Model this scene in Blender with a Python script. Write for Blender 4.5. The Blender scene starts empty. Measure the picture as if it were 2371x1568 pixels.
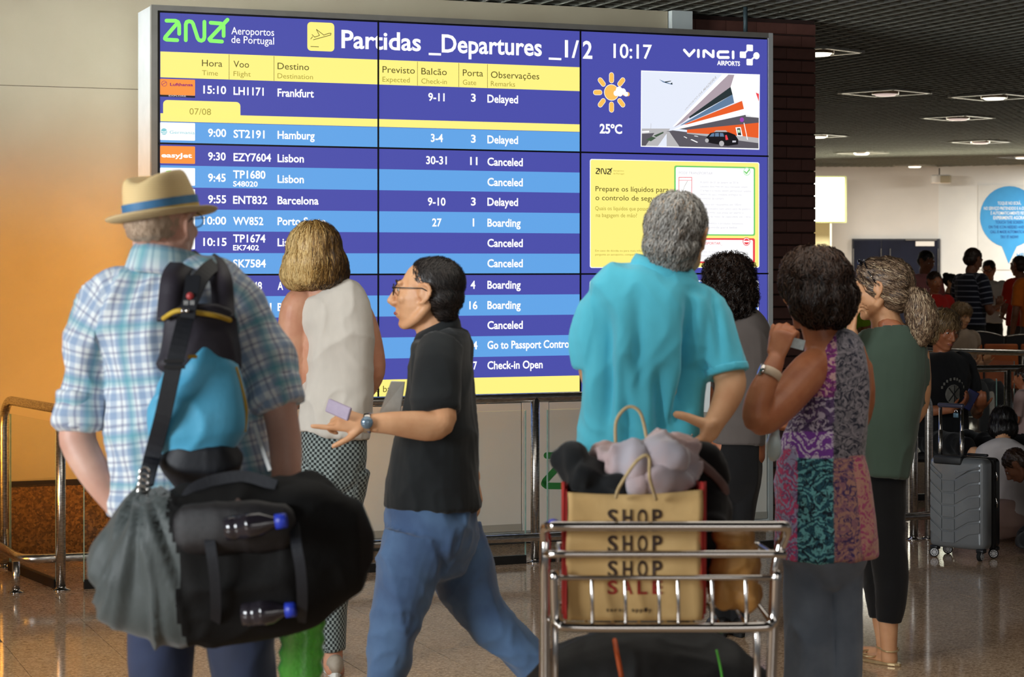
import bpy, bmesh, math, random
import numpy as np
from mathutils import Vector, Matrix
from mathutils.bvhtree import BVHTree
random.seed(7)
SC = bpy.context.scene
COL = SC.collection
PI = math.pi
# ---------------------------------------------------------------- camera
F, H, CX, HY = 4820.0, 1.57, 1185.5, 610.0      # focal length in px of a 2371 px wide frame, eye height, principal column, horizon row
cd = bpy.data.cameras.new('camera'); cam = bpy.data.objects.new('camera', cd); COL.objects.link(cam)
cd.sensor_width = 36.0; cd.lens = 36.0 * F / 2371.0; cd.shift_y = -(784 - HY) / 2371.0
cd.clip_end = 200; cam.location = (0, 0, H); cam.rotation_euler = (PI / 2, 0, 0)
cd.dof.use_dof = True; cd.dof.focus_distance = 10.2; cd.dof.aperture_fstop = 6.3
SC.camera = cam
# ---------------------------------------------------------------- light
def C(r, g, b):
    f = lambda c: (c / 255 / 12.92) if c / 255 <= .04045 else ((c / 255 + .055) / 1.055) ** 2.4
    return (f(r), f(g), f(b), 1.0)
w = bpy.data.worlds.new('hall_air'); SC.world = w; w.use_nodes = True
w.node_tree.nodes['Background'].inputs[0].default_value = (.92, .95, 1.0, 1)
w.node_tree.nodes['Background'].inputs[1].default_value = .13
def area(name, loc, target, sx, sy, energy, color, spread=180):
    l = bpy.data.lights.new(name, 'AREA'); l.shape = 'RECTANGLE'; l.size = sx; l.size_y = sy; l.energy = energy
    l.color = color; l.spread = math.radians(spread)
    o = bpy.data.objects.new(name, l); COL.objects.link(o); o.location = loc
    o.rotation_euler = (Vector(target) - Vector(loc)).to_track_quat('-Z', 'Y').to_euler(); return o
area('window_daylight', (-7.0, 0.2, 2.5), (.4, 6.5, 1.1), 3.0, 2.0, 690, (.92, .97, 1.0))
area('rear_fill', (2.2, -4.5, 2.2), (.4, 9.0, .6), 5.0, 2.0, 72, (1, .96, .92))  # added soft fill from behind the camera, lifts the lower panels
area('overhead_fill', (.4, 6.4, 3.0), (.4, 7.4, 0), 4.4, 3.2, 60, (1, .94, .84))  # added overhead fill for floor and panels, in place of unseen ceiling lamps
area('warm_wall_glow', (-4.6, 8.6, 1.16), (-2.3, 10.85, 1.16), 1.5, 1.75, 21, (1.0, .42, .05), 22)
area('upper_wall_wash', (-5.6, 7.9, 2.72), (-2.0, 10.9, 2.72), 1.2, .7, 10, (.95, .98, 1.0), 22)  # added narrow white wash for the upper wall and display side
area('far_ceiling_fill', (5.6, 28.5, 2.1), (5.2, 27.6, 3.2), 4.5, 1.0, 120, (1, .95, .76))  # added upward fill that brightens the far ceiling
for k, (lx, ly, e) in enumerate(((4.8, 29.5, 190), (8.0, 30.2, 130), (3.2, 17, 8), (5.6, 19, 8))):
    area('hall_lamp_light', (lx, ly, 2.9), (lx, ly + .3, 0), 1.2, .8, e, (1, .93, .82))
vs = SC.view_settings; vs.view_transform = 'Standard'; vs.look = 'None'; vs.gamma = 1; vs.exposure = 0; vs.use_curve_mapping = False
# ---------------------------------------------------------------- helpers
def P(px, py, Y): return Vector(((px - CX) / F * Y, Y, H + (HY - py) / F * Y))
def link(o, parent=None):
    COL.objects.link(o)
    if parent is not None: o.parent = parent; o.matrix_parent_inverse = parent.matrix_basis.inverted()
    return o
def tag(o, label=None, cat=None, group=None, kind=None):
    if label: o['label'] = label
    if cat: o['category'] = cat
    if group: o['group'] = group
    if kind: o['kind'] = kind
    return o
def thing(name, label, cat, loc=(0, 0, 0), rz=0, group=None, kind=None):
    o = bpy.data.objects.new(name, None); o.location = loc; o.rotation_euler = (0, 0, rz); COL.objects.link(o)
    o.empty_display_size = .1
    return tag(o, label, cat, group, kind)
def mesh_obj(name, V, Fc, m, parent=None, smooth=False, local=False):
    me = bpy.data.meshes.new(name); me.from_pydata([tuple(v) for v in V], [], [tuple(f) for f in Fc]); me.update()
    if smooth: me.polygons.foreach_set('use_smooth', [True] * len(me.polygons))
    if m is not None: me.materials.append(m)
    o = bpy.data.objects.new(name, me); COL.objects.link(o)
    if parent is not None:
        o.parent = parent
        if not local: o.matrix_parent_inverse = parent.matrix_basis.inverted()
    return o
def copy_tree(o, parent=None):
    c = o.copy(); COL.objects.link(c)
    if parent is not None: c.parent = parent
    for ch in list(o.children): copy_tree(ch, c)
    return c
class MB:                                               # collects simple shapes for one mesh
    def __init__(s): s.V = []; s.F = []; s.xf = None
    def add(s, V, Fc):
        n = len(s.V); s.V += [Vector(v) for v in V]; s.F += [tuple(i + n for i in f) for f in Fc]; return s
    def box(s, c, d, R=None):
        c = Vector(c); h = [x / 2 for x in d]
        V = [Vector((x * h[0], y * h[1], z * h[2])) for x in (-1, 1) for y in (-1, 1) for z in (-1, 1)]
        if R is not None: V = [R @ v for v in V]
        return s.add([v + c for v in V], [(0, 1, 3, 2), (4, 6, 7, 5), (0, 4, 5, 1), (2, 3, 7, 6), (0, 2, 6, 4), (1, 5, 7, 3)])
    def tube(s, pts, r, n=12, ref=(0, 1, 0), k=1, cap='flat'):
        V, Fc, _ = tube_geo([(Vector(p), rr, rr) for p, rr in zip(pts, r if hasattr(r, '__len__') else [r] * len(pts))], n, Vector(ref), k, cap)
        return s.add(V, Fc)
    def ell(s, c, r, R=None, nu=16, nv=10):
        V, Fc = ell_geo(Vector(c), r, R, nu, nv); return s.add(V, Fc)
    def lathe(s, prof, M=None, n=28, arc=2 * PI):
        M = M or Matrix.Identity(4); V = []; Fc = []; full = abs(arc - 2 * PI) < 1e-6
        for j in range(n if full else n + 1):
            a = arc * j / n
            for r, z in prof: V.append(M @ Vector((r * math.cos(a), r * math.sin(a), z)))
        m = len(prof)
        for j in range(n):
            j2 = (j + 1) % n if full else j + 1
            for i in range(m - 1): Fc.append((j * m + i, j2 * m + i, j2 * m + i + 1, j * m + i + 1))
        return s.add(V, Fc)
    def prism(s, poly, thick, M):                       # polygon in local xy, extruded along local z
        n = len(poly)
        V = [M @ Vector((x, y, 0)) for x, y in poly] + [M @ Vector((x, y, thick)) for x, y in poly]
        return s.add(V, [tuple(range(n))[::-1], tuple(range(n, 2 * n))] + [(i, (i + 1) % n, (i + 1) % n + n, i + n) for i in range(n)])
    def build(s, name, m, parent=None, smooth=False, local=False, bevel=0, seg=2):
        o = mesh_obj(name, s.V, s.F, m, parent, smooth, local)
        if bevel:
            b = o.modifiers.new('b', 'BEVEL'); b.width = bevel; b.segments = seg; b.limit_method = 'ANGLE'; b.angle_limit = .7
        return o
def catmull(P_, k):
    if k <= 1: return P_
    out = []
    n = len(P_)
    for i in range(n - 1):
        p0, p1, p2, p3 = P_[max(i - 1, 0)], P_[i], P_[i + 1], P_[min(i + 2, n - 1)]
        for j in range(k):
            t = j / k
            out.append(.5 * ((2 * p1) + (p2 - p0) * t + (2 * p0 - 5 * p1 + 4 * p2 - p3) * t * t + (3 * p1 - p0 - 3 * p2 + p3) * t ** 3))
    out.append(P_[-1]); return out
def tube_geo(spec, n=18, ref=Vector((0, 1, 0)), k=3, cap='round', ex=2.0):
    A = catmull([np.array([*p, a, b], float) for p, a, b in spec], k)
    m = len(A); rings = []; info = []
    for i, q in enumerate(A):
        p = Vector(q[:3]); d = Vector(A[min(i + 1, m - 1)][:3]) - Vector(A[max(i - 1, 0)][:3])
        d = d.normalized() if d.length > 1e-9 else Vector((0, 0, 1))
        side = d.cross(ref)
        if side.length < .05: side = d.cross(Vector((0.1, 0, 1)))
        side.normalize(); dep = side.cross(d).normalized()
        rings.append((p, d, side, dep, max(q[3], .0005), max(q[4], .0005)))
    if cap == 'round':
        def capr(r, sgn):
            p, d, sd, dp, a, b = r; e = min(a, b); out = []
            for t in (.5, .85, .98): out.append((p + d * sgn * e * .9 * math.sin(t * PI / 2), d, sd, dp, a * math.cos(t * PI / 2), b * math.cos(t * PI / 2)))
            return out
        rings2 = capr(rings[0], -1)[::-1] + rings + capr(rings[-1], 1)
    else: rings2 = rings
    V = []; Fc = []
    for p, d, sd, dp, a, b in rings2:
        for j in range(n):
            t = 2 * PI * j / n; c, s_ = math.cos(t), math.sin(t)
            if ex != 2.0: c = math.copysign(abs(c) ** (2 / ex), c); s_ = math.copysign(abs(s_) ** (2 / ex), s_)
            V.append(p + sd * (a * c) + dp * (b * s_))
    R = len(rings2)
    for i in range(R - 1):
        for j in range(n):
            j2 = (j + 1) % n; Fc.append((i * n + j, i * n + j2, (i + 1) * n + j2, (i + 1) * n + j))
    Fc.append(tuple(range(n))[::-1]); Fc.append(tuple(range((R - 1) * n, R * n)))
    return V, Fc, rings
def ell_geo(c, r, R=None, nu=16, nv=10):
    r = r if hasattr(r, '__len__') else (r, r, r); V = [Vector((0, 0, r[2]))]
    for i in range(1, nv):
        t = PI * i / nv
        for j in range(nu): V.append(Vector((r[0] * math.sin(t) * math.cos(2 * PI * j / nu), r[1] * math.sin(t) * math.sin(2 * PI * j / nu), r[2] * math.cos(t))))
    V.append(Vector((0, 0, -r[2]))); Fc = []
    for j in range(nu): Fc.append((0, 1 + j, 1 + (j + 1) % nu))
    for i in range(nv - 2):
        for j in range(nu): Fc.append((1 + i * nu + j, 1 + (i + 1) * nu + j, 1 + (i + 1) * nu + (j + 1) % nu, 1 + i * nu + (j + 1) % nu))
    b = 1 + (nv - 2) * nu
    for j in range(nu): Fc.append((b + (j + 1) % nu, b + j, len(V) - 1))
    if R is not None: V = [R @ v for v in V]
    return [v + c for v in V], Fc
def vnoise(p, seed=0):
    p = np.asarray(p, float); i = np.floor(p).astype(np.int64); f = p - i; u = f * f * (3 - 2 * f); out = 0
    for dx in (0, 1):
        for dy in (0, 1):
            for dz in (0, 1):
                h = ((i[:, 0] + dx) * 374761393 + (i[:, 1] + dy) * 668265263 + (i[:, 2] + dz) * 1274126177 + seed * 97531) & 0xffffffff
                h = ((h ^ (h >> 13)) * 1274126177) & 0xffffffff; h = (h ^ (h >> 16)) & 0xffff
                wt = (u[:, 0] if dx else 1 - u[:, 0]) * (u[:, 1] if dy else 1 - u[:, 1]) * (u[:, 2] if dz else 1 - u[:, 2])
                out = out + wt * (h / 65535.0)
    return out
def folds(V, scale, seed=0):                            # 0..1 creases
    q = V * np.array(scale); q = q + (np.stack([vnoise(V * 5, seed + 1), vnoise(V * 5, seed + 2), vnoise(V * 5, seed + 3)], 1) - .5) * 1.2
    a = 1 - np.abs(2 * vnoise(q, seed) - 1); b = 1 - np.abs(2 * vnoise(q * 2.1, seed + 5) - 1)
    return a * a * .7 + b * b * .3
class Blob:                                             # overlapping solids fused into one continuous skin
    def __init__(s): s.V = []; s.F = []; s.charts = []
    def _add(s, V, Fc):
        n = len(s.V); s.V += V; s.F += [tuple(i + n for i in f) for f in Fc]
    def tube(s, spec, n=18, ref=Vector((0, 1, 0)), k=3, cap='round', ex=2.0, chart=True):
        V, Fc, rings = tube_geo(spec, n, ref, k, cap, ex); s._add(V, Fc)
        if chart: s.charts.append(rings)
        return s
    def ell(s, c, r, R=None, nu=16, nv=10): s._add(*ell_geo(Vector(c), r, R, nu, nv)); return s
    def box(s, c, d, R=None):
        m = MB().box(c, d, R); s._add(m.V, m.F); return s
    def build(s, name, m, parent=None, voxel=.008, smooth=2, fold=None, disp=None, charts=False):
        me = bpy.data.meshes.new(name); me.from_pydata([tuple(v) for v in s.V], [], s.F); me.update()
        o = bpy.data.objects.new(name, me); COL.objects.link(o)
        r = o.modifiers.new('r', 'REMESH'); r.mode = 'VOXEL'; r.voxel_size = voxel; r.use_smooth_shade = True
        if smooth:
            q = o.modifiers.new('s', 'SMOOTH'); q.iterations = smooth; q.factor = .5
        dg = bpy.context.evaluated_depsgraph_get()
        new = bpy.data.meshes.new_from_object(o.evaluated_get(dg)); o.modifiers.clear(); o.data = new; new.name = name
        bpy.data.meshes.remove(me)
        nv = len(new.vertices); V = np.empty(nv * 3); new.vertices.foreach_get('co', V); V = V.reshape(-1, 3)
        N = np.empty(nv * 3); new.vertices.foreach_get('normal', N); N = N.reshape(-1, 3); V0 = V.copy()
        if fold:
            amp, sc, sd = fold; V = V + N * ((folds(V, sc, sd) - .35) * amp)[:, None]
        if disp is not None: V = V + N * disp(V0, N)[:, None]
        if fold or disp is not None: new.vertices.foreach_set('co', V.ravel())
        if charts and s.charts:
            best = np.full(nv, 1e9); uv = np.zeros((nv, 3))
            for ci, rings in enumerate(s.charts):
                c = np.array([x[0][:] for x in rings]); sd = np.array([x[2][:] for x in rings]); dp = np.array([x[3][:] for x in rings])
                rr = np.array([(x[4] + x[5]) / 2 for x in rings]); al = np.concatenate([[0], np.cumsum(np.linalg.norm(np.diff(c, axis=0), axis=1))])
                d2 = np.linalg.norm(V0[:, None, :] - c[None], axis=2); nd = d2 / rr[None]
                k = np.argmin(d2, 1); dd = nd[np.arange(nv), k]
                ks = slice(None); dv = V0 - c[k]; x = np.einsum('ij,ij->i', dv, sd[k]); y = np.einsum('ij,ij->i', dv, dp[k])
                di = np.array([x_[1][:] for x_ in rings]); along = al[k] + np.einsum('ij,ij->i', dv, di[k])
                ang = np.arctan2(x, -y) * rr.mean()
                msk = dd < best; best = np.where(msk, dd, best)
                uv[msk] = np.stack([ang, along, np.full(nv, float(ci))], 1)[msk]
            at = new.attributes.new('cuv', 'FLOAT_VECTOR', 'POINT'); at.data.foreach_set('vector', uv.ravel())
        new.polygons.foreach_set('use_smooth', [True] * len(new.polygons)); new.materials.clear(); new.materials.append(m); new.update()
        if parent is not None: o.parent = parent; o.matrix_parent_inverse = parent.matrix_basis.inverted()
        return o
# ---------------------------------------------------------------- materials
def nodes(name):
    m = bpy.data.materials.new(name); m.use_nodes = True; nt = m.node_tree; b = nt.nodes['Principled BSDF']
    return m, nt, b, (lambda t: nt.nodes.new(t)), nt.links.new
def setin(b, **k):
    for a, v in k.items():
        a = a.replace('_', ' ')
        if a in b.inputs: b.inputs[a].default_value = v
def mat(name, col, rough=.6, metal=0., var=None, scale=30., vscale=None, bump=0., bscale=None, spec=.5, sheen=0., coat=0., sss=0., stretch=None, bdist=.002):
    m, nt, b, N, L = nodes(name)
    b.inputs['Base Color'].default_value = col; b.inputs['Roughness'].default_value = rough; b.inputs['Metallic'].default_value = metal
    b.inputs['Specular IOR Level'].default_value = spec; b.inputs['Sheen Weight'].default_value = sheen; b.inputs['Coat Weight'].default_value = coat
    if sss: b.inputs['Subsurface Weight'].default_value = sss; b.inputs['Subsurface Radius'].default_value = (.012, .005, .003)
    if var is not None or bump:
        tc = N('ShaderNodeTexCoord'); mp = N('ShaderNodeMapping'); L(tc.outputs['Object'], mp.inputs[0])
        if stretch: mp.inputs['Scale'].default_value = stretch
        nz = N('ShaderNodeTexNoise'); nz.inputs['Scale'].default_value = scale; nz.inputs['Detail'].default_value = 4; L(mp.outputs[0], nz.inputs['Vector'])
    if var is not None:
        cr = N('ShaderNodeMapRange'); cr.inputs[1].default_value = .35; cr.inputs[2].default_value = .65; L(nz.outputs[0], cr.inputs[0])
        mx = N('ShaderNodeMix'); mx.data_type = 'RGBA'; mx.inputs[6].default_value = col; mx.inputs[7].default_value = var
        L(cr.outputs[0], mx.inputs[0]); L(mx.outputs[2], b.inputs['Base Color'])
    if bump:
        n2 = N('ShaderNodeTexNoise'); n2.inputs['Scale'].default_value = bscale or scale * 3; n2.inputs['Detail'].default_value = 3; L(mp.outputs[0], n2.inputs['Vector'])
        bp = N('ShaderNodeBump'); bp.inputs['Strength'].default_value = bump; bp.inputs['Distance'].default_value = bdist
        L(n2.outputs[0], bp.inputs['Height']); L(bp.outputs[0], b.inputs['Normal'])
    return m
def emis(name, col, strength=1., sample=False):
    m, nt, b, N, L = nodes(name); b.inputs['Base Color'].default_value = (.01, .01, .012, 1); b.inputs['Roughness'].default_value = .35
    b.inputs['Emission Color'].default_value = col; b.inputs['Emission Strength'].default_value = strength
    if not sample: m.cycles.emission_sampling = 'NONE'
    return m
STEEL = mat('brushed_steel', C(214, 210, 204), .27, 1.0, var=C(160, 156, 150), scale=40, stretch=(1, 1, 6))
CHROME = mat('chrome', C(205, 200, 195), .12, 1.0, bump=.03, scale=20)
SKIN = mat('skin', C(214, 160, 130), .5, var=C(200, 140, 112), scale=14, bump=.15, bscale=180, sss=.12)
SKIN_T = mat('tanned_skin', C(188, 122, 84), .45, var=C(168, 100, 66), scale=14, bump=.15, bscale=180, sss=.1)
SKIN_A = mat('warm_skin', C(224, 172, 130), .48, var=C(208, 152, 110), scale=12, bump=.1, bscale=160, sss=.1)
SKIN_D = mat('brown_skin', C(140, 92, 66), .5, var=C(120, 76, 54), scale=12, sss=.05)
BLACKP = mat('black_plastic', C(24, 24, 26), .4, bump=.05, scale=60)
RUBBER = mat('black_rubber', C(18, 18, 18), .8, bump=.1, scale=80)
WHITEP = mat('white_plastic', C(215, 215, 212), .45, bump=.03, scale=50)
EYEW = mat('eye_white', C(225, 220, 212), .2, var=C(212, 205, 198), scale=90)
EYEI = mat('eye_iris', C(50, 32, 20), .15, var=C(34, 22, 14), scale=300)
def fabric(name, col, var=None, rough=.85, weave=900, bump=.25, scale=10, sheen=.15):
    return mat(name, col, rough, var=var or tuple(list(x * .86 for x in col[:3]) + [1]), scale=scale, bump=bump, bscale=weave, sheen=sheen, spec=.25)
# ================================================================ setting: hall shell
TH = math.atan(.3953); ca, sa = math.cos(TH), math.sin(TH)
B0 = Vector((-1.841, 10.88, 0)); AX = Vector((ca, sa, 0)); BX = Vector((-sa, ca, 0))   # along the display wall, and behind it
BM = Matrix(((ca, -sa, 0, B0.x), (sa, ca, 0, B0.y), (0, 0, 1, 0), (0, 0, 0, 1)))
def W(l, t, z): return B0 + AX * l + BX * t + Vector((0, 0, z))
def Bl(px, t=0.):                                       # distance along the display wall of a sight line
    u = (px - CX) / F; o = B0 + BX * t; return (u * o.y - o.x) / (ca - u * sa)
def Bz(px, py, t=0.):
    Y = (B0 + BX * t).y + Bl(px, t) * sa; return H + (HY - py) / F * Y
CH = 3.08
def granite(name, c1, c2, c3, rough, scale, spec=.5):
    m, nt, b, N, L = nodes(name); tc = N('ShaderNodeTexCoord')
    vo = N('ShaderNodeTexVoronoi'); vo.inputs['Scale'].default_value = scale; L(tc.outputs['Object'], vo.inputs['Vector'])
    nz = N('ShaderNodeTexNoise'); nz.inputs['Scale'].default_value = scale * .35; nz.inputs['Detail'].default_value = 5; L(tc.outputs['Object'], nz.inputs['Vector'])
    r = N('ShaderNodeValToRGB'); r.color_ramp.elements[0].color = c1; r.color_ramp.elements[1].color = c2
    e = r.color_ramp.elements.new(.5); e.color = c3; r.color_ramp.elements[0].position = .15; r.color_ramp.elements[2].position = .85
    sp = N('ShaderNodeSeparateColor'); L(vo.outputs['Color'], sp.inputs[0])
    ad = N('ShaderNodeMath'); ad.operation = 'MULTIPLY_ADD'; L(sp.outputs[0], ad.inputs[0]); ad.inputs[1].default_value = .55
    sb = N('ShaderNodeMath'); sb.operation = 'MULTIPLY'; L(nz.outputs[0], sb.inputs[0]); sb.inputs[1].default_value = .5; L(sb.outputs[0], ad.inputs[2])
    L(ad.outputs[0], r.inputs[0]); L(r.outputs[0], b.inputs['Base Color'])
    b.inputs['Roughness'].default_value = rough; b.inputs['Specular IOR Level'].default_value = spec; return m
FLOORM = granite('polished_granite', C(146, 118, 92), C(232, 202, 170), C(196, 164, 132), .09, 130, .42)
GROUT = mat('grout', C(66, 52, 44), .6, var=C(54, 44, 36), scale=20)
WAINM = granite('speckled_granite', C(66, 46, 24), C(160, 118, 62), C(118, 84, 42), .3, 90)
WALLM = mat('painted_plaster', C(192, 182, 156), .75, var=C(184, 174, 148), scale=2.5, bump=.15, bscale=220)
WALLG = mat('pale_plaster', C(205, 203, 200), .7, var=C(196, 194, 190), scale=1.2, bump=.1, bscale=200)
CEILM = mat('dark_ceiling_void', C(22, 21, 20), .9, var=C(16, 16, 15), scale=2)
SLATM = mat('grey_ceiling_slat', C(150, 152, 142), .6, .15, var=C(130, 132, 122), scale=6)
BRICKM = mat('brown_glazed_tile', C(116, 76, 66), .4, var=C(98, 62, 54), scale=9, bump=.15, bscale=60)
# floor: dark joint bed with polished slabs laid parallel to the display wall
fb = MB(); fb.add([(-9, -6, -.004), (16, -6, -.004), (16, 38, -.004), (-9, 38, -.004)], [(0, 1, 2, 3)])
FLOOR = fb.build('floor', FLOORM); FLOOR['kind'] = 'structure'
bm_ = MB(); T = .4; g = .0022
tile_me = None; ntile = 0
slab_spots = []
for i in range(-14, 22):
    for j in range(-14, 8):
        c = W((i + .5) * T + .12, (j + .5) * T, 0)
        if c.y < 7.2 or c.y > 12.6: continue
        px = CX + c.x / c.y * F; py = HY + H / c.y * F
        if -120 < px < 2500 and py < 1700: slab_spots.append((i, j, c))
slab_spots.sort(key=lambda q: q[2].y)
keep = slab_spots[:300]
bed = MB()
for i, j, c in keep:
    bed.box((c.x, c.y, -.003), (T + .01, T + .01, .0008), Matrix.Rotation(TH, 3, 'Z'))
    if tile_me is None:
        t_ = MB().box((0, 0, -.0015), (T - g, T - g, .003)).build('floor_tile', FLOORM, None); tile_me = t_.data
        o = t_
    else:
        o = bpy.data.objects.new('floor_tile', tile_me); COL.objects.link(o)
    o.location = (c.x, c.y, random.uniform(-.0002, .0002)); o.rotation_euler = (0, 0, TH); o.parent = FLOOR
bo = bed.build('tile_joint_bed', GROUT, FLOOR); bo['kind'] = 'stuff'
# walls
def wallbox(name, l0, l1, t0, t1, z0, z1, m, parent=None):
    b = MB(); V = [W(l, t, z) for l in (l0, l1) for t in (t0, t1) for z in (z0, z1)]
    b.add(V, [(0, 1, 3, 2), (4, 6, 7, 5), (0, 4, 5, 1), (2, 3, 7, 6), (0, 2, 6, 4), (1, 5, 7, 3)])
    o = b.build(name, m, parent)
    if parent is None: o['kind'] = 'structure'
    return o
WT = .45
WL = wallbox('wall_left', -4.2, 3.16, WT, WT + .25, 0, CH, WALLM)
seamm = mat('wall_joint', C(120, 108, 88), .9, var=C(104, 94, 76), scale=30)
wz = Bz(290, 1105, WT)
wj = MB()
for z in (Bz(290, 207, WT),):
    wj.add([W(l, WT - .001, zz) for l in (-4.2, 3.1) for zz in (z, z + .004)], [(0, 1, 3, 2)])
wj.build('panel_joint', seamm, WL)
slab_me = None
for k in range(-9, 7):                                  # granite cladding slabs along the foot of the wall
    l0 = k * .6 + .13
    if l0 < -4.2 or l0 > 3: continue
    s_ = wallbox('granite_slab', l0 + .0015, l0 + .5985, WT - .022 - random.uniform(0, .0015), WT + .01, 0.0, wz - .03, WAINM, WL)
wallbox('cladding_cap', -4.2, 3.16, WT - .03, WT + .01, wz - .03, wz, mat('dark_wood_cap', C(40, 28, 18), .5, var=C(30, 22, 14), scale=12), WL)
trim = wallbox('trim_1', 3.165, 3.30, WT - .05, WT + .25, 0, CH, mat('white_end_panel', C(205, 214, 212), .5, var=C(196, 206, 204), scale=3))
# return wall far to the left (behind the warm glow) keeps the corner closed
wl2 = MB(); q = W(-4.2, WT, 0)
wl2.box((q.x - .1, q.y - 3.2, CH / 2), (.2, 1.8, CH)); o = wl2.build('wall_side', WALLM); o['kind'] = 'structure'
pt_ = MB(); pt_.box((-4.6, 7.75, 1.06), (2.3, .12, 2.12)); pt_ = pt_.build('daylight_blocker', mat('orange_blocker_paint', C(214, 140, 50), .6, var=C(204, 130, 44), scale=3)); pt_['kind'] = 'structure'  # unseen panel added to keep the daylight off the lower wall
# brown tiled column
CT = .55; cl0, cl1 = Bl(1575, CT), Bl(1889, CT); cw = cl1 - cl0
colm = MB(); colm.box((0, 0, 0), (1, 1, 1)); colm.V = [W(cl0 + .006 + (cw - .012) * (v.x + .5), CT + .012 + (.7) * (v.y + .5), (v.z + .5) * CH) for v in colm.V]
COLUMN = colm.build('pillar', mat('dark_mortar', C(52, 32, 27), .8, var=C(44, 26, 22), scale=20)); COLUMN['kind'] = 'structure'
bh = .0765; bw = .21; tm = None; nb = 0
def brick_mesh(w_, nm):
    b = MB(); d = .007
    V = [(-w_ / 2, 0, .004), (w_ / 2, 0, .004), (w_ / 2, -d, .007), (-w_ / 2, -d, .007), (-w_ / 2, 0, bh - .003), (w_ / 2, 0, bh - .003), (w_ / 2, -d, bh - .006), (-w_ / 2, -d, bh - .006)]
    b.add(V, [(0, 1, 2, 3), (3, 2, 6, 7), (7, 6, 5, 4), (0, 3, 7, 4), (1, 5, 6, 2)])
    o = b.build(nm, BRICKM, None); me = o.data; bpy.data.objects.remove(o); return me
meshes = {}
for r in range(int(CH / bh)):
    l = cl0 - (.105 if r % 2 else 0)
    while l < cl1 - .01:
        a, b_ = max(l, cl0), min(l + bw - .003, cl1); wd = round(b_ - a, 3); l += bw
        if wd < .02: continue
        if wd not in meshes: meshes[wd] = brick_mesh(wd, 'tile')
        o = bpy.data.objects.new('tile', meshes[wd]); COL.objects.link(o); o.parent = COLUMN
        o.location = W((a + b_) / 2, CT + .012 + random.uniform(-.001, .001), r * bh); o.rotation_euler = (0, 0, TH); nb += 1
# joined tile courses on the sides of the pillar
st = MB()
for r in range(int(CH / bh)):
    for l in (cl0 - .004, cl1 - .002):
        st.box(W(l, CT + .37, r * bh + bh / 2), (.014, .69, bh - .012), Matrix.Rotation(TH, 3, 'Z'))
o = st.build('side_tile_courses', BRICKM, COLUMN); o['kind'] = 'stuff'
# ceiling: dark void plate and an open grid of slats
cb = MB(); cb.box((3.5, 16, CH + .25), (26, 46, .02)); CEIL = cb.build('ceiling', CEILM); CEIL['kind'] = 'structure'
sl = MB().box((0, 0, 0), (.008, 28.0, .045)); so = sl.build('slat', SLATM, None); long_me = so.data; bpy.data.objects.remove(so)
cr_ = MB().box((0, 0, 0), (24.0, .006, .03)); so = cr_.build('cross_slat', SLATM, None); cross_me = so.data; bpy.data.objects.remove(so)
for k in range(208):
    l = -6.3 + k * .115
    o = bpy.data.objects.new('slat', long_me); COL.objects.link(o); o.parent = CEIL; o.rotation_euler = (0, 0, TH); o.location = W(l, 8.6, CH + .022)
for k in range(216):
    t = -4.6 + k * .125
    o = bpy.data.objects.new('cross_slat', cross_me); COL.objects.link(o); o.parent = CEIL; o.rotation_euler = (0, 0, TH); o.location = W(5.5, t, CH + .018)
FW = 32.6
# far walls
fw = MB(); fw.box((4.0, FW + .1, CH / 2 + .1), (2 * (6.68 - 4.0), .2, CH + .2)); o = fw.build('wall_back', WALLG); o['kind'] = 'structure'
xr = 6.68; fr = MB(); M_ = Matrix.Rotation(math.atan2(-.72, 1.14), 3, 'Z')
dirv = M_ @ Vector((1, 0, 0)); c_ = Vector((xr, FW, CH / 2 + .1)) + dirv * 4.0 + (M_ @ Vector((0, .1, 0)))
fr.box(c_, (8.0, .2, CH + .2), M_); WR = fr.build('wall_right', mat('white_plaster', C(222, 226, 226), .6, var=C(214, 218, 220), scale=1.5)); WR['kind'] = 'structure'
# navy double door with steel edges
def P0(px, py, Y): return P(px, py, Y)
DY = FW - .04
dn = mat('navy_door_paint', C(17, 22, 40), .75, spec=.2, var=C(14, 18, 34), scale=4)
def rect(mb, x0, y0, x1, y1, Y, th=.03):
    a, b = P(x0, y0, Y), P(x1, y1, Y); mb.box(((a.x + b.x) / 2, Y, (a.z + b.z) / 2), (abs(b.x - a.x), th, abs(b.z - a.z))); return mb
dz = H - 1.57
d = rect(MB(), 1973, 553, 2176, HY + H * F / DY - .1, DY, .05).build('door_1', mat('navy_frame', C(14, 18, 30), .5, var=C(20, 26, 42), scale=5)); d['kind'] = 'structure'
for a, b in ((1977, 2039), (2042, 2171)): rect(MB(), a, 557, b, HY + H * F / DY - .5, DY - .03, .03).build('door_leaf', dn, d)
for x in (1976, 2040, 2061, 2172): rect(MB(), x - .8, 576, x + .8, 700, DY - .06, .02).build('edge_strip', STEEL, d)
rect(MB(), 2120, 559, 2163, 570, DY - .06, .02).build('door_sign', WHITEP, d)
rect(MB(), 2096, 554, 2168, 557, DY - .06, .04).build('door_closer', STEEL, d)
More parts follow.
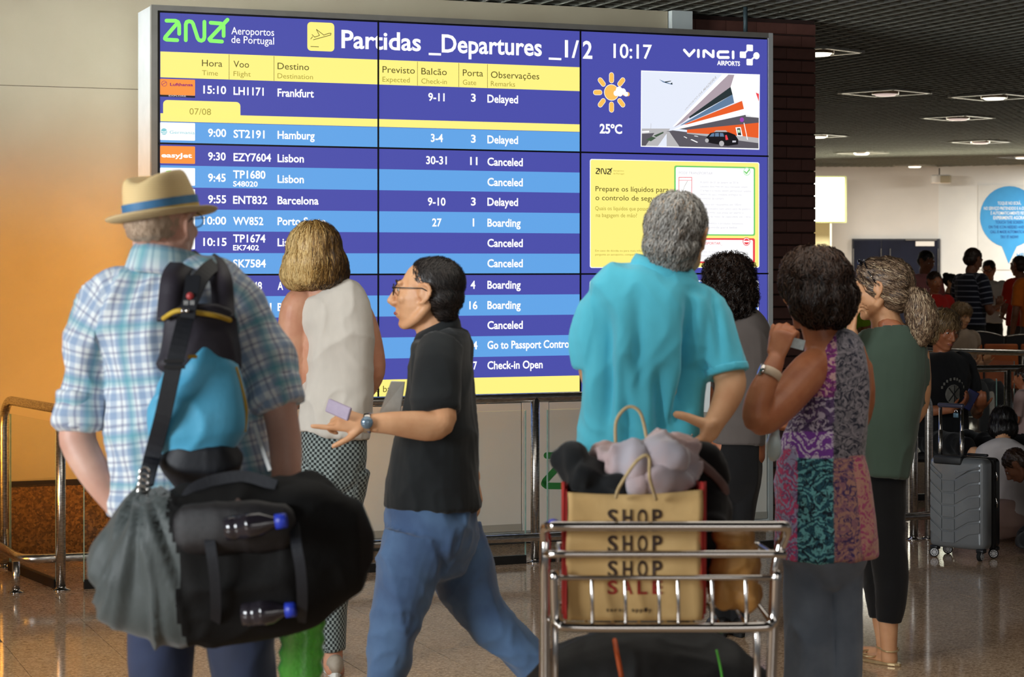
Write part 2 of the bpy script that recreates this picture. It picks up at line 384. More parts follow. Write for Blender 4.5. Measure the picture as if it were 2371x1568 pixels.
# bright lightbox sign on the back wall and cream passage beside it
lb = thing('lightbox_sign', 'glowing white square lightbox sign beside the brown tiled pillar', 'sign', P(1905, 515, FW - 1.2))
rect(MB(), 1858, 408, 1959, 516, FW - 1.2, .12).build('box', mat('lightbox_frame', C(190, 196, 130), .5, var=C(180, 186, 120), scale=5), lb)
rect(MB(), 1860, 411, 1955, 513, FW - 1.28, .02).build('lit_face', emis('lightbox_glow', C(255, 255, 238), 2.2, True), lb)
rect(MB(), 1921, 516, 1925, 900, FW - 1.2, .06).build('post', mat('cream_paint', C(230, 228, 205), .5, var=C(222, 220, 198), scale=8), lb)
o = rect(MB(), 1860, 516, 1919, HY + H * F / (FW - .6), FW - .6, .1).build('wall_passage', mat('yellow_cream_plaster', C(240, 232, 180), .6, var=C(232, 224, 172), scale=3)); o['kind'] = 'structure'
# wall speaker
sp = thing('wall_loudspeaker', 'white box loudspeaker hung in the far corner under the ceiling', 'loudspeaker', P(2178, 425, FW - .6))
MB().box(P(2178, 415, FW - .6), (.3, .2, .13), Matrix.Rotation(-.2, 3, 'Z')).build('case', WHITEP, sp, bevel=.02)
MB().box(P(2190, 415, FW - .75), (.16, .08, .11), Matrix.Rotation(-.5, 3, 'Z')).build('grille', mat('grey_grille', C(150, 142, 120), .7, bump=.5, scale=60), sp, bevel=.01)
MB().box(P(2175, 398, FW - .6), (.015, .015, .12)).build('bracket', BLACKP, sp)
# ================================================================ departures display
FRM = mat('grey_aluminium', C(150, 148, 142), .45, .5, var=C(140, 138, 132), scale=8)
FRL = mat('pale_aluminium', C(205, 210, 210), .4, .3, var=C(196, 202, 202), scale=8)
PANELM = mat('grey_lacquered_panel', C(226, 221, 213), .5, .0, var=C(220, 215, 207), scale=2)
BEZ = mat('black_bezel', C(10, 10, 12), .3, var=C(7, 7, 9), scale=20)
SW, SH, SZ0 = 1.198, .688, .822
ZT = SZ0 + 3 * SH; LT = 3 * SW
KIO = thing('departure_display', 'wall-sized blue flight departures display of nine joined screens in a grey frame', 'display', B0 + Vector((0, 0, 0)), TH)
def kbox(name, l0, l1, t0, t1, z0, z1, m, parent=None, bevel=0):
    b = MB(); V = [W(l, t, z) for l in (l0, l1) for t in (t0, t1) for z in (z0, z1)]
    b.add(V, [(0, 1, 3, 2), (4, 6, 7, 5), (0, 4, 5, 1), (2, 3, 7, 6), (0, 2, 6, 4), (1, 5, 7, 3)])
    return b.build(name, m, parent or KIO, bevel=bevel)
kbox('cabinet', -.045, LT + .03, .03, .34, .06, ZT + .03, FRL)
kbox('frame_side', -.045, -.012, -.004, .03, 0.0, ZT + .035, FRM)
kbox('frame_side', LT + .002, LT + .03, -.004, .03, 0.0, ZT + .035, FRL)
kbox('frame_top', -.012, LT + .002, -.003, .03, ZT + .006, ZT + .035, FRM)
kbox('black_gasket', -.012, LT + .003, .012, .032, SZ0 - .03, ZT + .006, BEZ)
kbox('plinth', -.01, LT, .03, .30, 0, .06, mat('dark_plinth', C(40, 38, 36), .5, var=C(34, 32, 30), scale=8))
# lower service panels
p0, p1 = Bl(1208), Bl(1272.6); zt = .79
for a, b in ((.01, 1.018), (1.022, p0), (p1, LT - .005)):
    e = kbox('service_panel', a, b, .006, .028, .075, zt, PANELM, bevel=.002)
    kbox('panel_border', a, b, .002, .006, .075, .115, mat('panel_border_grey', C(186, 182, 172), .4, .2, var=C(180, 176, 166), scale=4) if 'panel_border_grey' not in bpy.data.materials else bpy.data.materials['panel_border_grey'], e)
kbox('service_panel', p0 + .005, (p0 + p1) / 2 - .002, .004, .028, .075, zt + .01, PANELM)
kbox('service_panel', (p0 + p1) / 2 + .002, p1 - .004, .004, .028, .075, zt + .01, PANELM)
kbox('lower_rail', -.01, LT, .0, .02, zt + .003, SZ0 - .005, mat('dark_grey_trim', C(70, 66, 60), .5, var=C(60, 56, 52), scale=6))
# nine monitors; each carries the part of the picture it shows
BLUE_D, BLUE_L = C(74, 78, 170), C(98, 165, 232)
E = {'dark': emis('screen_dark_blue', BLUE_D, 1, True), 'light': emis('screen_light_blue', BLUE_L, 1, True), 'yellow': emis('screen_yellow', C(255, 240, 130), 1.05, True),
     'white': emis('screen_white', C(255, 255, 255), 1.1), 'ink': emis('screen_brown_ink', C(92, 84, 30), 1), 'ink2': emis('screen_olive_ink', C(170, 158, 60), 1),
     'green': emis('screen_green', C(140, 255, 110), 1.05), 'orange': emis('screen_orange', C(255, 150, 60), 1), 'sun': emis('screen_sun_orange', C(255, 190, 90), 1.05),
     'purple': emis('screen_purple', C(150, 30, 110), 1), 'teal': emis('screen_pale_teal', C(130, 205, 215), 1), 'black': emis('screen_black', C(22, 20, 24), 1),
     'grey': emis('screen_road_grey', C(92, 88, 96), 1), 'lgrey': emis('screen_light_grey', C(186, 184, 186), 1), 'sky': emis('screen_pale_sky', C(232, 238, 252), 1),
     'redor': emis('screen_terracotta', C(236, 96, 40), 1), 'dkwin': emis('screen_dark_window', C(40, 52, 54), 1), 'blwin': emis('screen_blue_window', C(100, 128, 160), 1),
     'soff': emis('screen_soffit', C(176, 160, 170), 1), 'leaf': emis('screen_leaf', C(70, 90, 70), 1), 'red': emis('screen_red', C(240, 70, 80), 1), 'lgreen': emis('screen_border_green', C(120, 210, 110), 1),
     'faint': emis('screen_faint_grey', C(206, 204, 214), 1), 'mblue': emis('screen_mid_blue', C(96, 140, 240), 1), 'pgreen': emis('screen_pale_green', C(200, 240, 200), 1), 'vio': emis('screen_violet', C(160, 70, 180), 1)}
SCR = {}
for r in range(3):
    for c in range(3):
        l0, z0 = c * SW, ZT - (r + 1) * SH
        s_ = kbox('screen', l0 + .004, l0 + SW - .004, .004, .02, z0 + .004, z0 + SH - .004, E['dark']); SCR[r, c] = s_
for k, z in enumerate((ZT - SH, ZT - 2 * SH)): kbox('bezel_strip', -.004, LT + .002, -.001, .01, z - .0045, z + .0045, BEZ)
for l in (SW, 2 * SW): kbox('bezel_strip', l - .0045, l + .0045, -.0012, .01, SZ0 - .01, ZT + .006, BEZ)
LAY = {}                                                # (screen, colour, layer) -> collected flat print
def scr_of(l, z): return (min(2, max(0, int((ZT - z) / SH))), min(2, max(0, int(l / SW))))
def put(V, Fc, col, layer, key=None, nm='graphic'):
    if key is None:
        l = sum(v[0] for v in V) / len(V); z = sum(v[1] for v in V) / len(V); key = scr_of(l, z)
    LAY.setdefault((key, col, nm), MB()).add([W(v[0], .0038 - .00042 * layer, v[1]) for v in V], Fc)
def px2(x, y, t=0.): return (Bl(x, t), Bz(x, y, t))
def poly(pts, col, layer, key=None, nm='graphic', raw=False):
    V = pts if raw else [px2(*p) for p in pts]; put(V, [tuple(range(len(V)))], col, layer, key, nm)
def rrect(x0, y0, x1, y1, sl, r, col, layer, key=None, nm='graphic'):   # rounded quad, sl = right side drop in px
    a, b = px2(x0, y0); c, d = px2(x1, y1 + sl); a2, b2 = px2(x1, y0 + sl); _, d2 = px2(x0, y1)
    zt_, zb = (b + b2) / 2, (d + d2) / 2; pts = []
    for cx, cz, a0 in ((c - r, zt_ - r, 0), (a + r, zt_ - r, 90), (a + r, zb + r, 180), (c - r, zb + r, 270)):
        for k in range(5): t = math.radians(a0 + k * 22.5); pts.append((cx + r * math.cos(t), cz + r * math.sin(t)))
    poly(pts, col, layer, key, nm, raw=True)
def disc(x, y, rpx, col, layer, key=None, ry=None, nm='graphic'):
    a, b = px2(x, y); s_ = (B0.y + a * sa) / F
    poly([(a + rpx * s_ * math.cos(t) * 1.0, b + (ry or rpx) * s_ * math.sin(t)) for t in [k * PI / 10 for k in range(20)]], col, layer, key, nm, raw=True)
def stroke(pts, wpx, col, layer, key=None, nm='logo'):
    Q = [px2(*p) for p in pts]; s_ = (B0.y + Q[0][0] * sa) / F * wpx / 2
    for (a, b), (c, d) in zip(Q, Q[1:]):
        n = math.hypot(c - a, d - b) or 1; ux, uz = -(d - b) / n * s_, (c - a) / n * s_
        poly([(a + ux, b + uz), (a - ux, b - uz), (c - ux, d - uz), (c + ux, d + uz)], col, layer, key, nm, raw=True)
    for a, b in Q: poly([(a + s_ * math.cos(k * PI / 6), b + s_ * math.sin(k * PI / 6)) for k in range(12)], col, layer, key, nm, raw=True)
_tc = {}
def glyphs(s, bold=0.):
    if (s, bold) in _tc: return _tc[s, bold]
    cu = bpy.data.curves.new('t', 'FONT'); cu.body = s; cu.offset = bold; cu.resolution_u = 3; o = bpy.data.objects.new('t', cu); COL.objects.link(o)
    me = bpy.data.meshes.new_from_object(o.evaluated_get(bpy.context.evaluated_depsgraph_get()))
    V = [(v.co.x, v.co.y) for v in me.vertices]; Fc = [tuple(p.vertices) for p in me.polygons]
    bpy.data.objects.remove(o); bpy.data.curves.remove(cu); bpy.data.meshes.remove(me)
    _tc[s, bold] = (V, Fc); return V, Fc
CAPH = max(v[1] for v in glyphs('H')[0])
def text(s, x0, x1, yb, cap, col='white', layer=2, bold=.012, key=None, y1=None):
    V, Fc = glyphs(s, bold); mn = min(v[0] for v in V); mx = max(v[0] for v in V)
    a, b = px2(x0, yb); c, d = px2(x1, y1 if y1 is not None else yb)
    if y1 is None: d = b
    sz = cap * (B0.y + a * sa) / F / CAPH
    pts = [(a + (v[0] - mn) / (mx - mn) * (c - a), b + (v[0] - mn) / (mx - mn) * (d - b) + v[1] * sz) for v in V]
    l = sum(v[0] for v in pts) / len(pts); z = sum(v[1] for v in pts) / len(pts)
    put(pts, Fc, col, layer, key or scr_of(l, z), 'lettering')
# rows
def band(z0, z1, col, l0=0., l1=2 * SW, layer=0, nm='row_band'):
    for c in range(3):
        a, b = max(l0, c * SW + .004), min(l1, (c + 1) * SW - .004)
        if b > a: poly([(a, z0), (b, z0), (b, z1), (a, z1)], col, layer, (min(2, int((ZT - (z0 + z1) / 2) / SH)), c), nm, raw=True)
zr = lambda y: H + (HY - y) / F * (B0.y + Bl(876) * sa)
band(zr(195.5), zr(138), 'yellow'); band(zr(293.5), zr(275.5), 'yellow'); band(ZT - SH + .004, zr(294.5), 'light')
for r in (1, 2):
    for k in range(6 if r == 1 else 5):
        if (k % 2 == 1): band(ZT - r * SH - (k + 1) * .1147, ZT - r * SH - k * .1147, 'light')
band(SZ0 + .006, ZT - 2 * SH - 5 * .1147, 'yellow')
for x in (531, 635, 967, 1063, 1129): l = Bl(x); poly([(l - .0012, zr(195)), (l + .0012, zr(195)), (l + .0012, zr(139)), (l - .0012, zr(139))], 'ink', 1, None, 'divider', raw=True)
rrect(378, 230, 557, 270, 7.5, .022, 'yellow', 1, (0, 0)); poly([(378, 250), (557, 258), (557, 276), (378, 268)], 'yellow', 1, (0, 0))
# airline boxes down the left edge
for (y0, y1, col) in ((182, 219, 'orange'), (283, 324, 'white'), (337.5, 378, 'orange'), (388, 429, 'white'), (437, 478, 'white'), (486, 528, 'white'), (536, 577, 'white'), (585, 627, 'white'), (643, 684, 'white'), (692, 732, 'white')):
    rrect(371, y0, 452, y1, (610 - (y0 + y1) / 2) * .0066, .004, col, 1, nm='airline_box')
poly([(371, 219), (452, 222), (452, 226.5), (371, 223.5)], 'black', 1, (0, 0)); text('EXPLORE', 391, 431, 223, 3, 'faint', 2)
text('Lufthansa', 394, 447, 198.5, 6.5, 'purple', y1=199.5, bold=.03); disc(380.5, 193.5, 6.6, 'purple', 2); disc(380.5, 193.5, 5.6, 'orange', 3); stroke([(376, 196), (380, 193), (385, 190.5)], 1.2, 'purple', 4)
text('Germania', 393, 451, 309.5, 7, 'teal', bold=0); disc(380, 304.5, 7.5, 'teal', 2); stroke([(374, 304), (380, 306), (387, 303)], 1.6, 'white', 3); stroke([(374, 308), (380, 309.5), (386, 307)], 1.2, 'white', 3)
text('easyJet', 374, 445, 364, 10, 'white', bold=.03); stroke([(386, 397), (396, 396)], 2.4, 'green', 2); stroke([(404, 397), (412, 397)], 2.4, 'red', 2)
# first logo, page title
def ana(pts_map, wpx, col, layer, nm='logo'):
    G = [[(320, 178), (398, 179), (420, 190), (430, 215), (430, 292)], [(412, 202), (312, 318), (306, 334), (320, 342), (413, 347)],
         [(487, 347), (487, 210), (495, 190), (515, 183), (538, 188), (550, 205), (590, 330), (602, 346), (622, 352), (640, 343), (648, 322), (648, 188)],
         [(702, 196), (792, 203), (814, 226), (814, 310)], [(848, 170), (690, 338), (700, 352), (800, 359)]]
    for g_ in G: stroke([pts_map(*p) for p in g_], wpx, col, layer, None, nm)
ana(lambda x, y: (300 + x / 3.733, y / 3.733), 8.8, 'green', 2)
text('Aeroportos', 536, 635, 79, 16.5, bold=.004, y1=83); text('de Portugal', 536, 635, 99, 16.5, bold=.004, y1=103)
rrect(712, 50.5, 774.5, 117, 2.6, .02, 'yellow', 1)
for s_ in ([(720, 90), (724, 85)], [(723, 80), (729, 86), (740, 82), (733, 68)], [(733, 68), (750, 81)], [(750, 81), (762, 77), (767, 77), (766, 81), (726, 92)], [(720, 107.5), (738, 108.5)]): stroke(s_, 1.5, 'ink', 2)
text('Partidas', 791, 975, 110, 40, y1=117.5, bold=.02, key=(0, 0)); text('_Departures', 993, 1255, 119, 40, y1=129, bold=.02); text('_1/', 1271, 1341, 130, 38, y1=133, bold=.02, key=(0, 1)); text('2', 1350, 1372, 134.5, 39, bold=.02)
for a in (('Hora', 468, 515, 153, 15, 'Time', 468, 505, 174, 11.5), ('Voo', 541, 577, 155.5, 15, 'Flight', 541, 581, 176, 11.5), ('Destino', 643, 716, 160, 15, 'Destination', 643, 725, 181, 11.5),
          ('Previsto', 886, 961, 168, 15, 'Expected', 886, 949, 189, 11.5), ('Balcão', 976, 1035, 172, 15, 'Check-in', 976, 1035, 193, 11.5), ('Porta', 1072, 1119, 175.5, 15, 'Gate', 1072, 1103, 196, 11.5), ('Observações', 1137, 1249, 180, 15, 'Remarks', 1137, 1193, 199, 11.5)):
    text(a[0], *a[1:5], 'ink', bold=0.002); text(a[5], *a[6:10], 'ink2', bold=0.)
text('07/08', 439, 489, 265, 14.5, 'ink2', bold=0.)
R = [('15:10', 471, 524, 216), ('LH1171', 541, 611, 219), ('Frankfurt', 643, 727, 223), ('9-11', 992, 1030, 233), ('3', 1091, 1102, 235), ('Delayed', 1129, 1200, 237),
     ('9:00', 482, 524, 316), ('ST2191', 541, 613, 318.5), ('Hamburg', 643, 729, 321), ('3-4', 998, 1026, 328), ('3', 1091, 1102, 330), ('Delayed', 1129, 1200, 331.5),
     ('9:30', 482, 523, 370.5), ('EZY7604', 541, 628, 372.5), ('Lisbon', 643, 704, 375), ('30-31', 987, 1035, 379.5), ('11', 1089, 1106, 381.5), ('Canceled', 1129, 1211, 383),
     ('9:45', 482, 523, 420), ('TP1680', 540, 615, 412.5), ('Lisbon', 643, 704, 423), ('Canceled', 1129, 1211, 430), ('9:55', 482, 524, 470), ('ENT832', 540, 619, 471.5), ('Barcelona', 643, 738, 472.5), ('9-10', 991, 1032, 475.5), ('3', 1091, 1102, 475.5), ('Delayed', 1129, 1200, 476),
     ('10:00', 471, 524, 519.5), ('WV852', 540, 610, 520.5), ('Porto Santo', 643, 755, 521), ('27', 1001, 1023, 524), ('1', 1095, 1098.5, 524), ('Boarding', 1129, 1206, 524.5), ('10:15', 471, 525, 569), ('TP1674', 540, 615, 561), ('Lisbon', 643, 704, 570), ('Canceled', 1129, 1211, 571.5),
     ('10:15', 471, 525, 618), ('SK7584', 540, 616, 619), ('Canceled', 1129, 1211, 618.5), ('48', 586, 607, 671), ('A', 643, 656, 671), ('4', 1090, 1101, 668.5), ('Boarding', 1129, 1206, 668.5), ('11', 611, 629, 720), ('B', 643, 655, 720), ('16', 1087, 1106, 716), ('Boarding', 1129, 1206, 715.5),
     ('N', 643, 656, 768), ('Canceled', 1129, 1211, 762), ('14', 1087, 1106, 809), ('Go to Passport Control', 1129, 1322, 808), ('7', 1096, 1105, 855.5), ('Check-in Open', 1129, 1257, 855)]
for s_, x0, x1, y in R: text(s_, x0, x1, y, 17.6, bold=.022)
text('S48020', 540, 597, 431.5, 11.8, bold=.022); text('EK7402', 540, 600, 579.5, 11.8, bold=.022); text('ave ba', 851, 906, 909, 14.5, 'ink', bold=0)
# right column: clock, operator logo, weather, picture
text('10:17', 1421, 1510, 133.5, 32, bold=.012, y1=136)
for s_ in ([(1585, 116), (1596.5, 129), (1608, 116.5)], [(1617.5, 116.5), (1617.5, 131)], [(1630, 131), (1630, 118), (1634, 117.5), (1650, 131), (1652, 131), (1652, 118)], [(1686, 120), (1666, 120), (1663, 123), (1663, 130), (1666, 133), (1687, 133)], [(1698, 120), (1698, 134)]): stroke(s_, 6.6, 'white', 2)
text('AIRPORTS', 1661, 1714, 150.5, 10, bold=.03, y1=152.5)
rrect(1729, 103, 1744, 118, .6, .006, 'white', 2); rrect(1713.5, 119, 1728, 134, .5, .006, 'white', 2); rrect(1729, 136, 1743.5, 151, .5, .006, 'white', 2); disc(1752, 129, 8.2, 'white', 2)
stroke([(1723, 122), (1727, 121), (1731, 117), (1732, 114)], 4, 'white', 2); stroke([(1738, 140), (1741, 138), (1744, 135), (1748, 132)], 4, 'white', 2)
for k in range(8):
    a = k * PI / 4
    if k == 0: continue
    stroke([(1416.5 + 27 * math.cos(a), 214 - 27.5 * math.sin(a)), (1416.5 + 37 * math.cos(a), 214 - 40.5 * math.sin(a))], 12.4, 'white', 1, nm='sun_symbol'); stroke([(1416.5 + 27 * math.cos(a), 214 - 27.5 * math.sin(a)), (1416.5 + 37 * math.cos(a), 214 - 40.5 * math.sin(a))], 10.6, 'sun', 2, nm='sun_symbol')
stroke([(1446, 217), (1454, 218)], 10, 'sun', 2, nm='sun_symbol'); disc(1416.5, 214, 19, 'white', 1, nm='sun_symbol'); disc(1416.5, 214, 17.8, 'sun', 2, nm='sun_symbol')
for x, y, r_ in ((1434, 209, 8.5), (1427, 216, 6.5), (1443, 212, 7.5), (1450, 218, 5.5), (1436, 217, 6.5)): disc(x, y, r_, 'white', 3, nm='cloud_symbol')
text('25ºC', 1389, 1441, 308, 20.5, bold=.03)
z3 = lambda *q: [(1340 + x / 4.9, 60 + y / 4.9) for x, y in q]
K = (0, 2)
poly(z3((710, 505), (2058, 550), (2052, 1405), (706, 1370)), 'white', 1, K); poly(z3((718, 515), (2048, 560), (2043, 1393), (715, 1360)), 'sky', 2, K, 'picture')
for pts, col, ly in (
    (((718, 1165), (1040, 1165), (900, 1363), (716, 1360)), 'lgrey', 3), (((718, 1225), (860, 1215), (760, 1360), (716, 1360)), 'grey', 4), (((765, 1290), (830, 1255), (880, 1270), (820, 1310)), 'leaf', 5), (((850, 1245), (960, 1200), (965, 1215), (880, 1262)), 'leaf', 5), (((720, 1195), (800, 1190), (800, 1208), (720, 1212)), 'white', 5),
    (((1000, 1195), (1070, 1185), (1230, 1205), (2040, 1330), (2042, 1390), (1140, 1370), (1000, 1366)), 'grey', 3), (((1000, 1200), (1030, 1200), (1145, 1369), (1000, 1366)), 'lgrey', 4),
    (((1065, 1145), (1630, 552), (1700, 553), (1110, 1125)), 'white', 4), (((1085, 1150), (1690, 553), (1768, 556), (1725, 692), (1180, 1098)), 'soff', 3), (((1255, 1030), (1725, 692), (1747, 778), (1258, 1050)), 'dkwin', 4),
    (((1150, 1130), (1747, 778), (1766, 872), (1175, 1125)), 'blwin', 4), (((1768, 556), (2048, 562), (2045, 1042), (1900, 1030), (1875, 940), (1855, 850), (1765, 875), (1725, 692)), 'white', 3), (((2010, 756), (2047, 770), (2046, 860)), 'red', 4),
    (((1190, 1120), (1855, 850), (1876, 942), (1230, 1118)), 'redor', 5), (((1070, 1178), (1230, 1112), (1876, 940), (1900, 1006), (1140, 1170)), 'white', 4), (((1140, 1170), (1900, 1008), (2045, 1042), (2045, 1105), (1230, 1180)), 'grey', 3),
    (((1230, 1178), (2044, 1098), (2042, 1272), (1860, 1250), (1230, 1212)), 'redor', 4), (((1230, 1212), (1860, 1250), (2042, 1272), (2042, 1330), (1230, 1222)), 'lgrey', 4),
    (((1268, 1290), (1285, 1286), (1353, 1318), (1345, 1326)), 'white', 5), (((1190, 1256), (1200, 1254), (1232, 1270), (1226, 1276)), 'white', 5), (((1310, 1245), (1350, 1250), (1358, 1258), (1316, 1252)), 'white', 5),
    (((1780, 1152), (1840, 1148), (1862, 1252), (1800, 1248)), 'white', 5), (((1796, 1162), (1832, 1160), (1846, 1242), (1808, 1240)), 'dkwin', 6), (((1802, 1178), (1826, 1176), (1832, 1210), (1808, 1212)), 'pgreen', 7),
    (((1872, 1100), (1880, 1100), (1920, 1292), (1912, 1292)), 'white', 6),
    (((1440, 1292), (1452, 1262), (1495, 1215), (1560, 1203), (1700, 1205), (1775, 1235), (1812, 1290), (1808, 1345), (1690, 1362), (1520, 1335), (1452, 1318)), 'black', 6), (((1482, 1256), (1510, 1222), (1540, 1216), (1536, 1255)), 'blwin', 7), (((1546, 1255), (1548, 1216), (1590, 1213), (1592, 1255)), 'blwin', 7), (((1602, 1256), (1602, 1214), (1640, 1218), (1650, 1256)), 'blwin', 7),
    (((1662, 1242), (1680, 1236), (1698, 1290), (1668, 1295)), 'red', 7), (((1744, 1302), (1786, 1302), (1784, 1320), (1744, 1322)), 'faint', 7), (((1535, 1203), (1560, 1185), (1670, 1185), (1690, 1204)), 'lgrey', 6),
    (((912, 605), (975, 632), (1068, 662), (1060, 668), (960, 640)), 'blwin', 4), (((975, 632), (1048, 622), (1050, 628), (985, 645)), 'dkwin', 5), (((1040, 655), (1062, 640), (1066, 666)), 'dkwin', 5), (((820, 1105), (824, 1105), (820, 1190), (816, 1190)), 'lgrey', 4)):
    poly(z3(*pts), col, ly, K, 'picture')
for x, y, r_ in ((1455, 1300, 4.8), (1622, 1335, 6.4)): disc(1340 + x / 4.9, 60 + y / 4.9, r_, 'lgrey', 7, K, nm='picture')
disc(1340 + 1852 / 4.9, 60 + 1065 / 4.9, 5.4, 'vio', 7, K, nm='picture')
V_, F_ = glyphs('AEROPORTO DA MADEIRA', .01); mx_ = max(v[0] for v in V_)
pts = []
for x, y in V_:
    t = max(x, 0) / mx_; t2 = t ** 1.25; s_ = .35 + .65 * t; X_ = 1205 + 360 * t2; Y_ = 965 - 370 * t2; pts.append(px2(1340 + (X_ - 10 * y * s_ * .2) / 4.9, 60 + (Y_ - 58 * y * s_) / 4.9))
put(pts, F_, 'lgrey', 4, K, 'lettering')
# liquids notice
z4 = lambda x, y: (1340 + x / 4.479, 350 + y / 4.479)
K = (1, 2)
def rr4(x0, y0, x1, y1, sl, r, col, ly): a, b = z4(x0, y0); c, d = z4(x1, y1); rrect(a, b, c, d, sl, r, col, ly, K, 'notice')
def tx4(s_, x0, x1, y, cap, col, bold=0., ly=5): a, b = z4(x0, y); c, _ = z4(x1, y); text(s_, a, c, b, cap / 4.479, col, ly, bold, K)
rr4(118, 90, 1876, 1202, 4, .012, 'white', 1); rr4(126, 98, 1868, 1194, 4, .010, 'yellow', 2)
ana(lambda x, y: z4(180 + (x - 306) / 542 * 165, 178 + (y - 170) / 190 * 60), 2.2, 'black', 5, 'notice')
tx4('Aeroportos', 360, 470, 210, 15, 'ink2'); tx4('de Portugal', 360, 470, 240, 15, 'ink2')
tx4('Prepare os líquidos para', 175, 935, 415, 52, 'ink', .004); tx4('o controlo de segurança', 175, 960, 508, 52, 'ink', .004)
tx4('Quais os líquidos que posso transportar', 172, 960, 612, 40, 'ink2'); tx4('na bagagem de mão?', 180, 605, 683, 40, 'ink2')
tx4('Em caso de dúvida ou para mais informações', 173, 760, 1042, 20, 'ink2'); tx4('pergunte ao aeroporto, companhia aérea', 173, 690, 1082, 20, 'ink2')
rr4(992, 152, 1832, 872, 2, .012, 'lgreen', 3); rr4(1008, 168, 1816, 858, 2, .009, 'white', 4)
rr4(960, 900, 1830, 1160, 1, .012, 'red', 3); rr4(980, 918, 1808, 1142, 1, .008, 'white', 4)
disc(*z4(1745, 212), 9.4, 'pgreen', 5, K); disc(*z4(1745, 212), 7.4, 'white', 6, K); stroke([z4(1722, 212), z4(1740, 232), z4(1772, 190)], 3, 'lgreen', 7, K, 'notice')
disc(*z4(1741, 938), 9.8, 'red', 5, K); disc(*z4(1741, 938), 8.2, 'white', 6, K); disc(*z4(1741, 938), 6.8, 'red', 7, K); rr4(1714, 930, 1768, 946, 0, .001, 'white', 8)
tx4('PODE TRANSPORTAR', 1040, 1390, 238, 26, 'faint'); tx4('NÃO PODE TRANSPORTAR_', 1030, 1490, 968, 26, 'red')
for s_, y, x1 in (('A partir de 31 de Janeiro de 2014', 332, 1655), ('Líquidos duty free em saco inviolável selado.', 375, 1760), ('O artigo e o recibo devem permanecer selados', 418, 1790), ('dentro do saco inviolável entregue no', 458, 1690), ('momento da compra', 500, 1505), ('Líquidos em recipientes até 100ml', 562, 1685),
                  ('acondicionados num único saco de plástico', 606, 1785), ('transparente, que possa ser aberto e', 646, 1710), ('fechado de novo, de capacidade até 1 litro', 688, 1785), ('Medicamentos e produtos dietéticos.', 758, 1710), ('Ex: Comida para bebé', 800, 1645), ('Todos os outros líquidos têm que ser', 1052, 1700), ('colocados na sua bagagem de porão', 1094, 1700)): tx4(s_, 1260 if y > 0 else 0, x1, y, 22, 'faint')
for y0, y1 in ((272, 455), (485, 640)):
    Q = [z4(1040, y0), z4(1174, y0), z4(1172, y1), z4(1040, y1), z4(1040, y0)]; stroke(Q, 1.3, 'red', 5, K, 'notice'); stroke([z4(1044, y0 + 30), z4(1170, y0 + 30)], .9, 'red', 5, K, 'notice'); stroke([z4(1130, y0 + 36), z4(1095, y0 + 100), z4(1080, y1 - 25)], .7, 'ink', 5, K, 'notice')
K = (2, 2)
rrect(1366, 650, 1757, 871, -.5, .012, 'white', 1, K); rrect(1368.2, 652.5, 1754.8, 868.5, -.5, .010, 'mblue', 2, K)
for (key, col, nm), mb in LAY.items(): mb.build(nm, E[col], SCR[key])['kind'] = 'stuff'
# green logo across the lower service panel
LG = mat('green_vinyl', C(46, 130, 60), .5, var=C(40, 120, 54), scale=12)
lgb = MB()
def gstroke(Q, wd):
    for (a, b), (c, d) in zip(Q, Q[1:]):
        n = math.hypot(c - a, d - b) or 1; ux, uz = -(d - b) / n * wd, (c - a) / n * wd
        lgb.add([W(x, .0032, z) for x, z in ((a + ux, b + uz), (a - ux, b - uz), (c - ux, d - uz), (c + ux, d + uz))], [(0, 1, 2, 3)])
    for a, b in Q: lgb.add([W(a + wd * math.cos(k * PI / 6), .0031, b + wd * math.sin(k * PI / 6)) for k in range(12)], [tuple(range(12))])
sc_ = 78 / 175.
for g_ in ([(320, 178), (398, 179), (420, 190), (430, 215), (430, 292)], [(412, 202), (312, 318), (306, 334), (320, 346), (413, 347)], [(487, 347), (487, 210), (495, 190), (515, 183), (538, 188), (550, 205), (590, 330), (602, 346), (622, 352), (640, 343), (648, 322), (648, 188)], [(702, 184), (792, 184), (814, 206), (814, 290)], [(848, 150), (690, 328), (700, 342), (800, 344)]):
    gstroke([px2(1260 + (x - 306) * sc_, 1055 + (y - 178) * sc_ * .94) for x, y in g_], .0185)
lgb.build('green_logo', LG, KIO)
# suspension tube from the display top up to the ceiling
kt = MB(); kt.tube([W(Bl(1726, .1), .1, ZT + .03), W(Bl(1726, .1), .1, CH)], .013); kt.build('ceiling_tube', mat('grey_blue_tube', C(74, 92, 98), .5, .3, var=C(64, 82, 88), scale=9), KIO, True)
# ================================================================ steel barrier rails with glass
GLASS, nt, b_, N_, L_ = nodes('clear_glass')
b_.inputs['Roughness'].default_value = .02; b_.inputs['IOR'].default_value = 1.45; b_.inputs['Base Color'].default_value = (.9, .97, .95, 1)
tr = N_('ShaderNodeBsdfTransparent'); tr.inputs[0].default_value = (.97, .985, .98, 1); gl = N_('ShaderNodeBsdfGlossy'); gl.inputs['Roughness'].default_value = .02
fr_ = N_('ShaderNodeFresnel'); fr_.inputs[0].default_value = 1.45; mxs = N_('ShaderNodeMixShader'); ge_ = N_('ShaderNodeNewGeometry'); bf_ = N_('ShaderNodeMath'); bf_.operation = 'SUBTRACT'; bf_.inputs[0].default_value = 1; L_(ge_.outputs['Backfacing'], bf_.inputs[1]); mu_ = N_('ShaderNodeMath'); mu_.operation = 'MULTIPLY'; L_(bf_.outputs[0], mu_.inputs[0]); L_(fr_.outputs[0], mu_.inputs[1]); L_(mu_.outputs[0], mxs.inputs[0]); L_(tr.outputs[0], mxs.inputs[1]); L_(gl.outputs[0], mxs.inputs[2])
L_(mxs.outputs[0], nt.nodes['Material Output'].inputs['Surface'])
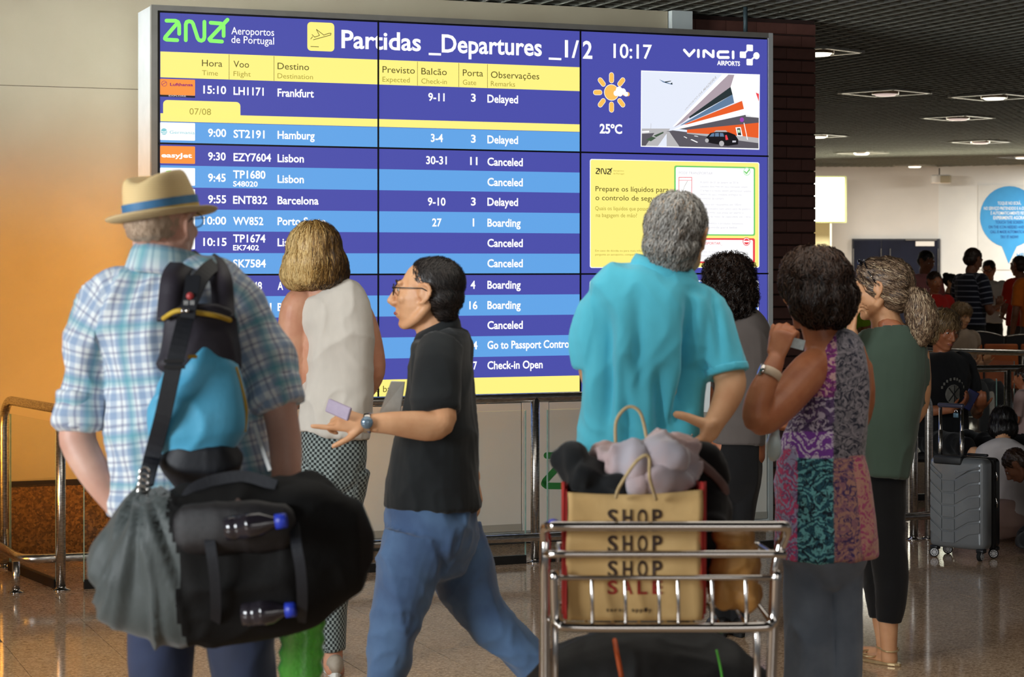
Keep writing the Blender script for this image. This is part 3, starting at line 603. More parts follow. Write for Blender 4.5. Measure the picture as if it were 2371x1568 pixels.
GEDGE = mat('green_glass_edge', C(150, 180, 168), .2, var=C(130, 164, 150), scale=30, spec=.8)
CLAMP = mat('dark_clamp', C(38, 36, 34), .4, .4, var=C(30, 28, 26), scale=14)
RR = .0235; RZ = .868
def gpt(px, py): Y = F * H / (py - HY); return Vector(((px - CX) / F * Y, Y, 0))
def zz(p, z): return Vector((p.x, p.y, z))
A_ = gpt(141, 1367); Bp = gpt(1239, 1303); R1 = Vector((2.375, 11.86, 0)); CL = Vector((-2.62, 10.74, 0))
def pane(mb, eb, cb_, a, b, z0=.035, z1=.80, th=.010):
    d = (b - a).normalized(); n = Vector((-d.y, d.x, 0)) * th / 2
    V = [zz(p, z) + s_ * n for p in (a, b) for z in (z0, z1) for s_ in (-1, 1)]
    mb.add(V, [(0, 2, 3, 1), (4, 5, 7, 6), (0, 4, 6, 2), (1, 3, 7, 5), (2, 6, 7, 3), (0, 1, 5, 4)])
    eb.ed = [MB().box(zz(p, (z0 + z1) / 2), (.004, .011, z1 - z0), Matrix.Rotation(math.atan2(d.y, d.x), 3, 'Z')) for p in (a, b)]
    c = (a + b) / 2; cb_.box(zz(c, .022), ((b - a).length, .028, .044), Matrix.Rotation(math.atan2(d.y, d.x), 3, 'Z'))
def post(t, p, top=RZ, r=RR, nm='post'):
    o = MB().tube([zz(p, 0.004), zz(p, top)], r, 16, cap='flat').build(nm, STEEL, t, True)
    MB().lathe([(0, 0), (r * 2.0, 0), (r * 2.0, .006), (r * 1.1, .012), (r * 1.02, .02)], Matrix.Translation(p)).build('base_flange', CHROME, o, True)
    return o
RB = thing('barrier_rail', 'long stainless steel barrier rail with glass panels in front of the blue departures display', 'railing', A_)
d1 = (Bp - A_).normalized(); dR = (R1 - Bp).normalized(); dC = (CL - A_).normalized()
def bend(p, din, dout, r, z, n=6): # rounded corner points in a horizontal plane
    a = p - din * r; b = p + dout * r; return [zz(a.lerp(p, t).lerp(p.lerp(b, t), t), z) for t in [k / n for k in range(n + 1)]]
top = [zz(CL, .1), zz(CL, RZ - .14)] + [zz(CL, RZ) + Vector((0, 0, -.12)) * (1 - math.sin(t)) - dC * .12 * (1 - math.cos(t)) for t in [k * PI / 12 for k in range(1, 7)]]
top += bend(A_, -dC, d1, .09, RZ) + [zz(Bp, RZ)]
Re = R1 - dR * .13
top += [zz(Re, RZ)] + [zz(Re, RZ) + dR * .13 * math.sin(t) + Vector((0, 0, -.13)) * (1 - math.cos(t)) for t in [k * PI / 12 for k in range(1, 7)]] + [zz(R1, .01)]
MB().tube(top, RR, 16, cap='round', ref=(.3, .2, 1)).build('top_rail', STEEL, RB, True)
for p in (A_, Bp, A_ + (Bp - A_) * .5 if False else Bp): pass
post(RB, A_); post(RB, Bp); post(RB, R1 - dR * .10); MB().lathe([(0, 0), (.047, 0), (.047, .006), (.026, .012)], Matrix.Translation(R1)).build('base_flange', CHROME, RB, True)
post(RB, CL, .2)
off = Vector((d1.y, -d1.x, 0)) * .12; offC = Vector((-dC.y, dC.x, 0)) * .16
lowc = gpt(50, 1369); LZ = .15
low = [zz(CL + Vector((-.10, .02, 0)), LZ)] + bend(lowc, (lowc - CL + Vector((.1, 0, 0))).normalized(), d1, .13, LZ) + [zz(Bp + off, LZ), zz(R1 - dR * .05 + Vector((dR.y, -dR.x, 0)) * .12, LZ)]
MB().tube(low, .022, 16, cap='round', ref=(.1, .1, 1)).build('bumper_rail', STEEL, RB, True)
for p, q in ((gpt(37, 1373), None),): post(RB, p, LZ, .019, 'short_post')
for t in (.5, 1.0):
    p = A_ + (Bp - A_) * t; MB().tube([zz(p, LZ), zz(p + off, LZ)], .012, 10).build('bumper_bracket', STEEL, RB, True)
gm, ge, gc = MB(), MB(), MB()
for a, b in ((A_ + d1 * .11, Bp - d1 * .055), (Bp + dR * .07, R1 - dR * .2), (A_ + dC * .06, CL - dC * .1)):
    m1, m2, m3 = MB(), MB(), MB(); pane(m1, m2, m3, a, b); g_ = m1.build('glass_panel', GLASS, RB); [q_.build('glass_edge', GEDGE, g_) for q_ in m2.ed]; m3.build('clamp_bar', CLAMP, RB)
# second and third rails in the seating area
def simple_rail(label, pts, posts, group=None, z=RZ):
    t = thing('steel_rail', label, 'railing', pts[0], 0, group)
    MB().tube([zz(p, z) for p in pts], .024, 14, cap='round', ref=(.1, .1, 1)).build('top_rail', STEEL, t, True)
    for p in posts: post(t, p, z)
    m1, m2, m3 = MB(), MB(), MB(); a, b = pts[0], pts[-1]; d = (b - a).normalized(); pane(m1, m2, m3, a + d * .1, posts[0] - d * .08)
    g_ = m1.build('glass_panel', GLASS, t); [q_.build('glass_edge', GEDGE, g_) for q_ in m2.ed]; m3.build('clamp_bar', CLAMP, t)
simple_rail('nearer of the two steel rails in front of the orange seats', [Vector((2.55, 13.75, 0)), Vector((3.72, 13.98, 0))], [Vector((3.31, 13.9, 0))])
simple_rail('farther steel rail running just below the tops of the orange seats', [Vector((3.2, 16.95, 0)), Vector((4.2, 16.2, 0))], [Vector((4.02, 16.35, 0))])
# ================================================================ figures: shared builders
YW = Vector((0, 1, 0))
class Fig:                                              # a figure standing at depth Y; limbs are given where the eye sees them
    def __init__(s, name, label, Y, px, group=None, cat='person'):
        s.Y = Y; s.t = thing(name, label, cat, (P(px, 700, Y).x, Y, 0), 0, group)
    def q(s, px, py, dz=0.): return P(px, py, s.Y + dz)
    def sp(s, pts):
        out = []
        for a in pts:
            px, py, dz, rw = a[:4]; rd = a[4] if len(a) > 4 else rw; Y = s.Y + dz; out.append((P(px, py, Y), rw / F * Y, rd / F * Y))
        return out
    def tube(s, b, pts, **k): b.tube(s.sp(pts), **k); return b
def headM(c, yaw, pitch=0., roll=0., k=1.):             # local x = right, y = where the face looks, z = up
    return Matrix.Translation(c) @ Matrix.Rotation(-math.radians(yaw), 4, 'Z') @ Matrix.Rotation(math.radians(pitch), 4, 'X') @ Matrix.Rotation(math.radians(roll), 4, 'Y') @ Matrix.Scale(k, 4)
def add_head(b, M, face=True, ears=True, nose=1.):
    R = M.to_3x3(); k = R.median_scale; Rn = R.normalized()
    def e(c, r, rot=None): b.ell(M @ Vector(c), [x * k for x in r], Rn @ rot if rot is not None else Rn)
    def t(pts): b.tube([(M @ Vector(p), r * k, r * k) for p, r in pts], 10, Rn @ Vector((1, .01, 0)), 2, chart=False)
    e((0, -.016, .028), (.074, .094, .084)); e((0, .022, -.012), (.066, .070, .094)); e((0, .038, -.048), (.050, .050, .062)); e((0, .066, -.093), (.022, .020, .018))
    for s_ in (-1, 1): t([((s_ * .060, -.012, -.035), .016), ((s_ * .050, .018, -.072), .016), ((s_ * .016, .062, -.098), .014)])
    if face:
        t([((0, .086, .026), .008), ((0, .101, .0), .009), ((0, .112 + .004 * nose, -.024), .0115 * nose)]); t([((0, .094, -.035), .010), ((0, .108, -.031), .009)])
        for s_ in (-1, 1):
            e((s_ * .013, .098, -.029), (.009, .010, .008)); e((s_ * .030, .076, .033), (.024, .012, .008)); e((s_ * .036, .062, -.014), (.024, .022, .020))
            e((s_ * .030, .073, .013), (.015, .011, .010))
        t([((-.020, .083, -.059), .005), ((-.006, .091, -.056), .0062), ((.006, .091, -.056), .0062), ((.020, .083, -.059), .005)]); t([((-.017, .083, -.067), .005), ((0, .090, -.069), .0078), ((.017, .083, -.067), .005)])
    if ears:
        for s_ in (-1, 1):
            t([((s_ * .074, .006, -.026), .006), ((s_ * .080, -.012, -.018), .0055), ((s_ * .087, -.026, .004), .0052), ((s_ * .088, -.024, .024), .0055), ((s_ * .084, -.006, .034), .0055), ((s_ * .075, .006, .024), .005), ((s_ * .073, .008, .004), .006)])
            e((s_ * .079, -.008, .006), (.006, .017, .026)); e((s_ * .075, .008, -.001), (.007, .006, .007))
def face_parts(M, t, brow=None, lips=True, eye_y=.0805, dark=None):
    R = M.to_3x3(); k = R.median_scale; Rn = R.normalized()
    for s_ in (-1, 1):
        e = MB().ell(M @ Vector((s_ * .030, eye_y - .004, .0125)), (.0115 * k, .0095 * k, .0075 * k), Rn, 12, 8).build('eye', EYEW, t, True)
        MB().ell(M @ Vector((s_ * .030, eye_y + .0045, .012)), (.005 * k, .002 * k, .0052 * k), Rn, 10, 6).build('iris', EYEI, e, True)
        if brow is not None: MB().tube([M @ Vector((s_ * x, y, z)) for x, y, z in ((.012, .092, .033), (.028, .091, .040), (.046, .074, .036))], [.0028 * k, .0036 * k, .0016 * k], 8, Rn @ Vector((0, 0, 1))).build('eyebrow', brow, t, True)
    if lips: MB().tube([M @ Vector(p) for p in ((-.021, .085, -.062), (-.008, .0955, -.061), (0, .0965, -.062), (.008, .0955, -.061), (.021, .085, -.062))], [.0025 * k, .0048 * k, .0052 * k, .0048 * k, .0025 * k], 8, Rn @ Vector((0, 0, 1))).build('lips', dark or mat('lips_%d' % len(bpy.data.materials), C(168, 92, 84), .4, var=C(156, 82, 76), scale=60), t, True)
def hairmat(name, cols, rough=.45):                     # colour runs per strand through an attribute
    m, nt, b, N, L = nodes(name); at = N('ShaderNodeAttribute'); at.attribute_name = 'tone'; r = N('ShaderNodeValToRGB'); L(at.outputs['Fac'], r.inputs[0])
    n = len(cols); r.color_ramp.elements[0].color = cols[0]; r.color_ramp.elements[1].color = cols[-1]
    for i in range(1, n - 1): r.color_ramp.elements.new(i / (n - 1)).color = cols[i]
    L(r.outputs[0], b.inputs['Base Color']); b.inputs['Roughness'].default_value = rough; b.inputs['Specular IOR Level'].default_value = .45; b.inputs['Anisotropic'].default_value = .4
    return m
def hair(parent, M, prims, m, n=1500, seg=7, length=.12, width=.0022, flow=None, curl=0., lift=.004, tone=None, voxel=.006, seed=3, name='hair', rough_=.004, rscale=(60, 60, 22), region=None, taper=.3, world=False):
    rnd = random.Random(seed); R = M.to_3x3(); k = R.median_scale; Rn = R.normalized(); b = Blob()
    for p in prims:
        if len(p) == 2: b.ell(M @ Vector(p[0]), [x * k for x in p[1]], Rn, 22, 14)
        else: b.tube([(M @ Vector(q), a * k, c * k) for q, a, c in p[0]], 16, Rn @ Vector((0, 1, 0)), 3)
    Mi = M.inverted()
    def dsp(V, N): return (folds(np.array([(Mi @ Vector(v))[:] for v in V]) , rscale, seed) - .4) * rough_
    o = b.build(name, m, parent, voxel * k, 2, disp=dsp); me = o.data
    # o has identity world placement (parent inverse), so its vertices are already world positions
    vs_ = [v.co.copy() for v in me.vertices]; fs = [tuple(p.vertices) for p in me.polygons]; bvh = BVHTree.FromPolygons(vs_, fs)
    if flow is None: flow = lambda p: Vector((p.x * 1.2, (p.y + .03) * .8, -.35 - max(0, .05 - p.z) * 6)) if p.z < .09 else Vector((p.x, p.y + .03, -.03))
    V = []; Fc = []; T = []
    base_n = len(vs_); tries = 0; made = 0
    while made < n and tries < n * 6:
        tries += 1; v = rnd.choice(vs_); pl = Mi @ v
        if region and not region(pl, rnd): continue
        made += 1; p = v.copy(); tn = tone(pl, rnd) if tone else rnd.random(); L_ = length * k * rnd.uniform(.6, 1.2); st = L_ / seg; ph = rnd.random() * 6.28; rows = []
        jit = Vector((rnd.gauss(0, .22), rnd.gauss(0, .22), rnd.gauss(0, .15)))
        for i in range(seg + 1):
            loc, nr, _, _ = bvh.find_nearest(p)
            if loc is None: break
            off = nr * (lift * k * (.35 + .65 * rnd.random() * (1 - .3 * i / seg)))
            d = Rn @ ((flow(Mi @ loc)).normalized() + jit * .6); d = (d - nr * d.dot(nr)); d = d.normalized() if d.length > 1e-6 else Vector((0, 0, -1))
            sd = d.cross(nr).normalized(); pos = loc + off
            if curl: pos += (sd * math.sin(ph + i * 1.9) + nr * (.6 + math.cos(ph + i * 1.9))) * curl * k
            wd = width * k * (1 - (1 - taper) * (i / seg) ** 2) * .5
            rows.append((pos + sd * wd, pos - sd * wd)); p = loc + d * st
        n0 = len(V)
        for a, c in rows: V += [a, c]; T += [tn, tn]
        for i in range(len(rows) - 1): Fc.append((n0 + 2 * i, n0 + 2 * i + 1, n0 + 2 * i + 3, n0 + 2 * i + 2))
    bt = (vnoise(np.array([(Mi @ x)[:] for x in vs_]) * 55, seed) * .6).tolist()
    if tone: bt = [min(1, max(0, tone(Mi @ x, rnd) * .8 - .25 * q_)) for x, q_ in zip(vs_, bt)]
    me2 = bpy.data.meshes.new(name); me2.from_pydata([v[:] for v in vs_] + [v[:] for v in V], [], fs + [tuple(i + base_n for i in f) for f in Fc]); me2.update()
    at = me2.attributes.new('tone', 'FLOAT', 'POINT'); at.data.foreach_set('value', bt + T); me2.polygons.foreach_set('use_smooth', [True] * len(me2.polygons)); me2.materials.append(m)
    o.data = me2; bpy.data.meshes.remove(me); o['kind'] = 'stuff'; return o
def hand(b, wrist, dirv, palm, k=1., curl=(.3, .35, .4, .45), thumb=.6, side=1, spread=.06, point=None, r=1.):
    """palm and five unequal jointed fingers. dirv: along the hand, palm: the way the palm faces, side: which side the thumb is on."""
    d = Vector(dirv).normalized(); n = Vector(palm); n = (n - d * n.dot(d)).normalized(); s_ = d.cross(n).normalized() * side
    w_ = Vector(wrist)
    def tb(pts, ref=None): b.tube([(p, a * k, c * k) for p, a, c in pts], 10, ref or n, 2, chart=False)
    tb([(w_ - d * .03 * k, .026, .018), (w_ + d * .015 * k, .029, .016), (w_ + d * .05 * k, .038, .0145), (w_ + d * .085 * k, .040, .0125)])
    ln = ((.043, .026, .02), (.047, .03, .022), (.044, .028, .021), (.034, .021, .018)); ends = []
    for i in range(4):
        x = (1.5 - i) * .0195 * k; a = (1.5 - i) * spread; base = w_ + d * (.082 - abs(1.2 - i) * .004) * k + s_ * x; dd = (d + s_ * a).normalized(); c = curl[i]
        pts = [(base - d * .02 * k, .0092 * r, .0092 * r), (base, .0094 * r, .0094 * r)]; p = base
        for j in range(3):
            ang = c * (1.0 if j else .8) * (1.15 if j == 1 else .9); ax = dd.cross(n); dd = (Matrix.Rotation(ang, 3, ax.normalized()) @ dd) if ax.length > 1e-4 else dd
            if j == 0: n_ = n
            p = p + dd * ln[i][j] * k; pts.append((p, (.0086, .008, .0068)[j] * r, (.0086, .008, .0066)[j] * r))
            n = (n - dd * n.dot(dd)); n = n.normalized() if n.length > 1e-4 else n_
        tb(pts, s_); ends.append(p); n = Vector(palm); n = (n - d * n.dot(d)).normalized()
    t0 = w_ + d * .018 * k + s_ * .022 * k; td = (d * (.75) + s_ * (.75 * thumb + .25) + n * .30).normalized()
    p1 = t0 + td * .042 * k; td2 = (td + d * .35).normalized(); p2 = p1 + td2 * .032 * k; p3 = p2 + (td2 + d * .2 + n * .1).normalized() * .026 * k
    tb([(t0, .0145, .013), (p1, .0112, .0108), (p2, .0098, .0095), (p3, .0078, .0072)], s_); ends.append(p3); return ends
def shoe(parent, g, yaw, m, k=1., sole=None, name='shoe', parts=True):
    M = Matrix.Translation(g) @ Matrix.Rotation(-math.radians(yaw), 4, 'Z') @ Matrix.Scale(k, 4); Rn = M.to_3x3().normalized(); b = Blob()
    for c, r_ in (((0, -.045, .048), (.036, .048, .046)), ((0, .03, .042), (.038, .07, .038)), ((0, .11, .034), (.044, .075, .030)), ((0, .01, .075), (.032, .04, .035))): b.ell(M @ Vector(c), [x * k for x in r_], Rn)
    o = b.build(name, m, parent, .006 * k, 2)
    s_ = MB(); s_.prism([(.036 * math.cos(t) * (1.15 if math.sin(t) > 0 else .95), .045 + .135 * math.sin(t)) for t in [i * PI / 10 for i in range(20)]], .022, M); s_.build('sole', sole or RUBBER, o, False, bevel=.004)
    return o
def garment_mat(name, col, col2=None, kind='plain', p=.03, rough=.85, sheen=.2):
    m, nt, b, N, L = nodes(name); b.inputs['Roughness'].default_value = rough; b.inputs['Sheen Weight'].default_value = sheen; b.inputs['Specular IOR Level'].default_value = .25
    at = N('ShaderNodeAttribute'); at.attribute_name = 'cuv'; sx = N('ShaderNodeSeparateXYZ'); L(at.outputs['Vector'], sx.inputs[0])
    def mth(op, a, c=None, d=None):
        n = N('ShaderNodeMath'); n.operation = op
        for i, v in enumerate((a, c, d)):
            if v is None: continue
            if isinstance(v, (int, float)): n.inputs[i].default_value = v
            else: L(v, n.inputs[i])
        return n.outputs[0]
    def mix(f, a, c):
        n = N('ShaderNodeMix'); n.data_type = 'RGBA'; L(f, n.inputs[0])
        for i, v in ((6, a), (7, c)):
            if isinstance(v, tuple): n.inputs[i].default_value = v
            else: L(v, n.inputs[i])
        return n.outputs[2]
    def stripe(src, per, ph, wd, soft=.08):             # 1 inside a stripe
        f = mth('FRACT', mth('MULTIPLY_ADD', src, 1 / per, ph)); d = mth('ABSOLUTE', mth('SUBTRACT', f, .5))
        n = N('ShaderNodeMapRange'); L(d, n.inputs[0]); n.inputs[1].default_value = wd / 2 + soft / 2; n.inputs[2].default_value = wd / 2 - soft / 2; return n.outputs[0]
    u, v = sx.outputs[0], sx.outputs[1]; out = col
    if kind == 'plaid':
        out = col
        for per, ph, wd, cc, a in ((.040, .1, .40, C(84, 128, 178), .45), (.040, .55, .12, C(74, 78, 132), .5), (.120, .3, .14, C(70, 166, 176), .45)):
            for src in (u, v): out = mix(mth('MULTIPLY', stripe(src, per, ph, wd), a), out, cc)
    elif kind == 'stripes': out = mix(stripe(v, p, .2, .22), col, col2)
    elif kind == 'check':
        k = N('ShaderNodeTexChecker'); k.inputs['Scale'].default_value = 1.0; cv = N('ShaderNodeCombineXYZ')
        L(mth('MULTIPLY', u, 1 / p), cv.inputs[0]); L(mth('MULTIPLY', v, 1 / p), cv.inputs[1]); L(cv.outputs[0], k.inputs[0]); k.inputs[1].default_value = col; k.inputs[2].default_value = col2; out = k.outputs[0]
    if isinstance(out, tuple): n0 = N('ShaderNodeTexNoise'); n0.inputs['Scale'].default_value = 9; out = mix(n0.outputs[0], tuple([x * 1.06 for x in out[:3]] + [1]), tuple([x * .9 for x in out[:3]] + [1]))
    L(out, b.inputs['Base Color']); nz = N('ShaderNodeTexNoise'); nz.inputs['Scale'].default_value = 700; bp = N('ShaderNodeBump'); bp.inputs['Strength'].default_value = .2; bp.inputs['Distance'].default_value = .001; L(nz.outputs[0], bp.inputs['Height']); L(bp.outputs[0], b.inputs['Normal'])
    return m
def ribbon(mb, pts, w_, nrm, th=.003):                  # flat webbing through points; nrm = face direction(s)
    n = len(pts); V = []
    for i, p in enumerate(pts):
        p = Vector(p); d = (Vector(pts[min(i + 1, n - 1)]) - Vector(pts[max(i - 1, 0)])).normalized(); nn = Vector(nrm[i] if isinstance(nrm, list) else nrm); nn = (nn - d * nn.dot(d)).normalized(); s_ = d.cross(nn); ww = (w_[i] if hasattr(w_, '__len__') else w_) / 2
        V += [p + s_ * ww + nn * th / 2, p - s_ * ww + nn * th / 2, p - s_ * ww - nn * th / 2, p + s_ * ww - nn * th / 2]
    Fc = [(3, 2, 1, 0), (4 * n - 4, 4 * n - 3, 4 * n - 2, 4 * n - 1)]
    for i in range(n - 1):
        for j in range(4): Fc.append((4 * i + j, 4 * i + (j + 1) % 4, 4 * i + 4 + (j + 1) % 4, 4 * i + 4 + j))
    mb.add(V, Fc); return mb
def spl(pts, k=6): return [Vector(q) for q in catmull([np.array(p, float) for p in pts], k)]
DEN = mat('dark_denim', C(30, 38, 62), .8, var=C(40, 52, 84), scale=7, bump=.3, bscale=400, sheen=.2)
# ================================================================ man in the straw hat
f = Fig('person', 'person seen from behind in a straw hat, blue plaid shirt and dark jeans', 4.82, 400)
PLAID = garment_mat('blue_plaid_cotton', C(232, 238, 240), kind='plaid')
b = Blob(); HM = headM(f.q(374, 527, 0), 24, 4, 0, .97); add_head(b, HM)
f.tube(b, [(378, 575, -.01, 60, 58), (384, 610, -.01, 62, 60), (390, 660, 0, 90, 66), (400, 760, 0, 150, 84), (415, 930, 0, 138, 88), (440, 1100, 0, 140, 88), (442, 1200, 0, 140, 88)])
f.tube(b, [(255, 690, 0, 45), (205, 850, 0, 42), (185, 975, .0, 41), (180, 1020, .0, 43), (215, 1090, -.02, 39), (262, 1160, -.03, 30), (300, 1205, -.04, 24)])
f.tube(b, [(560, 690, 0, 45), (625, 860, -.02, 44), (650, 960, -.04, 40), (662, 1050, -.06, 38), (660, 1150, -.08, 30), (650, 1215, -.10, 25)])
hand(b, f.q(305, 1210, -.04), (.45, -.1, -.8), (.2, .9, -.1), 1.0, (.5, .5, .55, .6), side=1); hand(b, f.q(648, 1222, -.10), (-.1, -.15, -1), (-1, 0, .1), 1.0, (1.1, 1.15, 1.2, 1.2), side=-1)
SKIN_H = mat('pink_skin', C(222, 178, 158), .5, var=C(208, 158, 138), scale=12, bump=.15, bscale=160, sss=.12)
b.build('body', SKIN_H, f.t, .0055, 2)
face_parts(HM, f.t)
hair(f.t, HM, [((0, -.019, .020), (.0725, .092, .052)), ((0, -.038, -.004), (.062, .066, .034))], hairmat('cropped_grey_hair', [C(176, 152, 130), C(204, 182, 158)]), n=1400, seg=2, length=.014, width=.0016, lift=.002, voxel=.006)
b = Blob()
f.tube(b, [(386, 606, 0, 66, 62), (390, 636, 0, 132, 82), (396, 680, 0, 178, 104), (402, 770, 0, 178, 122), (412, 880, 0, 165, 122), (424, 980, 0, 166, 118), (440, 1080, 0, 176, 120), (446, 1172, 0, 184, 124)], n=32, cap='flat', ex=2.3)
f.tube(b, [(330, 700, 0, 40, 55), (272, 694, 0, 58, 70), (226, 760, 0, 60, 70), (204, 850, .0, 54, 64), (192, 925, .0, 58, 62), (190, 980, .0, 55, 58)], n=24, cap='flat'); b.ell(f.q(290, 668, 0), (.07, .062, .05))
f.tube(b, [(480, 700, 0, 40, 55), (542, 696, 0, 58, 70), (582, 760, 0, 62, 70), (612, 840, -.02, 62, 66), (645, 925, -.04, 55, 58)], n=24, cap='flat')
b.build('shirt', PLAID, f.t, .008, 2, fold=(.034, (7, 7, 4.5), 11), charts=True)
b = Blob(); f.tube(b, [(193, 905, 0, 60, 64), (190, 985, 0, 59, 62)], n=24, cap='flat', k=1); b.build('rolled_cuff', PLAID, f.t, .007, 2, fold=(.010, (14, 14, 6), 4), charts=True)
b = Blob(); f.tube(b, [(630, 880, -.035, 63, 64), (652, 942, -.045, 60, 60)], n=24, cap='flat', k=1); b.build('rolled_cuff', PLAID, f.t, .007, 2, fold=(.010, (14, 14, 6), 5), charts=True)
col_ = MB(); cc = f.q(384, 612, 0)                      # stand collar turned down round the neck
prof = []
for j in range(33):
    a = j / 32 * 2 * PI; r = (.069, .071)
    for dr, z in ((.0, .040), (.005, .043), (.012, .030), (.028, -.016), (.020, -.024)): prof.append(Vector((cc.x + (r[0] + dr) * math.sin(a), cc.y + (r[1] + dr) * math.cos(a), cc.z + z - .010 - .012 * math.cos(a) - .010 * math.sin(a))))
col_.add(prof, [(j * 5 + i, (j + 1) * 5 + i, (j + 1) * 5 + i + 1, j * 5 + i + 1) for j in range(32) for i in range(4)])
co = col_.build('collar', PLAID, f.t, True); at = co.data.attributes.new('cuv', 'FLOAT_VECTOR', 'POINT'); at.data.foreach_set('vector', np.array([[j / 32 * .45, i * .012, 0] for j in range(33) for i in range(5)]).ravel())
co.modifiers.new('s', 'SOLIDIFY').thickness = .002
b = Blob(); f.tube(b, [(440, 1130, 0, 160, 100), (442, 1230, 0, 168, 116), (445, 1330, 0, 165, 116)], n=28)
f.tube(b, [(372, 1290, 0, 88, 92), (376, 1440, 0, 76, 80), (372, 1600, .0, 66, 70), (370, 1850, 0, 54, 58), (366, 2130, .0, 50, 56)], cap='flat')
f.tube(b, [(540, 1290, 0, 88, 92), (556, 1440, 0, 80, 82), (566, 1600, .0, 70, 72), (576, 1850, 0, 56, 58), (585, 2130, .0, 50, 56)], cap='flat')
b.build('jeans', DEN, f.t, .010, 2, fold=(.014, (7, 7, 4), 21), charts=True)
BROWNL = mat('brown_leather', C(84, 56, 38), .45, var=C(70, 46, 30), scale=14, bump=.1)
for px in (366, 585): g = f.q(px, 2178, 0); shoe(f.t, Vector((g.x, g.y - .02, 0.0)), 12, BROWNL)
gm_ = MB(); gmat = mat('dark_glasses_frame', C(40, 36, 36), .3, var=C(30, 28, 28), scale=40)
def glasses(M, parent, m, lens=None, r=.021, dy=.0, thick=.0016, label=None):
    R = M.to_3x3(); k = R.median_scale; Rn = R.normalized(); g = MB()
    for s_ in (-1, 1):
        ring = [M @ Vector((s_ * .033 + .024 * math.cos(t), .104 + dy - abs(s_ * .033 + .024 * math.cos(t)) * .18, .012 + .017 * math.sin(t))) for t in [i * PI / 8 for i in range(17)]]
        g.tube(ring, thick * k, 6, Rn @ Vector((0, 1, 0)))
        g.tube([M @ Vector(p) for p in ((s_ * .057, .095 + dy, .018), (s_ * .076, .075 + dy, .019), (s_ * .084, .0, .020), (s_ * .084, -.022, .010))], thick * k, 6, Rn @ Vector((0, 0, 1)))
    g.tube([M @ Vector(p) for p in ((-.009, .105 + dy, .016), (0, .108 + dy, .018), (.009, .105 + dy, .016))], thick * k, 6, Rn @ Vector((0, 0, 1)))
    o = g.build('glasses_frame', m, parent, True)
    if lens is not None:
        for s_ in (-1, 1):
            n_ = 16; l = MB().add([M @ Vector((s_ * .033 + .0235 * math.cos(t), .1035 + dy - abs(s_ * .033 + .0235 * math.cos(t)) * .18, .012 + .0165 * math.sin(t))) for t in [i * 2 * PI / n_ for i in range(n_)]], [tuple(range(n_))]); l.build('lens', lens, o)
    return o
LENS = GLASS
glasses(HM, f.t, gmat, LENS, dy=.002)
# straw hat
def straw(name, c1, c2):
    m, nt, b, N, L = nodes(name); tc = N('ShaderNodeTexCoord'); wv = N('ShaderNodeTexWave'); wv.bands_direction = 'Z'; wv.inputs['Scale'].default_value = 75; wv.inputs['Distortion'].default_value = .6; wv.inputs['Detail Scale'].default_value = 12; L(tc.outputs['Object'], wv.inputs['Vector'])
    n2 = N('ShaderNodeTexNoise'); n2.inputs['Scale'].default_value = 240; L(tc.outputs['Object'], n2.inputs['Vector'])
    mx = N('ShaderNodeMix'); mx.data_type = 'RGBA'; mx.inputs[6].default_value = c1; mx.inputs[7].default_value = c2; mr = N('ShaderNodeMath'); mr.operation = 'MULTIPLY'; mr.inputs[1].default_value = .9; L(wv.outputs['Fac'], mr.inputs[0]); L(mr.outputs[0], mx.inputs[0]); L(mx.outputs[2], b.inputs['Base Color'])
    ad = N('ShaderNodeMath'); ad.operation = 'MULTIPLY_ADD'; L(n2.outputs[0], ad.inputs[0]); ad.inputs[1].default_value = .5; L(wv.outputs['Fac'], ad.inputs[2]); bp = N('ShaderNodeBump'); bp.inputs['Strength'].default_value = .5; bp.inputs['Distance'].default_value = .0016; L(ad.outputs[0], bp.inputs['Height']); L(bp.outputs[0], b.inputs['Normal']); b.inputs['Roughness'].default_value = .7; return m
ST = straw('woven_straw', C(232, 196, 132), C(250, 226, 172))
hc = f.q(375, 497, -.008); HT = Matrix.Translation(hc) @ Matrix.Rotation(-math.radians(20), 4, 'Z') @ Matrix.Rotation(math.radians(5), 4, 'X') @ Matrix.Rotation(math.radians(-8), 4, 'Y')
hat = thing('straw_hat', 'woven straw trilby hat with a blue band worn by the man in plaid', 'hat', hc)
mb = MB(); n = 48; V = []; Fc = []
prof = [(0.0, 1.03), (.018, 1.0), (.04, .97), (.062, .935), (.078, .89), (.088, .82), (.093, .70), (.090, .5), (.082, .28), (.078, .06)]
for z, s_ in prof:
    for j in range(n):
        t = 2 * PI * j / n; x, y = .080 * s_ * math.cos(t), .105 * s_ * math.sin(t); zz_ = z
        if z > .06:
            fr = (1 - s_); zz_ = z + .012 * (y < 0) * 0 - .024 * math.exp(-(x / .026) ** 2) * min(1, fr * 2.2) + .010 * max(0, abs(x) / .078 - .2) * (1 if s_ > .5 else 1.5)
            pin = math.exp(-((y - .07) / .035) ** 2) * min(1, fr * 4 + .3); x *= 1 - .28 * pin
        V.append(HT @ Vector((x, y, zz_)))
for i in range(len(prof) - 1):
    for j in range(n): Fc.append((i * n + j, i * n + (j + 1) % n, (i + 1) * n + (j + 1) % n, (i + 1) * n + j))
Fc.append(tuple(range((len(prof) - 1) * n, len(prof) * n))); mb.add(V, Fc); cr = mb.build('crown', ST, hat, True)
sb_ = cr.modifiers.new('s', 'SUBSURF'); sb_.levels = 1; sb_.render_levels = 1
mb = MB(); V = []; Fc = []
rr = [(0, 0.0, -.002), (.012, 0, -.004), (.024, 0, -.005), (.036, .0, -.004), (.038, 0, -.001)]
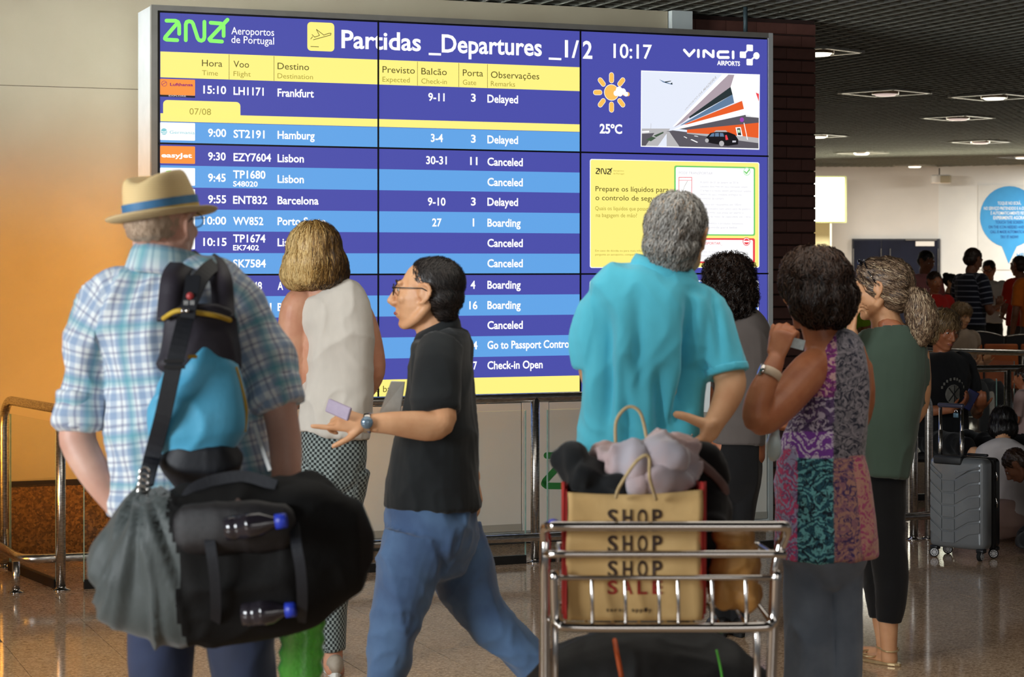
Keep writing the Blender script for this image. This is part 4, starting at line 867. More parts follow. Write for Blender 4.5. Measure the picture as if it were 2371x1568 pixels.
for i, (dr, _, z) in enumerate(rr):
    for j in range(n):
        t = 2 * PI * j / n; up = .016 * max(0, -math.sin(t)) ** 1.5 * (dr / .038) ** 1.5 + .006 * abs(math.cos(t)) ** 3 * (dr / .038) ** 2 - .010 * max(0, math.sin(t)) * (dr / .038)
        V.append(HT @ Vector(((.0815 + dr) * math.cos(t), (.107 + dr * 1.1) * math.sin(t), z + up)))
for i in range(4):
    for j in range(n): Fc.append((i * n + j, (i + 1) * n + j, (i + 1) * n + (j + 1) % n, i * n + (j + 1) % n))
mb.add(V, Fc); br = mb.build('brim', straw('woven_straw_brim', C(206, 178, 128), C(228, 206, 160)), hat, True); so_ = br.modifiers.new('s', 'SOLIDIFY'); so_.thickness = .003
for z0, z1, dr, cl, nm in ((.016, .034, .0016, C(70, 128, 176), 'blue_hatband'), (.006, .015, .0016, C(204, 176, 96), 'yellow_hatband')):
    V = [HT @ Vector(((.0815 * (1.0 - (z - .0) * .6) + dr) * math.cos(2 * PI * j / n), (.1065 * (1 - z * .6) + dr) * math.sin(2 * PI * j / n), z)) for z in (z0, z1) for j in range(n)]
    MB().add(V, [(j, (j + 1) % n, n + (j + 1) % n, n + j) for j in range(n)]).build('hatband', mat(nm, cl, .6, var=tuple(list(x * .8 for x in cl[:3]) + [1]), scale=30), hat, True)
# blue drawstring backpack on his back
bp = thing('blue_backpack', 'slim cyan and dark backpack with yellow piping on the plaid shirt back', 'backpack', f.q(460, 1100, -.2))
CY = mat('cyan_nylon', C(88, 184, 222), .5, var=C(70, 164, 204), scale=4, bump=.25, bscale=90, sheen=.3); DK = mat('dark_plum_nylon', C(46, 40, 50), .6, var=C(36, 32, 42), scale=6, bump=.25, bscale=90); NV = mat('black_nylon', C(16, 18, 24), .6, var=C(22, 24, 32), scale=6, bump=.2, bscale=90); YP = mat('yellow_piping', C(206, 170, 50), .6, var=C(190, 152, 40), scale=30)
def pack(nm, pts, m, sd, amp=.026):
    b = Blob(); f.tube(b, pts, n=32, cap='round', ex=2.6); return b.build(nm, m, bp, .007, 2, fold=(amp, (9, 9, 1.6), sd))
pack('upper_body', [(458, 735, -.165, 74, 30), (460, 800, -.175, 80, 46), (458, 850, -.18, 86, 52)], DK, 31)
pack('main_body', [(458, 848, -.18, 87, 52), (460, 900, -.185, 98, 62), (462, 960, -.19, 106, 70), (464, 1000, -.19, 104, 68)], CY, 32)
pack('base_panel', [(466, 1062, -.19, 99, 70), (467, 1090, -.18, 88, 60)], NV, 33, .006)
def onb(px, py, dz=-.24): return f.q(px, py, dz)
MB().tube(spl([onb(378, 738, -.20), onb(410, 720, -.232), onb(455, 724, -.238), onb(500, 731, -.225), onb(534, 742, -.19)]), .0055, 10).build('piping', YP, bp, True)
MB().tube(spl([onb(546, 850, -.20), onb(560, 900, -.20), onb(570, 950, -.20), onb(566, 1000, -.20)]), .004, 8).build('piping', YP, bp, True)
for pts, w0 in (([(392, 742, -.19), (396, 690, -.16), (404, 640, -.13), (430, 612, -.06), (470, 600, .02)], .055), ([(518, 742, -.19), (516, 700, -.15), (512, 650, -.12), (500, 622, -.06), (480, 606, .0)], .050)):
    r_ = MB(); ribbon(r_, spl([onb(*p) for p in pts]), w0, (0, -1, .35), .012); o = r_.build('shoulder_strap', DK, bp, True)
r_ = MB(); ribbon(r_, spl([onb(448, 640, -.21), onb(441, 690, -.24), onb(434, 738, -.255)]), [.032] * 13, (0, -1, .1), .01).build('grab_panel', NV, bp)
MB().lathe([(0, .004), (.007, .003), (.0085, 0)], Matrix.Translation(onb(440, 686, -.245)) @ Matrix.Rotation(PI / 2, 4, 'X'), 16).build('red_badge', mat('red_badge', C(180, 60, 60), .5, var=C(160, 50, 50), scale=60), bp, True)
for px in (423, 433): MB().lathe([(0, .003), (.0035, .003), (.0045, 0)], Matrix.Translation(onb(px, 720, -.262)) @ Matrix.Rotation(PI / 2, 4, 'X'), 12).build('snap_button', CHROME, bp, True)
lt = MB(); V_, F_ = glyphs('III III', 0); mx_ = max(v[0] for v in V_)
lt.add([onb(425 + 24 * x / mx_, 706 - 10 * y / CAPH, -.262) for x, y in V_], F_); lo = lt.build('white_print', WHITEP, bp); lo['kind'] = 'stuff'
MB().box(onb(446, 826, -.262), (.020, .004, .008)).build('pull_tab', YP, bp)
# black duffle bag slung low in front
D = thing('duffle_bag', 'large black duffle bag slung low on a strap from the man in the hat', 'bag', P(520, 1480, 4.42))
DUF = mat('black_ripstop', C(19, 18, 17), .75, var=C(13, 12, 12), scale=5, bump=.3, bscale=120, sheen=.0, spec=.25)
DUFG = mat('grey_packcloth', C(78, 85, 84), .6, var=C(62, 69, 68), scale=5, bump=.3, bscale=120, sheen=.2)
g2 = Fig.__new__(Fig); g2.Y = 4.42; g2.t = D
b = Blob()
g2.tube(b, [(262, 1300, 0, 90, 70), (300, 1312, 0, 150, 105), (360, 1318, 0, 172, 130), (440, 1310, 0, 182, 140), (540, 1298, 0, 186, 142), (640, 1284, 0, 178, 138), (720, 1272, 0, 168, 124), (772, 1268, 0, 140, 100)], n=40, ex=2.8)
g2.tube(b, [(330, 1150, .03, 26, 20), (325, 1230, .0, 78, 60), (300, 1340, 0, 86, 80)], n=24); g2.tube(b, [(700, 1130, .06, 60, 40), (730, 1200, .02, 85, 60), (745, 1300, 0, 90, 70)], n=24)
def dd(V, N):
    px = V[:, 0] / V[:, 1] * F + CX; py = HY - (V[:, 2] - H) / V[:, 1] * F
    ang = np.arctan2(px - 335, py - 1120); rad = np.hypot(px - 335, py - 1120); m_ = np.clip((470 - px) / 120, 0, 1)
    rays = (1 - np.abs(2 * vnoise(np.stack([ang * 8.5, rad * .003, V[:, 1] * 2], 1), 3) - 1)) ** 1.5
    return rays * .026 * m_ - .012 * m_ + (folds(V, (6, 6, 6), 8) - .4) * .016 * (1 - m_ * .6)
body = b.build('bag_body', DUF, D, .008, 2, disp=dd); body['label'] = 'black bag body with gathered grey end'
body.data.materials.append(DUFG); mi = []
for p in body.data.polygons:
    c = p.center; px = c.x / c.y * F + CX; py = HY - (c.z - H) / c.y * F; mi.append(1 if px < 405 + (py - 1280) * .09 + 10 * math.sin(py * .03) else 0)
body.data.polygons.foreach_set('material_index', mi)
def gq(px, py, dz=-.13): return P(px, py, 4.42 + dz)
r_ = MB(); ribbon(r_, spl([gq(425, 1175, -.07), gq(445, 1135, -.06), gq(500, 1112, -.05), gq(570, 1104, -.05), gq(640, 1126, -.06)]), .024, (0, -1, .2), .012).build('carry_handle', NV, D)
for x0, y0, x1, y1 in ((486, 1195, 500, 1460), (686, 1200, 700, 1440)):
    r_ = MB(); ribbon(r_, spl([gq(x0 - 6, y0, -.10), gq(x0, y0 + 60, -.155), gq((x0 + x1) / 2 + 3, (y0 + y1) / 2, -.162), gq(x1, y1 - 50, -.14), gq(x1 - 4, y1, -.09)]), .022, (0, -1, 0), .004).build('webbing', NV, D)
r_ = MB(); ribbon(r_, spl([gq(480, 1216, -.137), gq(520, 1196, -.135), gq(556, 1158, -.11)]), .014, (0, -1, .3), .003).build('reflective_tab', mat('grey_reflective', C(120, 100, 92), .5, .3, var=C(104, 88, 80), scale=30), D)
mesh_p = MB(); 
b = Blob(); g2.tube(b, [(430, 1230, -.115, 56, 30), (540, 1222, -.125, 60, 34), (660, 1222, -.115, 54, 30)], n=20); b.build('mesh_pocket', mat('dark_mesh_net', C(34, 30, 32), .5, var=C(24, 22, 24), scale=120, bump=.6, bscale=500), D, .007, 1, fold=(.01, (9, 9, 9), 5))
for (x0, y0, x1, y1), lb_ in (((520, 1226, 657, 1206), 'small clear water bottle with blue cap in the upper pocket of the duffle bag'), ((560, 1424, 678, 1412), 'small clear water bottle with blue cap low on the duffle bag')):
    a, c = gq(x0, y0, -.185 if y0 < 1300 else -.12), gq(x1, y1, -.185 if y0 < 1300 else -.125); d = (c - a); M = Matrix.Translation(a) @ d.to_track_quat('Z', 'Y').to_matrix().to_4x4(); L0 = d.length
    t_ = thing('water_bottle', lb_, 'bottle', a, 0, 'water bottles on the duffle bag')
    MB().lathe([(0, -.0), (.024, .002), (.026, .02), (.024, .04), (.026, L0 * .3), (.026, L0 * .45), (.024, L0 * .62), (.012, L0 * .82), (.012, L0 * .9)], M, 20).build('bottle_body', mat('dim_clear_plastic', C(44, 40, 46), .14, var=C(32, 28, 34), scale=20, spec=.8), t_, True)
    MB().lathe([(.0, L0 * .86), (.0155, L0 * .86), (.0155, L0 + .004), (.013, L0 + .007), (0, L0 + .007)], M, 20).build('cap', mat('royal_blue_plastic', C(40, 64, 190), .4, var=C(34, 54, 170), scale=40), t_, True)
# long bag strap running up over the shoulder
r_ = MB(); ribbon(r_, spl([gq(336, 1128, .02), f.q(352, 1060, -.24), f.q(378, 960, -.28), f.q(402, 850, -.29), f.q(424, 760, -.26), f.q(440, 700, -.20), f.q(468, 640, -.135), f.q(500, 612, -.05), f.q(520, 616, .05)]), .036, (0, -1, .1), .006).build('shoulder_strap', NV, D)
for py in (836, 850): MB().box(f.q(404, py, -.298), (.046, .006, .008)).build('strap_buckle', BLACKP, D)
for k in range(4):
    c = gq(335 - k * 1.5, 1096 + k * 15, -.0); pts = [c + Vector((.011 * math.cos(t), 0, .013 * math.sin(t))) for t in [i * PI / 6 for i in range(13)]]; MB().tube(pts, .0022, 6).build('strap_clip', CHROME, D, True)
r_ = MB(); ribbon(r_, spl([f.q(588, 980, -.14), f.q(604, 1030, -.16), f.q(625, 1090, -.2)]), .008, (0, -1, 0), .003).build('side_cord', WHITEP, D)
# big green bottle hanging below the duffle
gb = thing('green_bottle', 'large translucent green plastic bottle hanging under the duffle bag', 'bottle', P(692, 1640, 4.62))
GP, nt, b_, N_, L_ = nodes('green_pet'); b_.inputs['Base Color'].default_value = C(110, 226, 80); b_.inputs['Roughness'].default_value = .12; b_.inputs['Transmission Weight'].default_value = .6; b_.inputs['Coat Weight'].default_value = 1; b_.inputs['Coat Roughness'].default_value = .03; b_.inputs['IOR'].default_value = 1.3
nz = N_('ShaderNodeTexNoise'); nz.inputs['Scale'].default_value = 30; bpn = N_('ShaderNodeBump'); bpn.inputs['Strength'].default_value = 1.0; bpn.inputs['Distance'].default_value = .01; L_(nz.outputs[0], bpn.inputs['Height']); L_(bpn.outputs[0], b_.inputs['Normal'])
M = Matrix.Translation(P(692, 1640, 4.62)) @ Matrix.Rotation(.05, 4, 'Y'); bl = MB(); pr = [(r__ * 1.1, z__) for r__, z__ in [(0, 0), (.034, 0), (.046, .008)] + [(.047 - .0055 * (i % 2), .02 + i * .017) for i in range(11)] + [(.044, .22), (.03, .25), (.014, .275), (.013, .30)]]
bl.lathe(pr, M, 28); o = bl.build('bottle_body', GP, gb, True); MB().lathe([(0, .295), (.016, .295), (.016, .315), (0, .317)], M, 18).build('cap', mat('green_cap', C(40, 120, 40), .4, var=C(34, 104, 34), scale=30), gb, True)
r_ = MB(); ribbon(r_, [P(692, 1345, 4.62), P(690, 1330, 4.56), P(688, 1310, 4.50)], .01, (0, -1, 0), .003).build('hanging_loop', NV, gb, True)
# ================================================================ woman in the white sleeveless top
f = Fig('person', 'person seen from behind with a blonde bob, cream sleeveless top and checked trousers', 7.93, 760)
b = Blob(); WM = headM(f.q(724, 592, 0), -18, -2, 0, 1.0); add_head(b, WM)
f.tube(b, [(728, 630, 0, 34, 34), (738, 662, 0, 36, 36), (752, 690, 0, 62, 42), (760, 760, 0, 74, 44), (770, 880, 0, 66, 44), (772, 1000, 0, 58, 44), (770, 1080, 0, 56, 44)])
f.tube(b, [(706, 690, -.0, 32, 34), (686, 712, -.01, 36, 38), (680, 780, -.0, 38, 38), (682, 850, .02, 34, 34), (680, 900, .05, 29, 29), (662, 950, .14, 24, 24), (650, 985, .22, 19, 19)])
f.tube(b, [(826, 700, .01, 24, 30), (848, 750, .04, 26, 31), (864, 810, .06, 25, 29), (870, 862, .07, 22, 24), (846, 905, .14, 22, 22), (816, 940, .24, 17, 17)])
hand(b, f.q(648, 988, .23), (-.1, .8, -.3), (1, 0, 0), .92, side=1); hand(b, f.q(812, 944, .25), (-.5, .8, -.1), (-1, 0, 0), .92, side=-1)
f.tube(b, [(735, 1080, 0, 38), (722, 1250, 0, 32), (722, 1400, 0, 24), (765, 1500, 0, 22), (768, 1545, 0, 20)]); f.tube(b, [(800, 1080, .03, 38), (784, 1250, .03, 32), (770, 1400, 0.02, 25), (772, 1480, 0, 22), (774, 1548, 0, 20)])
f.tube(b, [(774, 1545, -.03, 21), (776, 1552, .03, 22), (776, 1556, .12, 20, 14)])
b.build('body', SKIN, f.t, .006, 2); face_parts(WM, f.t)
BL = hairmat('blonde_hair', [C(60, 42, 24), C(120, 88, 46), C(184, 144, 80), C(230, 200, 138)])
def tone_b(p, r): return min(1, max(0, .46 + (-p.x) * 6.5 + r.gauss(0, .28)))  # left-lit gold and shaded right side painted into the hair tone
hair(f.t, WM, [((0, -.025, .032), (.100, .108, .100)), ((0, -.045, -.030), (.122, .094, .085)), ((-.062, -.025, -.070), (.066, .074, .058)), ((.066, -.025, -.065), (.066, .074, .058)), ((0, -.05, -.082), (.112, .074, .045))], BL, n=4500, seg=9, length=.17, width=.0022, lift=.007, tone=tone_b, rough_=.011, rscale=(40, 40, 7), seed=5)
CREAM = garment_mat('cream_jersey', C(214, 208, 198), kind='plain')
b = Blob()
f.tube(b, [(744, 672, 0, 44, 42), (756, 692, 0, 76, 50), (774, 724, 0, 84, 58), (786, 790, 0, 78, 60), (788, 860, 0, 75, 60), (780, 940, 0, 81, 66), (771, 1006, 0, 84, 70)], n=32, cap='flat', ex=2.3)
b.build('top', CREAM, f.t, .007, 3, fold=(.020, (8, 8, 3.5), 17), charts=True)
HT_ = garment_mat('houndstooth_cotton', C(46, 52, 52), C(146, 158, 156), kind='check', p=.0105)
b = Blob()
f.tube(b, [(772, 985, 0, 72, 56), (770, 1060, 0, 76, 66), (766, 1110, 0, 72, 64)], n=30)
f.tube(b, [(736, 1085, 0, 52, 58), (722, 1250, 0, 44, 48), (722, 1380, 0, 36, 40), (750, 1498, 0, 30, 32)], n=22, cap='flat'); f.tube(b, [(806, 1085, .02, 50, 58), (788, 1200, .03, 46, 50), (776, 1320, .02, 42, 44), (766, 1420, 0, 36, 38), (768, 1504, 0, 30, 32)], n=22, cap='flat')
b.build('trousers', HT_, f.t, .007, 2, fold=(.012, (10, 10, 6), 3), charts=True)
SN = mat('beige_sneaker', C(196, 184, 168), .6, var=C(150, 138, 122), scale=10); SOLE = mat('white_sole', C(230, 230, 224), .5, var=C(216, 216, 210), scale=30)
for px, dz in ((773, 0), (722, .12)):
    g = f.q(px, 1565, dz); shoe(f.t, Vector((g.x, g.y + .02, 0)), -8, SN, .95, SOLE)
# ================================================================ walking man in black
f = Fig('person', 'person walking left in a black polo shirt, blue jeans and glasses', 6.6, 1000)
b = Blob(); MM = headM(f.q(988, 682, 0), -82, 2, 0, 1.03); add_head(b, MM, nose=.88)
f.tube(b, [(1005, 735, .02, 50, 44), (1015, 775, .02, 50, 46), (1020, 810, .02, 60, 60), (1020, 880, 0, 66, 110), (1010, 1000, 0, 78, 110), (1000, 1120, 0, 84, 110), (1000, 1210, 0, 84, 106)])
f.tube(b, [(1010, 830, -.16, 36), (1012, 900, -.19, 36), (1022, 968, -.22, 36), (1000, 986, -.24, 36, 34), (955, 984, -.27, 33, 31), (905, 980, -.30, 27, 25), (856, 980, -.32, 21, 19)])
f.tube(b, [(1032, 830, .16, 32), (1050, 940, .21, 31), (1062, 1020, .23, 30), (1080, 1075, .22, 24), (1096, 1105, .20, 18)])
hand(b, f.q(850, 980, -.32), (-1, 0, .12), (.1, .75, -.5), .98, (.0, .95, 1.1, 1.2), .7, side=1, spread=.03, r=1.05); hand(b, f.q(1096, 1104, .2), (.25, -.1, -.95), (-1, .0, 0), .95, (.5, .55, .6, .6), side=-1)
b.build('body', SKIN_A, f.t, .005, 2); BROW = mat('dark_brow', C(46, 34, 26), .7, var=C(36, 26, 20), scale=200)
face_parts(MM, f.t, BROW)
BK = hairmat('short_black_hair', [C(18, 15, 14), C(34, 28, 26), C(56, 48, 44)])
def reg_s(p, r): return p.z > .045 - .55 * max(0, p.y + .0) * 0 or p.y < -.0 or (p.z > .02 and p.y < .01)
hair(f.t, MM, [((0, -.030, .040), (.077, .090, .079)), ((0, -.050, -.005), (.072, .066, .062)), ((0, -.010, .084), (.052, .056, .030)), ((0, -.060, -.045), (.054, .042, .045))], BK, n=2600, seg=3, length=.028, width=.0020, lift=.004, rough_=.004, rscale=(70, 70, 50), seed=8,
     flow=lambda p: Vector((p.x * 2, (p.y - .0) * 1.0 + (.06 if p.z > .08 else -.02), -.06 if p.z < .08 else .02)))
glasses(MM, f.t, mat('grey_metal_frame', C(70, 66, 64), .25, .8, var=C(60, 56, 54), scale=40), LENS, thick=.0022)
BP_ = fabric('black_pique', C(30, 34, 36), C(24, 27, 29)); b = Blob()
f.tube(b, [(1018, 768, .02, 46, 54), (1024, 800, .02, 66, 110), (1020, 850, .01, 68, 130), (1018, 930, 0, 78, 132), (1012, 1010, 0, 94, 126), (1004, 1090, 0, 106, 124), (1002, 1172, 0, 110, 124)], n=32, cap='flat', ex=2.3)
f.tube(b, [(1022, 810, -.10, 48, 50), (1012, 850, -.155, 52, 52), (1008, 910, -.18, 54, 52), (1012, 955, -.20, 52, 50)], n=22, cap='flat'); f.tube(b, [(1034, 820, .12, 44, 48), (1044, 900, .19, 44, 50), (1052, 965, .22, 44, 48)], n=22, cap='flat')
b.build('polo_shirt', BP_, f.t, .007, 2, fold=(.020, (7, 7, 4.5), 29))
cm = MB(); cc = f.q(1012, 772, .02); prof = []
for j in range(25):
    a = j / 24 * 2 * PI; sx_, sy_ = math.sin(a), math.cos(a)
    for dr, z in ((.0, .030), (.006, .032), (.016, .010), (.020, -.012)): prof.append(Vector((cc.x + (.058 + dr) * sx_, cc.y + (.060 + dr) * sy_, cc.z + z + .030 * sx_)))
cm.add(prof, [(j * 4 + i, (j + 1) * 4 + i, (j + 1) * 4 + i + 1, j * 4 + i + 1) for j in range(24) for i in range(3)]); co = cm.build('collar', BP_, f.t, True); co.modifiers.new('s', 'SOLIDIFY').thickness = .003
JN = mat('blue_jeans', C(84, 116, 154), .8, var=C(58, 84, 122), scale=5, bump=.3, bscale=500, sheen=.25)
b = Blob(); f.tube(b, [(1000, 1150, 0, 104, 112), (1002, 1210, 0, 104, 116), (1002, 1260, 0, 98, 110)], n=28)
f.tube(b, [(965, 1240, -.08, 82, 74), (935, 1360, -.10, 66, 64), (912, 1460, -.11, 52, 54), (892, 1580, -.10, 45, 46), (872, 1700, -.10, 38, 38)], n=22, cap='flat')
f.tube(b, [(1035, 1240, .08, 82, 74), (1072, 1330, .09, 72, 66), (1112, 1410, .10, 56, 56), (1180, 1480, .10, 50, 48), (1262, 1570, .10, 40, 40), (1310, 1625, .10, 34, 34)], n=22, cap='flat')
b.build('jeans', JN, f.t, .008, 2, fold=(.020, (9, 9, 7), 37))
BLS = mat('black_shoe_leather', C(24, 22, 22), .4, var=C(18, 16, 16), scale=14)
g = f.q(862, 1750, -.10); shoe(f.t, Vector((g.x, g.y, 0)), -90, BLS); g = f.q(1305, 1650, .10); shoe(f.t, Vector((g.x + .02, g.y, .075)), -90, BLS)
wt = MB(); wc = f.q(851, 980, -.32); Mw = Matrix.Translation(wc) @ Matrix.Rotation(PI / 2, 4, 'Y') @ Matrix.Rotation(.05, 4, 'X'); wt.lathe([(.0285, -.011), (.031, -.009), (.031, .009), (.0285, .011)], Mw, 28); wo = wt.build('wrist_watch', CHROME, f.t, True)
MB().lathe([(0, .006), (.017, .006), (.019, 0), (.019, -.003)], Matrix.Translation(wc + Vector((0, -.031, .004))) @ Matrix.Rotation(PI / 2, 4, 'X'), 24).build('watch_face', mat('watch_dial', C(120, 140, 156), .15, .3, var=C(104, 124, 140), scale=60), wo, True)
MB().box(f.q(784, 949, -.34), (.085, .012, .042), Matrix.Rotation(-.5, 3, 'Z') @ Matrix.Rotation(.32, 3, 'Y')).build('phone_case', mat('lilac_plastic', C(178, 164, 186), .35, var=C(166, 152, 176), scale=30), None, bevel=.004)
ph = bpy.data.objects['phone_case']; ph.name = 'phone'; tag(ph, 'pale lilac phone held out by the walking man in black', 'phone')
pp = MB(); a = f.q(936, 884, -.20); pp.add([f.q(936, 884, -.20), f.q(905, 884, -.235), f.q(878, 958, -.245), f.q(925, 962, -.20), f.q(938, 884, -.19), f.q(907, 882, -.22), f.q(880, 958, -.235), f.q(927, 962, -.19)], [(0, 1, 2, 3), (7, 6, 5, 4), (0, 4, 5, 1), (1, 5, 6, 2), (2, 6, 7, 3), (3, 7, 4, 0)])
po = pp.build('envelope', mat('white_paper', C(232, 234, 230), .7, var=C(196, 198, 194), scale=12), None); tag(po, 'white folded paper tucked under the arm of the walking man', 'paper')
# ================================================================ man in turquoise
f = Fig('person', 'person seen from behind with grey hair and a turquoise polo shirt, hand on hip', 5.9, 1500)
b = Blob(); TM = headM(f.q(1568, 548, 0), 22, 4, 6, 1.03); add_head(b, TM)
f.tube(b, [(1548, 606, .0, 56, 52), (1536, 634, 0, 48, 46), (1522, 672, 0, 74, 46), (1500, 780, 0, 104, 58), (1490, 920, 0, 96, 60), (1485, 1040, 0, 96, 64), (1485, 1140, 0, 96, 66)])
f.tube(b, [(1410, 720, 0, 28), (1372, 780, .02, 34), (1372, 862, .05, 32), (1400, 930, .16, 26), (1440, 960, .26, 21)])
f.tube(b, [(1618, 730, 0, 32), (1658, 800, -.02, 38), (1688, 870, -.05, 38), (1690, 900, -.07, 36, 36), (1676, 938, -.10, 31), (1656, 975, -.13, 25), (1640, 1005, -.14, 23, 20)])
hand(b, f.q(1641, 1002, -.14), (-.35, .35, -.8), (-.7, .55, .4), 1.0, (.35, .4, .45, .5), .9, side=-1, spread=.05)
f.tube(b, [(1648, 985, -.145, 16), (1620, 978, -.15, 13), (1590, 966, -.15, 11), (1566, 960, -.14, 9.5)], chart=False)
hand(b, f.q(1442, 962, .26), (.8, .3, .1), (-.3, -1, 0), 1.0, side=1)
b.build('body', SKIN_A, f.t, .0055, 2); face_parts(TM, f.t)
GR = hairmat('wavy_grey_hair', [C(84, 78, 72), C(138, 134, 128), C(176, 176, 172), C(208, 206, 200), C(190, 160, 128)])
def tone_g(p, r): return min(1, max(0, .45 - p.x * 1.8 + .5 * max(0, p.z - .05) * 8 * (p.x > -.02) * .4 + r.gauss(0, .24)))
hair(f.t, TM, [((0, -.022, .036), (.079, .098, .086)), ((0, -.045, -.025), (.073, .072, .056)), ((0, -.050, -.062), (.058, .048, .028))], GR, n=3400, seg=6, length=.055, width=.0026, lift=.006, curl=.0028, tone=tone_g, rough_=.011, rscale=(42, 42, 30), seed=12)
TQ = garment_mat('turquoise_pique', C(92, 206, 232), kind='plain', sheen=.25); b = Blob()
f.tube(b, [(1532, 620, 0, 60, 54), (1528, 640, 0, 104, 70), (1520, 666, 0, 142, 90), (1512, 720, 0, 152, 104), (1500, 800, 0, 148, 110), (1490, 900, 0, 138, 108), (1486, 980, 0, 138, 110), (1482, 1042, 0, 140, 112)], n=34, cap='flat', ex=2.3)
f.tube(b, [(1440, 690, 0, 40, 52), (1396, 712, 0, 48, 62), (1368, 790, .01, 44, 60), (1370, 842, .02, 40, 56)], n=24, cap='flat')
f.tube(b, [(1590, 690, 0, 44, 56), (1628, 722, 0, 60, 68), (1660, 800, -.02, 56, 64), (1682, 864, -.04, 52, 60)], n=24, cap='flat')
def d_t(V, N):                                          # long drape creases falling from the shoulder blades
    x, z = V[:, 0] / 5.9 * F + CX, HY - (V[:, 2] - H) / V[:, 1] * F
    c = np.zeros(len(V))
    for x0, y0, x1, y1, a, w_ in ((1400, 760, 1398, 1000, .022, 20), (1470, 720, 1478, 960, .012, 18), (1600, 860, 1560, 985, .024, 20), (1590, 720, 1594, 900, .026, 16), (1440, 880, 1450, 1040, .018, 20), (1520, 900, 1530, 1040, .022, 18), (1650, 700, 1660, 800, .008, 12)):
        t = np.clip((z - y0) / (y1 - y0), 0, 1); xc = x0 + (x1 - x0) * t; m_ = np.sin(np.clip((z - y0 + 60) / (y1 - y0 + 120), 0, 1) * PI); c -= a * np.exp(-((x - xc) / w_) ** 2) * m_
    return 2.2 * c * np.clip(-N[:, 1] * 2, 0, 1) + (folds(V, (7, 7, 3), 41) - .4) * .026
b.build('polo_shirt', TQ, f.t, .007, 2, disp=d_t, charts=True)
b = Blob(); f.tube(b, [(1679, 848, -.038, 54, 61), (1683, 866, -.042, 54, 61)], n=24, cap='flat', k=1); b.build('sleeve_cuff', TQ, f.t, .006, 1, charts=True)
cm = MB(); cc = f.q(1538, 626, 0); prof = []
for j in range(29):
    a = j / 28 * 2 * PI; sx_, sy_ = math.sin(a), math.cos(a)
    for dr, z in ((.0, .022), (.006, .026), (.018, .008), (.026, -.018), (.018, -.024)): prof.append(Vector((cc.x + (.075 + dr) * sx_, cc.y + (.070 + dr) * sy_, cc.z + z - .022 * sx_ + .004 * sy_)))
cm.add(prof, [(j * 5 + i, (j + 1) * 5 + i, (j + 1) * 5 + i + 1, j * 5 + i + 1) for j in range(28) for i in range(4)]); co = cm.build('collar', TQ, f.t, True); co.modifiers.new('s', 'SOLIDIFY').thickness = .003
TRB = fabric('black_trouser_cloth', C(22, 22, 24), C(16, 16, 18)); b = Blob(); f.tube(b, [(1485, 1045, 0, 96, 72), (1486, 1110, 0, 116, 96), (1486, 1180, 0, 118, 100)], n=28)
f.tube(b, [(1430, 1170, 0, 62, 76), (1425, 1400, 0, 52, 60), (1420, 1640, 0, 44, 50), (1418, 1850, 0, 42, 46)], n=20, cap='flat'); f.tube(b, [(1545, 1170, 0, 62, 76), (1552, 1400, 0, 52, 60), (1558, 1640, 0, 44, 50), (1562, 1850, 0, 42, 46)], n=20, cap='flat')
b.build('trousers', TRB, f.t, .010, 2, fold=(.014, (8, 8, 5), 44))
for px in (1416, 1564): g = f.q(px, 1890, 0); shoe(f.t, Vector((g.x, g.y, 0)), 5, BLS)
for px, py in ((1602, 1007), (1609, 1027)): MB().ell(f.q(px, py, -.118), (.0035, .0035, .0035), None, 8, 6).build('belt_stud', CHROME, f.t, True)
kc = MB()
for k in range(7): c = f.q(1640 + (k % 2) * 3, 1038 + k * 5, -.12); kc.tube([c + Vector((.004 * math.cos(t), 0, .005 * math.sin(t))) for t in [i * PI / 4 for i in range(9)]], .0012, 5)
ko = kc.build('key_chain', CHROME, f.t, True); ko['kind'] = 'stuff'
# ================================================================ woman in grey with dark curls
f = Fig('person', 'person with dark curly hair in a grey top standing closest to the blue display', 8.8, 1700)
b = Blob(); KM = headM(f.q(1686, 662, 0), -6, 0, 0, .98); add_head(b, KM)
f.tube(b, [(1690, 700, 0, 30), (1696, 730, 0, 34), (1706, 760, 0, 72, 46), (1708, 860, 0, 76, 52), (1706, 980, 0, 68, 54), (1704, 1060, 0, 68, 54)])
f.tube(b, [(1765, 790, 0, 26), (1770, 850, .0, 28), (1764, 920, .05, 24), (1740, 950, .18, 19)]); f.tube(b, [(1650, 790, 0, 26), (1642, 870, 0, 28), (1640, 930, -.04, 24), (1634, 905, -.16, 18)])
hand(b, f.q(1738, 952, .19), (-.8, .5, 0), (0, 0, 1), .9, side=1); hand(b, f.q(1634, 906, -.16), (.0, -.3, .95), (.3, .2, 0), .9, (.8, .9, .9, .9), side=1)
b.build('body', SKIN_T, f.t, .008, 2); face_parts(KM, f.t)
CU = hairmat('dark_curly_hair', [C(22, 15, 12), C(40, 28, 22), C(70, 50, 38), C(96, 74, 56)])
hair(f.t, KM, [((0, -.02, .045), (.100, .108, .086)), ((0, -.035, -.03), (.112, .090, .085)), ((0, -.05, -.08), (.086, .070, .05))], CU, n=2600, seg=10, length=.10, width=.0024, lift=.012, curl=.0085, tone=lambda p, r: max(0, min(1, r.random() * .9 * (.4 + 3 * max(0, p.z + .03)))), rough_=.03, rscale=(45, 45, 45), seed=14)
GT = garment_mat('grey_jersey', C(98, 91, 88), kind='plain'); b = Blob()
f.tube(b, [(1700, 728, 0, 42, 40), (1706, 746, 0, 64, 52), (1710, 780, 0, 78, 62), (1710, 860, 0, 78, 64), (1708, 950, 0, 66, 62), (1706, 1026, 0, 64, 64)], n=30, cap='flat', ex=2.3)
